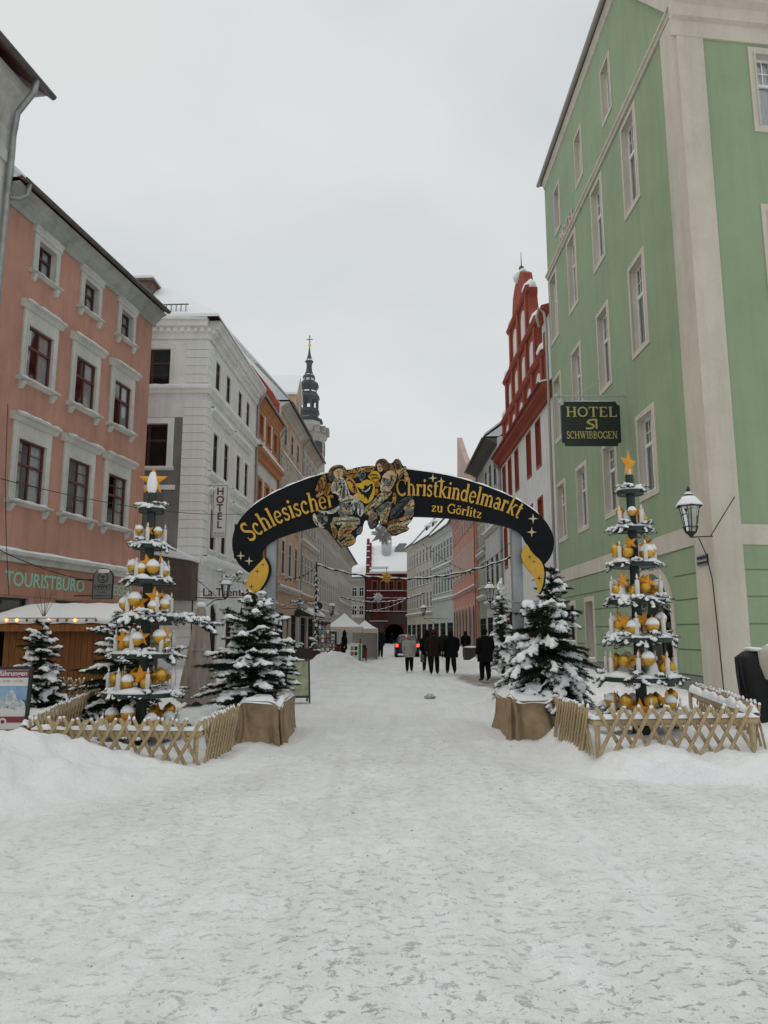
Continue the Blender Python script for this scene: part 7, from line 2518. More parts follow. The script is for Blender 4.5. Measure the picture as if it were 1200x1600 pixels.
mb = MB(); serif_word(mb, 'HOTEL', [(a + 0.14, tp - 0.52), (b - 0.1, tp - 0.52)], 0.34, -0.055, -0.04); mb.build('lettering_hotel', GL, hs)
mb = MB(); serif_word(mb, 'SCHWIBBOGEN', [(a + 0.14, 0.24), (b - 0.12, 0.24)], 0.24, -0.055, -0.04); mb.build('lettering_schwibbogen', GL, hs)
mb = MB()
ribbon(mb, [(mid - 0.16 + x, 0.56 + z) for x, z in smooth_pl([(0.34, 0.31), (0.12, 0.31), (0.02, 0.22), (0.14, 0.17), (0.26, 0.12), (0.2, 0.02), (-0.02, 0.02)], 2)], 0.06, lambda x, y: (x, y), -0.054, -0.04)
mb.box(mid + 0.14, mid + 0.2, -0.0535, -0.04, 0.56, 0.9)
mb.build('emblem', GL, hs)
mb = MB(); mb.tube([(p0.x - ox, 0, p0.z - oz), (7.9 - ox, 0, p0.z - oz)], 0.035, 10); mb.blob((p0.x - ox, 0, p0.z - oz), (0.075, 0.075, 0.075), 0, 0, 2)
for k in (a + 0.35, b - 0.45):
    mb.tube([(k, 0, tp - 0.02), (k, 0, p0.z - oz)], 0.012, 5)
mb.tube([(p0.x - ox + 0.6, 0, p0.z - oz), (7.9 - ox, 0.4, p0.z - oz + 1.1)], 0.008, 4)
mb.build('pole', mat('pale_pole', (0.42, 0.45, 0.44), 0.4, 0.4), hs)
mb = MB(); mb.blob((mid, 0, tp + 0.01), ((b - a) / 2 - 0.15, 0.05, 0.02), 0, 0.1, 2); mb.build('sign_snow', SNOW, hs, smooth=True)


# ------------------------------------------------------------------ lanterns
IRON = mat('black_iron', (0.018, 0.018, 0.017), 0.5, 0.3)


def lantern(rt, x, y, z, s=1.0, lite=True):
    """four-sided tapering street lantern; z is its foot"""
    mb = MB(); mb.lathe([(0.0, 0), (0.05 * s, 0), (0.07 * s, 0.04 * s), (0.13 * s, 0.08 * s), (0.135 * s, 0.1 * s), (0.12 * s, 0.11 * s)], 8, (x, y, z))
    for k in range(6):
        t = k * math.pi / 3 + 0.3
        mb.tube([(x + 0.12 * s * math.cos(t), y + 0.12 * s * math.sin(t), z + 0.08 * s), (x + 0.17 * s * math.cos(t), y + 0.17 * s * math.sin(t), z + 0.2 * s), (x + 0.16 * s * math.cos(t), y + 0.16 * s * math.sin(t), z + 0.24 * s)], 0.01 * s, 4)
        mb.tube([(x + 0.125 * s * math.cos(t), y + 0.125 * s * math.sin(t), z + 0.1 * s), (x + 0.24 * s * math.cos(t), y + 0.24 * s * math.sin(t), z + 0.72 * s)], 0.011 * s, 4)
    mb.tube([(x + 0.165 * s * math.cos(k * math.pi / 8), y + 0.165 * s * math.sin(k * math.pi / 8), z + 0.22 * s) for k in range(17)], 0.012 * s, 4)
    mb.lathe([(0.25 * s, 0.71 * s), (0.31 * s, 0.70 * s), (0.31 * s, 0.73 * s), (0.14 * s, 0.93 * s), (0.09 * s, 0.95 * s), (0.1 * s, 1.0 * s), (0.03 * s, 1.05 * s), (0.03 * s, 1.08 * s), (0.05 * s, 1.12 * s), (0.0, 1.22 * s)], 6, (x, y, z), rot=0.3)
    o = mb.build('lantern_frame', IRON, rt)
    mb = MB(); mb.lathe([(0.115 * s, 0.11 * s), (0.232 * s, 0.7 * s)], 6, (x, y, z), rot=0.3); mb.build('lantern_glass', LANTERN_GLASS, o)
    mb = MB(); mb.lathe([(0.03 * s, 0.15 * s), (0.035 * s, 0.4 * s), (0.0, 0.42 * s)], 8, (x, y, z)); mb.build('lamp', WAX, o)
    mb = MB(); mb.lathe([(0.315 * s, 0.725 * s), (0.3 * s, 0.765 * s), (0.15 * s, 0.95 * s), (0.11 * s, 0.96 * s)], 12, (x, y, z)); mb.lathe([(0.1 * s, 1.0 * s), (0.09 * s, 1.03 * s), (0.03 * s, 1.07 * s)], 10, (x, y, z)); mb.build('lantern_snow', SNOW, o, smooth=True)
    return o


LY = 16.7
q = at(1080, 838, LY)
rt = thing('wall_lantern', 'large glass wall lantern with snowy cap at the green corner, on a curved pipe', 'lantern', (q.x, LY, q.z), group='wall lanterns')
lantern(rt, 0, 0, 0, 0.97)
mb = MB()
e = at(1113, 838, 17.35); s_ = at(1148, 776, 17.4)
mb.tube([(-0.02, 0, -0.02), (e.x - q.x, e.y - LY, e.z - q.z)], 0.016, 6)
mb.tube([(e.x - q.x - 0.08, e.y - LY - 0.1, e.z - q.z), (s_.x - q.x, s_.y - LY, s_.z - q.z)], 0.012, 6)
cv = [at(1092, 841, LY), at(1103, 865, 16.9), at(1113, 905, 17.1), at(1119, 960, 17.3), at(1126, 1030, 17.38), at(1132, 1090, 17.4)]
mb.tube([(c_.x - q.x, c_.y - LY, c_.z - q.z) for c_ in cv], 0.014, 6)
mb.build('bracket', IRON, rt)
# street-name plate on the pilaster
F1 = Vector((7.84, 0, 0))
rt = thing('street_name_plate', 'small dark blue street name plate on the cream corner pilaster', 'sign', (7.83, 18.05, 3.35), -math.pi / 2)
mb = MB(); mb.box(-0.3, 0.3, -0.015, 0.01, 0, 0.24); mb.build('plate', mat('enamel_blue', (0.012, 0.016, 0.05), 0.3), rt)
mb = MB(); mb.box(-0.285, 0.285, -0.0165, -0.0145, 0.222, 0.23); mb.box(-0.285, 0.285, -0.0165, -0.0145, 0.01, 0.018); mb.build('plate_border', PAPER, rt)
sans('Brüderstraße', 0.1, 0.001, 'lettering', PAPER, rt, T(0, -0.0165, 0.085) @ UPRIGHT)

QY = 29.6
q = at(352, 936, QY)
rt = thing('wall_lantern', 'small lantern on a curved bracket before the white hotel entrance', 'lantern', (q.x, QY, q.z), group='wall lanterns')
lantern(rt, 0, 0, 0, 0.8)
mb = MB()
cv = [at(352, 936, QY), at(335, 938, QY), at(318, 950, QY), at(309, 968, QY), at(306, 990, QY), at(304, 1030, QY)]
mb.tube([(c_.x - q.x, 0, c_.z - q.z) for c_ in cv], 0.018, 6)
e = at(313, 934, QY)
mb.tube([(0, 0, -0.02), (e.x - q.x, 0, e.z - q.z)], 0.018, 6)
mb.tube([(at(305, 903, QY).x - q.x, 0.0, at(305, 903, QY).z - q.z), (at(338, 932, QY).x - q.x, 0, at(338, 932, QY).z - q.z)], 0.014, 5)
mb.build('bracket', IRON, rt)
rt = thing('script_lettering', 'maroon script lettering mounted above the hotel ground floor windows', 'lettering', (-7.3, 30.5, 3.0))
sans('La Trenta', 0.46, 0.02, 'lettering', mat('maroon_script', (0.10, 0.012, 0.02), 0.5), rt, T(0.72, 0, 0.2) @ UPRIGHT @ Matrix.Shear('XZ', 4, (0.0, 0.0)), bold=0.005)
mb = MB(); mb.box(-0.5, 1.9, 0.03, 0.06, 0.12, 0.15); mb.build('rail', IRON, rt)
rt = thing('fir_garland', 'snowy fir garland draped above the hotel entrance lantern', 'garland', (at(350, 890, 30.2).x, 30.2, at(350, 890, 30.2).z))
for k in range(12):
    put_sprig(rt, k, -0.15 + k * 0.13, 0, -0.45 * abs(math.sin(k * 0.55)), random.uniform(-2.6, -0.4), 1.05, 0.4)
# more far lanterns
for lab, px, py, YY, sc in (('far wall lantern on an iron arm on the right, above the slim fir', 766, 942, 34, 0.9), ('far lantern on the grey house left of the tents', 518, 962, 62, 1.1), ('distant lantern in front of the mint house', 662, 962, 76, 1.1)):
    q = at(px, py, YY)
    rt = thing('wall_lantern', lab, 'lantern', (q.x, YY, q.z), group='wall lanterns')
    lantern(rt, 0, 0, 0, sc)
    wx = 7.9 if px > 600 else -6.0
    if px == 662: wx = 6.9
    mb = MB(); mb.tube([(0, 0, 0), (0, 0, -0.25), ((wx - q.x), 0, -0.35)], 0.022, 5); mb.tube([(0.0, 0, -0.25), ((wx - q.x) * 0.5, 0, -0.9), (wx - q.x, 0, -1.3)], 0.018, 5); mb.build('bracket', IRON, rt)

# brown awning at the end of the white hotel
AWN = mat('brown_awning', (0.11, 0.082, 0.058), 0.85, var=0.2, scale=3)
a = [at(238, 866, 29.9), at(300, 877, 29.9), at(298, 937, 29.9), at(238, 937, 29.9)]
rt = thing('awning', 'brown side awning with snowy sloping top at the white hotel end wall', 'awning', (a[3].x, 29.9, 0))
ox = a[3].x
mb = MB(); mb.prism([(v.x - ox, v.z) for v in a], 0.0, 1.0); mb.build('awning_body', AWN, rt)
mb = MB(); mb.prism([(a[0].x - ox - 0.1, a[0].z), (a[1].x - ox + 0.1, a[1].z), (a[1].x - ox + 0.08, a[1].z + 0.16), (a[0].x - ox + 0.5, a[0].z + 0.42), (a[0].x - ox - 0.1, a[0].z + 0.35)], -0.15, 1.05)
bevel(mb.build('awning_snow', SNOW, rt), 0.06, 3)
mb = MB(); mb.tube([(a[2].x - ox - 0.05, 0.5, -0.2), (a[2].x - ox - 0.05, 0.5, a[2].z)], 0.03, 6); mb.tube([(0.1, 0.5, -0.2), (0.1, 0.5, a[3].z)], 0.03, 6); mb.build('awning_legs', IRON, rt)

# ------------------------------------------------------------------ covered stand at the right edge
TARP = mat('black_tarp', (0.009, 0.009, 0.01), 0.6, spec=0.3)
rt = thing('covered_stand', 'black draped stand with a cream cloth and snow on top at the right edge', 'covered stand', (6.55, 12.6, 0.2))


def drape(rows, name, m, parent, n=36, fold=0.05, seed=0.0, a0=0.0, a1=2 * math.pi):
    V = []; Fc = []
    for j, (z, rx, ry, cx_) in enumerate(rows):
        for k in range(n + 1):
            a = a0 + (a1 - a0) * k / n
            f_ = 1 + fold * math.sin(7 * a + seed + z) + fold * 0.5 * math.sin(15 * a + seed)
            V.append((cx_ + rx * f_ * math.cos(a), ry * f_ * math.sin(a), z))
    for j in range(len(rows) - 1):
        for k in range(n):
            Fc.append((j * (n + 1) + k, j * (n + 1) + k + 1, (j + 1) * (n + 1) + k + 1, (j + 1) * (n + 1) + k))
    mb = MB(); mb.add(V, Fc)
    return mb.build(name, m, parent, smooth=True)


drape([(-0.1, 0.62, 0.4, 0.12), (0.4, 0.62, 0.38, 0.06), (0.8, 0.62, 0.36, 0.03), (1.1, 0.6, 0.34, 0.0), (1.2, 0.5, 0.3, 0.04), (1.27, 0.3, 0.15, 0.08), (1.29, 0.0, 0.0, 0.1)], 'tarp', TARP, rt, fold=0.085, seed=1.0)
drape([(0.15, 0.5, 0.66, 0.34), (0.6, 0.48, 0.63, 0.18), (1.0, 0.46, 0.6, 0.04), (1.2, 0.42, 0.52, 0.0), (1.29, 0.3, 0.36, 0.0), (1.32, 0.0, 0.0, 0.05)], 'cream_cloth', mat('cream_cloth', (0.45, 0.44, 0.36), 0.9, var=0.15, scale=4), rt, fold=0.04, seed=2.0, a0=-2.7, a1=-0.2)
mb = MB(); mb.blob((-0.3, -0.06, 1.235), (0.2, 0.16, 0.045), 1, 0.25, 2); mb.blob((0.02, -0.2, 1.29), (0.26, 0.2, 0.07), 4, 0.3, 2); mb.build('stand_snow', SNOW, rt, smooth=True)

# ------------------------------------------------------------------ people
SKINM = mat('face_skin', (0.45, 0.25, 0.18), 0.6)
BOOT = mat('black_boots', (0.012, 0.011, 0.01), 0.5)


def person(label, x, y, yaw, h, coat, trouser, hair, hat=None, hem=0.78, step=0.16, bag=None, width=1.0, z=None):
    rt = thing('person', label, 'person', (x, y, (gz(x, y) if z is None else z) + 0.01), yaw, group='pedestrians in the street')
    k = h / 1.75
    J = []; R = []; E = []

    def j(p, r, par=None):
        J.append(Vector(p) * k); R.append(r if isinstance(r, tuple) else (r, r))
        if par is not None: E.append((par, len(J) - 1))
        return len(J) - 1
    pel = j((0, 0, 0.96), (0.16 * width, 0.12))
    wai = j((0, 0, 1.12), (0.15 * width, 0.12), pel)
    che = j((0, 0.0, 1.32), (0.18 * width, 0.13), wai)
    nb = j((0, 0.0, 1.46), (0.09, 0.085), che)
    ne = j((0, 0.01, 1.53), 0.056, nb)
    he = j((0, 0.025, 1.62), (0.082, 0.095), ne)
    ht = j((0, 0.015, 1.70), (0.075, 0.085), he)
    for s, st_ in ((-1, step), (1, -step)):
        hip = j((0.095 * s, 0, 0.9), 0.125, pel)
        kn = j((0.1 * s, st_ * 0.55 + 0.03, 0.5), 0.105, hip)
        an = j((0.1 * s, st_, 0.1 + (0.06 if st_ < 0 else 0)), 0.08, kn)
        hl = j((0.105 * s, st_ + 0.05, 0.05 + (0.03 if st_ < 0 else 0)), 0.045, an)
        j((0.115 * s, st_ + 0.17, 0.035), 0.034, hl)
        sh = j((0.185 * s * width, 0, 1.42), 0.075, nb)
        el = j((0.25 * s * width, -0.03 - st_ * 0.3, 1.14), 0.052, sh)
        wr = j((0.25 * s * width, 0.08 - st_ * 0.6, 0.93), 0.036, el)
        pa = j((0.245 * s * width, 0.1 - st_ * 0.65, 0.86), (0.024, 0.036), wr)
        for q, (dx, ln) in enumerate(((-0.03, 0.075), (-0.01, 0.088), (0.01, 0.085), (0.028, 0.07))):
            j((0.245 * s * width - 0.008 * s, 0.1 - st_ * 0.65 + dx, 0.86 - ln), 0.0095, pa)
        j((0.22 * s * width, 0.15 - st_ * 0.65, 0.84), 0.011, pa)
    me = bpy.data.meshes.new('body')
    me.from_pydata([v[:] for v in J], E, [])
    ob = bpy.data.objects.new('body', me); C.objects.link(ob)
    md = ob.modifiers.new('skin', 'SKIN'); md.use_smooth_shade = True
    if not me.skin_vertices:
        me.attributes  # ensure data
    sv = me.skin_vertices[0].data
    for i, r_ in enumerate(R):
        sv[i].radius = (r_[0] * k, r_[1] * k); sv[i].use_root = (i == 0)
    sb = ob.modifiers.new('sub', 'SUBSURF'); sb.levels = sb.render_levels = 1
    ev = ob.evaluated_get(bpy.context.evaluated_depsgraph_get())
    m2 = bpy.data.meshes.new_from_object(ev)
    bpy.data.objects.remove(ob)
    m2.name = 'body'
    m2.materials.clear()
    for q in (trouser, coat, SKINM, BOOT, hair): m2.materials.append(q)
    for p in m2.polygons:
        c = p.center / k
        if c.z > 1.555: p.material_index = 4 if (c.y < 0.05 or c.z > 1.68) else 2
        elif c.z > 1.5: p.material_index = 2
        elif c.z < 0.12: p.material_index = 3
        elif abs(c.x) > 0.19 * width and c.z < 0.9: p.material_index = 2
        elif c.z > 0.98 or abs(c.x) > 0.2 * width: p.material_index = 1
        else: p.material_index = 0
        p.use_smooth = True
    link('body', m2, rt)
    # coat with sleeves and collar
    V = []; Fc = []; n = 22
    prof = [(hem, 0.235, 0.185), (hem + 0.1, 0.235, 0.18), (0.98, 0.22, 0.165), (1.12, 0.205, 0.155), (1.32, 0.225, 0.165), (1.42, 0.215, 0.145), (1.48, 0.13, 0.11), (1.54, 0.085, 0.085)]
    for (zz, rx, ry) in prof:
        for i in range(n):
            a = 2 * math.pi * i / n
            w_ = 1 + 0.025 * math.sin(5 * a + zz * 9)
            V.append((rx * width * w_ * math.cos(a) * k, ry * w_ * math.sin(a) * k, zz * k))
    for q in range(len(prof) - 1):
        for i in range(n):
            Fc.append((q * n + i, q * n + (i + 1) % n, (q + 1) * n + (i + 1) % n, (q + 1) * n + i))
    mb = MB(); mb.add(V, Fc)
    for s, st_ in ((-1, step), (1, -step)):
        mb.tube([Vector((0.16 * s * width, 0, 1.43)) * k, Vector((0.215 * s * width, 0, 1.38)) * k, Vector((0.255 * s * width, -0.03 - st_ * 0.3, 1.14)) * k, Vector((0.25 * s * width, 0.07 - st_ * 0.55, 0.94)) * k], [0.07 * k, 0.088 * k, 0.075 * k, 0.06 * k], 10)
    mb.build('coat', coat, rt, smooth=True)
    if hat:
        kind, hm = hat
        mb = MB()
        if kind == 'hood':
            mb.lathe([(0.13, 1.46), (0.125, 1.55), (0.12, 1.66), (0.09, 1.76), (0.02, 1.86)], 14, (0, -0.01, 0))
        elif kind == 'beanie':
            mb.lathe([(0.108, 1.645), (0.115, 1.66), (0.108, 1.7), (0.085, 1.76), (0.03, 1.79), (0.0, 1.79)], 14, (0, 0.015, 0))
        else:
            mb.lathe([(0.1, 1.5), (0.12, 1.58), (0.115, 1.68), (0.085, 1.75), (0.0, 1.775)], 14, (0, -0.005, 0))
        mb.v = [tuple(Vector(v) * k) for v in mb.v]
        mb.build('hat' if kind != 'hair' else 'hair', hm, rt, smooth=True)
    if bag:
        kind, bm, s = bag
        mb = MB()
        if kind == 'bag':
            mb.box(0.25 * s - 0.03, 0.25 * s + 0.09, -0.12, 0.18, 0.42 * k, 0.76 * k); mb.tube([(0.25 * s + 0.03, -0.06, 0.76 * k), (0.25 * s, 0.02, 0.9 * k), (0.25 * s + 0.03, 0.12, 0.76 * k)], 0.008, 4)
            o = bevel(mb.build('shopping_bag', bm, rt), 0.015, 2)
        else:
            mb.box(-0.15, 0.15, -0.32, -0.16, 1.05 * k, 1.45 * k)
            o = bevel(mb.build('backpack', bm, rt), 0.05, 3)
    return rt


def cloth(name, c): return mat(name, c, 0.9, var=0.25, scale=8, spec=0.05)


BLK = cloth('black_cloth', (0.010, 0.010, 0.012)); BLK2 = cloth('charcoal_cloth', (0.022, 0.021, 0.023)); NAVY = cloth('navy_cloth', (0.014, 0.016, 0.026)); PALEC = cloth('pale_grey_coat', (0.34, 0.335, 0.30))
DHAIR = cloth('dark_hair', (0.02, 0.013, 0.009)); GHAIR = cloth('grey_hair', (0.22, 0.2, 0.18)); BURG = cloth('burgundy_knit', (0.09, 0.015, 0.02))
person('dark-coated person standing beside the right firs with back half turned', 3.55, 26.3, 0.5, 1.78, BLK, BLK, DHAIR, ('beanie', BLK), step=0.06, hem=0.66, width=1.3)
person('tall person in black pointed hood carrying a grey shopping bag', 1.96, 34.0, 0.15, 1.76, BLK, BLK2, DHAIR, ('hood', BLK), bag=('bag', cloth('grey_bag', (0.12, 0.125, 0.13)), -1), hem=0.74, width=1.2, step=0.22)
person('person in black coat with burgundy cap walking next to the hooded one', 2.06, 30.8, -0.15, 1.8, cloth('dark_brown_cloth', (0.022, 0.015, 0.012)), BLK, DHAIR, ('beanie', BURG), step=-0.27, hem=0.72, width=1.25)
person('person in knee-length black coat, front of the right walking pair', 2.8, 31.4, 0.1, 1.78, BLK, BLK, DHAIR, ('hair', DHAIR), step=0.28, hem=0.66, width=1.3)
person('person in charcoal coat walking just ahead of the right pair', 3.2, 36.0, -0.2, 1.68, NAVY, BLK, DHAIR, ('hood', BLK2), step=-0.15, hem=0.7, width=1.2)
person('person in pale grey coat and dark trousers walking behind the car', 1.12, 33.2, 0.0, 1.62, PALEC, BLK, GHAIR, ('hair', GHAIR), step=0.1, hem=0.7, width=1.12)
person('lone person in dark coat on the left near the tents, facing this way', -0.25, 51.5, math.pi, 1.7, NAVY, BLK, DHAIR, ('hair', DHAIR), step=0.08, hem=0.75)
person('person in dark coat beside the right tail light of the car', 3.0, 53.0, 0.0, 1.72, BLK, BLK, DHAIR, ('beanie', BLK), step=0.1)
person('dark figure behind the walking pair close to the shop windows', 4.0, 50.0, 0.0, 1.75, BLK2, BLK, DHAIR, ('beanie', BLK2), step=0.15)
person('dark figure walking along the snow bank near the pink house', 5.3, 48.5, 0.0, 1.78, BLK, BLK, DHAIR, ('hair', DHAIR), step=0.18)
person('stallholder in black bending under the white market tent', -2.3, 43.2, 2.0, 1.7, BLK, BLK2, DHAIR, ('hood', BLK), step=0.03, hem=0.7)
person('tiny far figure in the gatehouse passage', 1.1, 104.0, 0.0, 1.75, BLK, BLK, DHAIR, None, step=0.1)
person('second tiny far figure before the gatehouse arch', -0.1, 96.0, 0.0, 1.75, NAVY, BLK, DHAIR, None, step=-0.1)

# ------------------------------------------------------------------ car seen from behind
PAINT = mat('dark_car_paint', (0.012, 0.013, 0.016), 0.3, 0.2, spec=0.6)
cr_ = thing('parked_car', 'dark estate car with lit red tail lights driving away up the street', 'car', (1.66, 53.0, gz(1.66, 53.0)))
mb = MB()
V = []; Fc = []
secs = [(0.0, .60, .42, .86), (0.06, .84, .30, .95), (0.35, .88, .24, 1.0), (1.2, .89, .22, 1.0), (2.6, .89, .22, .98), (3.4, .87, .24, .92), (3.9, .82, .28, .80), (4.15, .66, .36, .68)]
for (y, w_, z0_, z1_) in secs:
    for (a, b) in ((-1, z0_ + .08), (-.96, z0_), (.96, z0_), (1, z0_ + .08), (1.0, (z0_ + z1_) / 2), (.95, z1_ - .04), (.86, z1_), (-.86, z1_), (-.95, z1_ - .04), (-1.0, (z0_ + z1_) / 2)):
        V.append((a * w_, y, b))
for i in range(len(secs) - 1):
    for k in range(10):
        Fc.append((i * 10 + k, i * 10 + (k + 1) % 10, (i + 1) * 10 + (k + 1) % 10, (i + 1) * 10 + k))
Fc += [tuple(range(9, -1, -1)), tuple(range(70, 80))]
mb.add(V, Fc)
mb.build('body', PAINT, cr_, smooth=False)
mb = MB()
cab = [((-.8, .12, .96), (.8, .12, .96), (.8, 3.0, .96), (-.8, 3.0, .96)), ((-.62, .38, 1.48), (.62, .38, 1.48), (.6, 2.2, 1.5), (-.6, 2.2, 1.5))]
mb.add(list(cab[0]) + list(cab[1]), [(0, 1, 5, 4), (1, 2, 6, 5), (2, 3, 7, 6), (3, 0, 4, 7), (4, 5, 6, 7)])
bevel(mb.build('cabin', PAINT, cr_), 0.04, 2)
mb = MB(); mb.add([(-.66, .17, 1.02), (.66, .17, 1.02), (.56, .355, 1.42), (-.56, .355, 1.42)], [(0, 1, 2, 3)]); mb.v = [(x, y - .02, z) for x, y, z in mb.v]
mb.build('rear_window', mat('car_glass', (0.06, 0.07, 0.08), 0.08, spec=0.9), cr_)
mb = MB(); mb.blob((0, 1.2, 1.52), (0.62, 0.95, 0.05), 2, 0.08, 2); mb.build('roof_snow', SNOW, cr_, smooth=True)
TAIL = mat('tail_light', (0.5, 0.01, 0.01), 0.3, emit=(1.0, 0.03, 0.02, 5.0))
for s in (-1, 1):
    mb = MB(); mb.box(s * .74 - .09, s * .74 + .09, -.03, .1, .72, .92); bevel(mb.build('tail_light', TAIL, cr_), 0.02, 1)
mb = MB(); mb.box(-.1, .1, .30, .34, 1.43, 1.46); mb.build('brake_light', TAIL, cr_)
mb = MB(); mb.box(-.26, .26, -.02, .03, .55, .66); mb.build('number_plate', PAPER, cr_)
mb = MB(); mb.box(-.84, .84, -.06, .1, .34, .5); bevel(mb.build('bumper', mat('black_plastic', (0.02, 0.02, 0.02), 0.6), cr_), 0.03, 2)
for s in (-1, 1):
    for y in (0.75, 3.25):
        mb = MB(); mb.lathe([(0.2, -0.1), (0.31, -0.1), (0.33, -0.06), (0.33, 0.06), (0.31, 0.1), (0.2, 0.1)], 20)
        mb.v = [(z + s * .78, x + y, yy + .33) for x, yy, z in mb.v]
        w_ = mb.build('wheel', mat('tyre', (0.015, 0.015, 0.015), 0.8), cr_)
        mb = MB(); mb.lathe([(0.0, -0.09), (0.2, -0.085), (0.2, 0.085), (0.0, 0.09)], 16); mb.v = [(z + s * .78, x + y, yy + .33) for x, yy, z in mb.v]
        mb.build('rim', ZINC, w_)
for s in (-1, 1):
    mb = MB(); mb.box(s * .95 - .07, s * .95 + .07, 2.45, 2.6, .98, 1.12); bevel(mb.build('door_mirror', PAINT, cr_), 0.03, 2)

# ------------------------------------------------------------------ tents, goods, boards along the left
TENT = mat('tent_fabric', (0.70, 0.66, 0.62), 0.85, var=0.1, scale=3)
VAL = mat('tent_valance', (0.62, 0.50, 0.43), 0.85, var=0.1, scale=3)


def tent(label, x, y, w, d, eave, apex, wall=False):
    rt = thing('market_tent', label, 'tent', (x, y, gz(x, y)), group='market tents')
    mb = MB()
    V = [(-w / 2, -d / 2, eave), (w / 2, -d / 2, eave), (w / 2, d / 2, eave), (-w / 2, d / 2, eave), (0, 0, apex)]
    n = 6
    rows = []
    for i in range(n + 1):
        t = i / n
        s = (1 - t)
        zc_ = eave + (apex - eave) * (t ** 1.35)
        rows.append([(-w / 2 * s, -d / 2 * s, zc_), (0, -d / 2 * s, zc_ - 0.03 * s), (w / 2 * s, -d / 2 * s, zc_), (w / 2 * s, 0, zc_ - 0.03 * s), (w / 2 * s, d / 2 * s, zc_), (0, d / 2 * s, zc_ - 0.03 * s), (-w / 2 * s, d / 2 * s, zc_), (-w / 2 * s, 0, zc_ - 0.03 * s)])
    vv = [p for r_ in rows for p in r_]
    ff = [(i * 8 + k, i * 8 + (k + 1) % 8, (i + 1) * 8 + (k + 1) % 8, (i + 1) * 8 + k) for i in range(n) for k in range(8)]
    mb.add(vv, ff); mb.build('canopy', SNOW, rt, smooth=False)
    mb = MB()
    for (x0, y0, x1, y1) in ((-w / 2, -d / 2, w / 2, -d / 2), (w / 2, -d / 2, w / 2, d / 2), (w / 2, d / 2, -w / 2, d / 2), (-w / 2, d / 2, -w / 2, -d / 2)):
        mb.quad((x0, y0, eave - 0.28), (x1, y1, eave - 0.28), (x1, y1, eave), (x0, y0, eave))
    mb.build('valance', VAL, rt)
    for sx in (-1, 1):
        for sy in (-1, 1):
            mb = MB(); mb.tube([(sx * (w / 2 - .04), sy * (d / 2 - .04), -.2), (sx * (w / 2 - .04), sy * (d / 2 - .04), eave - 0.01)], 0.025, 6)
            mb.build('leg', ZINC, rt)
    if wall:
        mb = MB(); mb.quad((-w / 2, d / 2 - .05, 0), (w / 2, d / 2 - .05, 0), (w / 2, d / 2 - .05, eave), (-w / 2, d / 2 - .05, eave)); mb.quad((w / 2 - .02, -d / 2 + .05, 0), (w / 2 - .02, d / 2 - .05, 0), (w / 2 - .02, d / 2 - .05, eave), (w / 2 - .02, -d / 2 + .05, eave))
        mb.build('side_wall', TENT, rt)
    return rt


tent('nearer white market tent with peaked snowy canopy and pinkish valance', -2.4, 45.0, 2.25, 2.6, 2.02, 2.85)
tent('smaller white tent behind with walled side, right of the peaked one', -1.25, 49.5, 1.7, 2.4, 1.95, 2.5, wall=True)
rr = random.Random(12)
GOODS = [cloth('goods%d' % i, c_) for i, c_ in enumerate(((0.16, 0.05, 0.03), (0.10, 0.035, 0.03), (0.3, 0.24, 0.12), (0.07, 0.05, 0.04), (0.24, 0.1, 0.05)))]
for (lab, x, y) in (('display table of brown goods under the nearer tent', -2.9, 44.6), ('round basket table of goods right under the tents', -1.55, 46.6)):
    rt = thing('display_table', lab, 'table', (x, y, gz(x, y)))
    mb = MB(); mb.box(-.5, .5, -.35, .35, .68, .74); mb.build('tabletop', DARKWOOD, rt)
    for sx in (-1, 1):
        for sy in (-1, 1):
            mb = MB(); mb.box(sx * .44 - .03, sx * .44 + .03, sy * .3 - .03, sy * .3 + .03, -.2, .68); mb.build('leg', DARKWOOD, rt)
    for k in range(9):
        u, v = -.38 + .095 * k, rr.uniform(-.2, .2)
        mb = MB(); mb.blob((u, v, .82), (rr.uniform(.07, .11), .1, rr.uniform(.08, .16)), k, .2, 1); mb.build('goods_bundle', rr.choice(GOODS), rt)
    mb = MB(); mb.box(-.5, .5, -.36, -.352, .15, .68); mb.build('table_skirt', GOODS[0], rt)


def rack(lab, px, Y, w, h_):
    p = at(px, 1000, Y)
    rt = thing('postcard_rack', lab, 'rack', (p.x, Y, gz(p.x, Y)), group='postcard racks')
    mb = MB()
    for sx in (-1, 1):
        mb.tube([(sx * w / 2, 0, 0), (sx * w / 2, 0, h_)], 0.02, 5)
    for k in range(7):
        mb.tube([(-w / 2, 0, 0.35 + k * (h_ - .4) / 6), (w / 2, 0, 0.35 + k * (h_ - .4) / 6)], 0.012, 4)
    mb.box(-w / 2 - .06, w / 2 + .06, -.22, .22, .18, .22); mb.box(-w / 2 - .03, w / 2 + .03, -.06, .06, h_, h_ + .08)
    for sx in (-1, 1):
        for sy in (-1, 1):
            mb.tube([(sx * (w / 2), sy * .2, 0.2), (sx * (w / 2), sy * .22, -.1)], 0.015, 4)
    mb.build('rack_frame', IRON, rt)
    for k in range(6):
        for c_ in range(4):
            x0 = -w / 2 + .03 + c_ * (w - .06) / 4
            z0_ = 0.38 + k * (h_ - .4) / 6
            mb = MB(); mb.box(x0 + .01, x0 + (w - .06) / 4 - .01, -.03, -.02, z0_, z0_ + (h_ - .4) / 6 - .05)
            mb.build('card', rr.choice([PAPER, PAPER, GOODS[2], cloth('card_blue', (0.2, 0.26, 0.33)), cloth('card_red', (0.3, 0.1, 0.09))]), rt)
    return rt


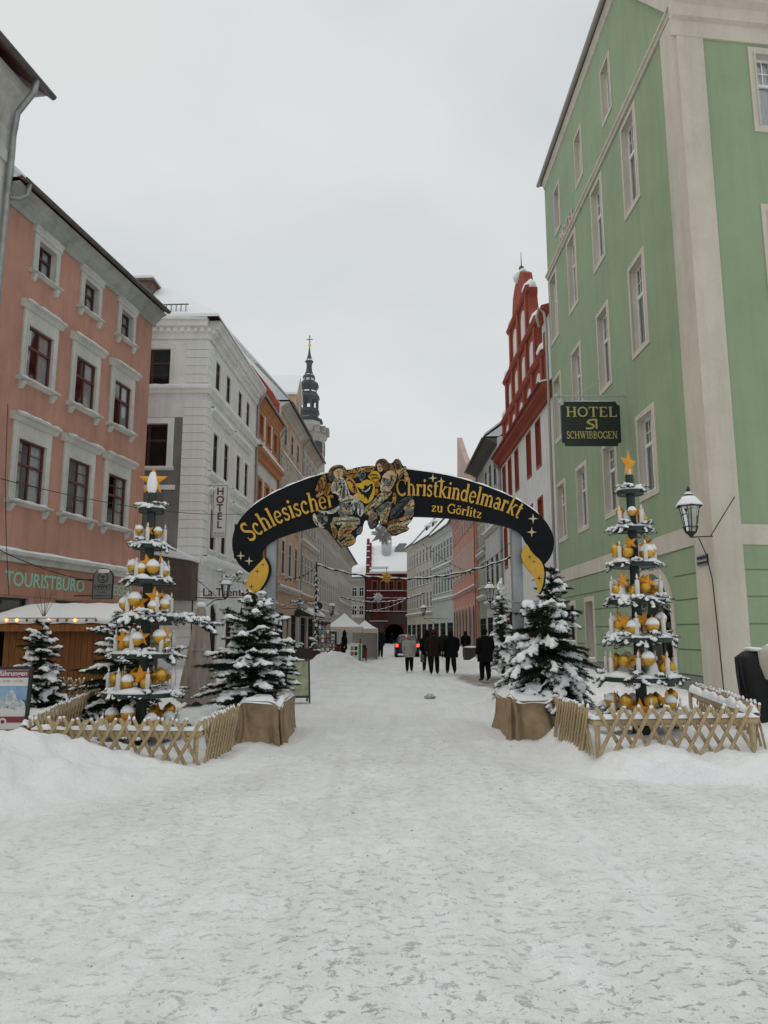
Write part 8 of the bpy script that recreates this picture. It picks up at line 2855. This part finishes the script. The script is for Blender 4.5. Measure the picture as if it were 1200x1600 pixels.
rack('tall postcard rack leaning at the left shop front before the tents', 506, 38.5, 0.62, 1.75)
rack('narrow dark rack left of the tall postcard rack', 518, 41.5, 0.4, 1.5)
p = at(556, 1032, 40.5)
rt = thing('price_board', 'white board with small pictures and a green strip before the tents', 'sign board', (p.x, 40.5, gz(p.x, 40.5)))
mb = MB(); mb.box(-.33, .33, -.02, .02, 0.02, 1.05); mb.build('board', PAPER, rt)
mb = MB(); mb.box(.14, .29, -.026, -.02, .1, 1.0); mb.build('green_strip', mat('strip_green', (0.03, 0.25, 0.12), 0.5), rt)
for k, (u, v, m_) in enumerate(((-.2, .78, GOODS[2]), (.0, .78, GOODS[1]), (-.2, .5, cloth('card_red', (.3, .1, .09))), (0, .5, SGD), (-.2, .2, GOODS[4]))):
    mb = MB(); mb.box(u - .08, u + .08, -.026, -.02, v - .1, v + .1); mb.build('picture', m_, rt)
mb = MB(); mb.box(.2, .27, -.03, .0, 1.0, 1.3); mb.build('red_tab', cloth('tab_red', (.35, .03, .05)), rt)
# round shop signs
for lab, px, py, Y, R_, m_ in (('round maroon shop sign hanging from the left row', 498, 947, 52.0, 0.25, MAROON), ('round white shop sign under the peach house', 466, 958, 50.0, 0.26, PAPER)):
    p = at(px, py, Y)
    rt = thing('round_sign', lab, 'sign', (p.x, Y, p.z))
    mb = MB(); mb.lathe([(0, -.03), (R_, -.03), (R_, .03), (0, .03)], 24); mb.v = [(x, z, y) for x, y, z in mb.v]; mb.build('disc', m_, rt)
    mb = MB(); mb.lathe([(R_ * .98, -.035), (R_ * 1.06, -.035), (R_ * 1.06, .035), (R_ * .98, .035)], 24); mb.v = [(x, z, y) for x, y, z in mb.v]; mb.build('rim', SGD, rt)
    mb = MB(); mb.tube([(-1.6, 0, R_ + .05), (0.05, 0, R_ + .05)], .02, 5); mb.build('arm', IRON, rt)
# greenery-wrapped pole and shop greenery
p = at(493, 1000, 45.0)
gp = thing('garland_pole', 'dark pole wrapped in fir greenery carrying the snowy garland on the left', 'pole', (p.x, 45.0, 0))
topz = at(493, 881, 45.0).z
mb = MB(); mb.tube([(0, 0, -.3), (0, 0, topz + .1)], .06, 8); mb.build('pole', DARKWOOD, gp)
for k in range(34):
    put_sprig(gp, k, 0, 0, 0.9 + k * (topz - 1.3) / 34, k * 2.4, 0.9 if k > 4 else 1.1, 0.9)
for lab, px, py, Y, n_ in (('snowy fir garland over the peach house shop door', 462, 940, 49.0, 10), ('low potted greenery with snow before the left shops', 478, 1005, 37.0, 12)):
    p = at(px, py, Y)
    rt = thing('shop_greenery', lab, 'greenery', (p.x, Y, p.z))
    for k in range(n_):
        put_sprig(rt, k, rr.uniform(-.9, .9), rr.uniform(-.2, .2), rr.uniform(-.35, .3), rr.uniform(0, 6.3), 1.5, 0.2)
    if Y < 40:
        mb = MB(); mb.box(-.7, .7, -.2, .2, -p.z, -.25); mb.build('planter_box', DARKWOOD, rt)

# ------------------------------------------------------------------ garlands and wires over the street
def garland(label, pts, r, star=None, name='street_garland'):
    P = [Vector(q) for q in pts]
    rt = thing(name, label, 'garland', tuple(P[0]), group='snowy garlands across the street')
    L = []
    n = 60
    for i in range(n + 1):
        t = i / n
        s = t * (len(P) - 1); k = min(int(s), len(P) - 2); f_ = s - k
        L.append(P[k].lerp(P[k + 1], f_) - P[0])
    for i, v in enumerate(L):
        v.z += 0.06 * math.sin(i * 1.1) * r * 8
    mb = MB(); mb.tube(L, [r * (0.8 + 0.35 * math.sin(i * 2.3)) for i in range(n + 1)], 6); mb.build('greenery', NEEDLE, rt)
    mb = MB(); mb.tube([v + Vector((0, 0, r * 0.75)) for v in L], [r * (0.75 + 0.3 * math.sin(i * 1.7)) for i in range(n + 1)], 6); mb.build('garland_snow', SNOW, rt, smooth=True)
    return rt


def sag(a, b, s, n=12):
    return [tuple(Vector(a).lerp(Vector(b), i / n) - Vector((0, 0, s * 4 * (i / n) * (1 - i / n)))) for i in range(n + 1)]


a = at(493, 882, 45); b = at(806, 868, 45)
garland('nearest snowy garland hanging across the street from the greenery pole', sag(a, b, 1.15), 0.06)
a = at(533, 933, 75); b = at(664, 926, 75)
garland('second snowy garland farther down the street', sag(a, b, 0.75), 0.07)
a = at(548, 952, 95); b = at(645, 930, 95)
garland('third thin garland sloping up to the right before the gatehouse', sag(a, b, 0.9), 0.06)


def spiky(label, px, py, Y, R_, m_, n=22, name='star_lantern'):
    p = at(px, py, Y)
    rt = thing(name, label, 'star', tuple(p), group='hanging paper stars')
    for i in range(n):
        z = 1 - 2 * (i + .5) / n; a_ = i * 2.39996
        d = Vector((math.sqrt(1 - z * z) * math.cos(a_), math.sqrt(1 - z * z) * math.sin(a_), z))
        u = d.orthogonal().normalized(); v = d.cross(u)
        q = d * R_ * .3
        mb = MB(); mb.add([q + (u + v) * R_ * .17, q + (u - v) * R_ * .17, q - (u + v) * R_ * .17, q - (u - v) * R_ * .17, d * R_ * (0.85 + .3 * ((i * 7) % 5) / 5)], [(0, 1, 4), (1, 2, 4), (2, 3, 4), (3, 0, 4)])
        mb.build('star_point', m_, rt)
    mb = MB(); mb.blob((0, 0, 0), (R_ * .34,) * 3, 0, 0, 2); mb.build('core', m_, rt)
    mb = MB(); mb.tube([(0, 0, 0), (0, 0, R_ * 1.6)], .012, 4); mb.build('cord', IRON, rt)
    return rt


spiky('large grey many-pointed star hanging high below the angels', 599, 833, 58, 1.1, mat('grey_star', (0.42, 0.43, 0.42), 0.7))
spiky('yellow many-pointed star on the nearest garland', 604, 902, 45.0, 0.42, mat('yellow_star', (0.58, 0.36, 0.05), 0.6))
spiky('white many-pointed star on the second garland', 591, 933, 75, 0.6, mat('white_star', (0.6, 0.6, 0.6), 0.7))


def wire(label, pts, r=0.012, beads=0, name='overhead_wire', cat='wire'):
    P = [Vector(q) for q in pts]
    rt = thing(name, label, cat, tuple(P[0]))
    mb = MB(); mb.tube([q - P[0] for q in P], r, 4); mb.build('cable', IRON, rt)
    if beads:
        for i in range(1, beads):
            s = i / beads * (len(P) - 1); k = min(int(s), len(P) - 2)
            q = P[k].lerp(P[k + 1], s - k) - P[0]
            mb = MB(); mb.blob(q - Vector((0, 0, .06)), (.05, .05, .07), 0, 0, 1); mb.build('bulb', SGD, rt)
    return rt


wire('thin cable crossing in front of the salmon house windows to the hotel', sag(at(-40, 737, 17.5), at(380, 803, 33), 0.35), 0.012)
wire('slack dark cable sagging across the tourist office fascia to the hanging sign', sag(at(-10, 855, 18.2), at(146, 908, 22.8), 0.12), 0.014)
wire('thin vertical cable hanging at the left of the salmon house', [at(12, 632, 18.3), at(8, 760, 18.6), at(10, 850, 18.8), at(14, 930, 19.0)], 0.01)
wire('light string with dark bulbs high on the right near the pink house', sag(at(655, 845, 70), at(760, 905, 60), 0.4), 0.02, 14, 'bulb_wire', 'light string')
wire('lower light string with dark bulbs in front of the pink house', sag(at(690, 905, 52), at(800, 845, 44), 0.5), 0.018, 16, 'bulb_wire', 'light string')
wire('light string with dark bulbs along the left row above the shops', sag(at(440, 905, 42), at(500, 880, 46), 0.3), 0.016, 9, 'bulb_wire', 'light string')

# ------------------------------------------------------------------ small things
p = at(672, 1086, 19.9)
rt = thing('snow_clod', 'dirty grey clod of snow lying alone in the middle of the street', 'snow clod', (p.x, 19.9, gz(p.x, 19.9)))
mb = MB(); mb.blob((0, 0, 0.05), (0.11, 0.09, 0.075), 3, 0.5, 2); mb.blob((-0.07, -0.04, 0.05), (0.05, 0.05, 0.05), 5, 0.4, 2); mb.build('clod', mat('dirty_snow', (0.20, 0.19, 0.17), 0.9, col2=(0.55, 0.55, 0.53), scale=14), rt)
p = at(737, 1010, 47)
rt = thing('planter_trough', 'dark trough with snow on top by the pink house arches', 'planter', (p.x, 47.0, gz(p.x, 47)))
mb = MB(); mb.box(-.5, .5, -.3, .3, 0, .75); mb.build('trough', SHOPDARK, rt)
mb = MB(); mb.blob((0, 0, .76), (.52, .32, .1), 1, .1, 2); mb.build('trough_snow', SNOW, rt, smooth=True)
# crumbs of dirty snow and grit scattered over the packed street
rr = random.Random(9)
mb = MB()
for k in range(500):
    y = 3.4 + 14 * rr.random() ** 1.6
    x = rr.gauss(0.6, 1.0 + 0.18 * y)
    if abs(x) > 0.62 * y: continue
    s = rr.uniform(0.003, 0.007) * (1.8 if rr.random() < 0.04 else 1)
    mb.blob((x, y, gz(x, y) + s * 0.3), (s * rr.uniform(0.8, 1.6), s, s * 0.7), k, 0.4, 1)
o = mb.build('snow_crumbs', mat('grit_snow', (0.22, 0.205, 0.17), 0.9, col2=(0.60, 0.60, 0.58), scale=3.5, detail=2))
stuff(o); tag(o, 'loose crumbs of dirty snow scattered over the packed street', 'snow crumbs')
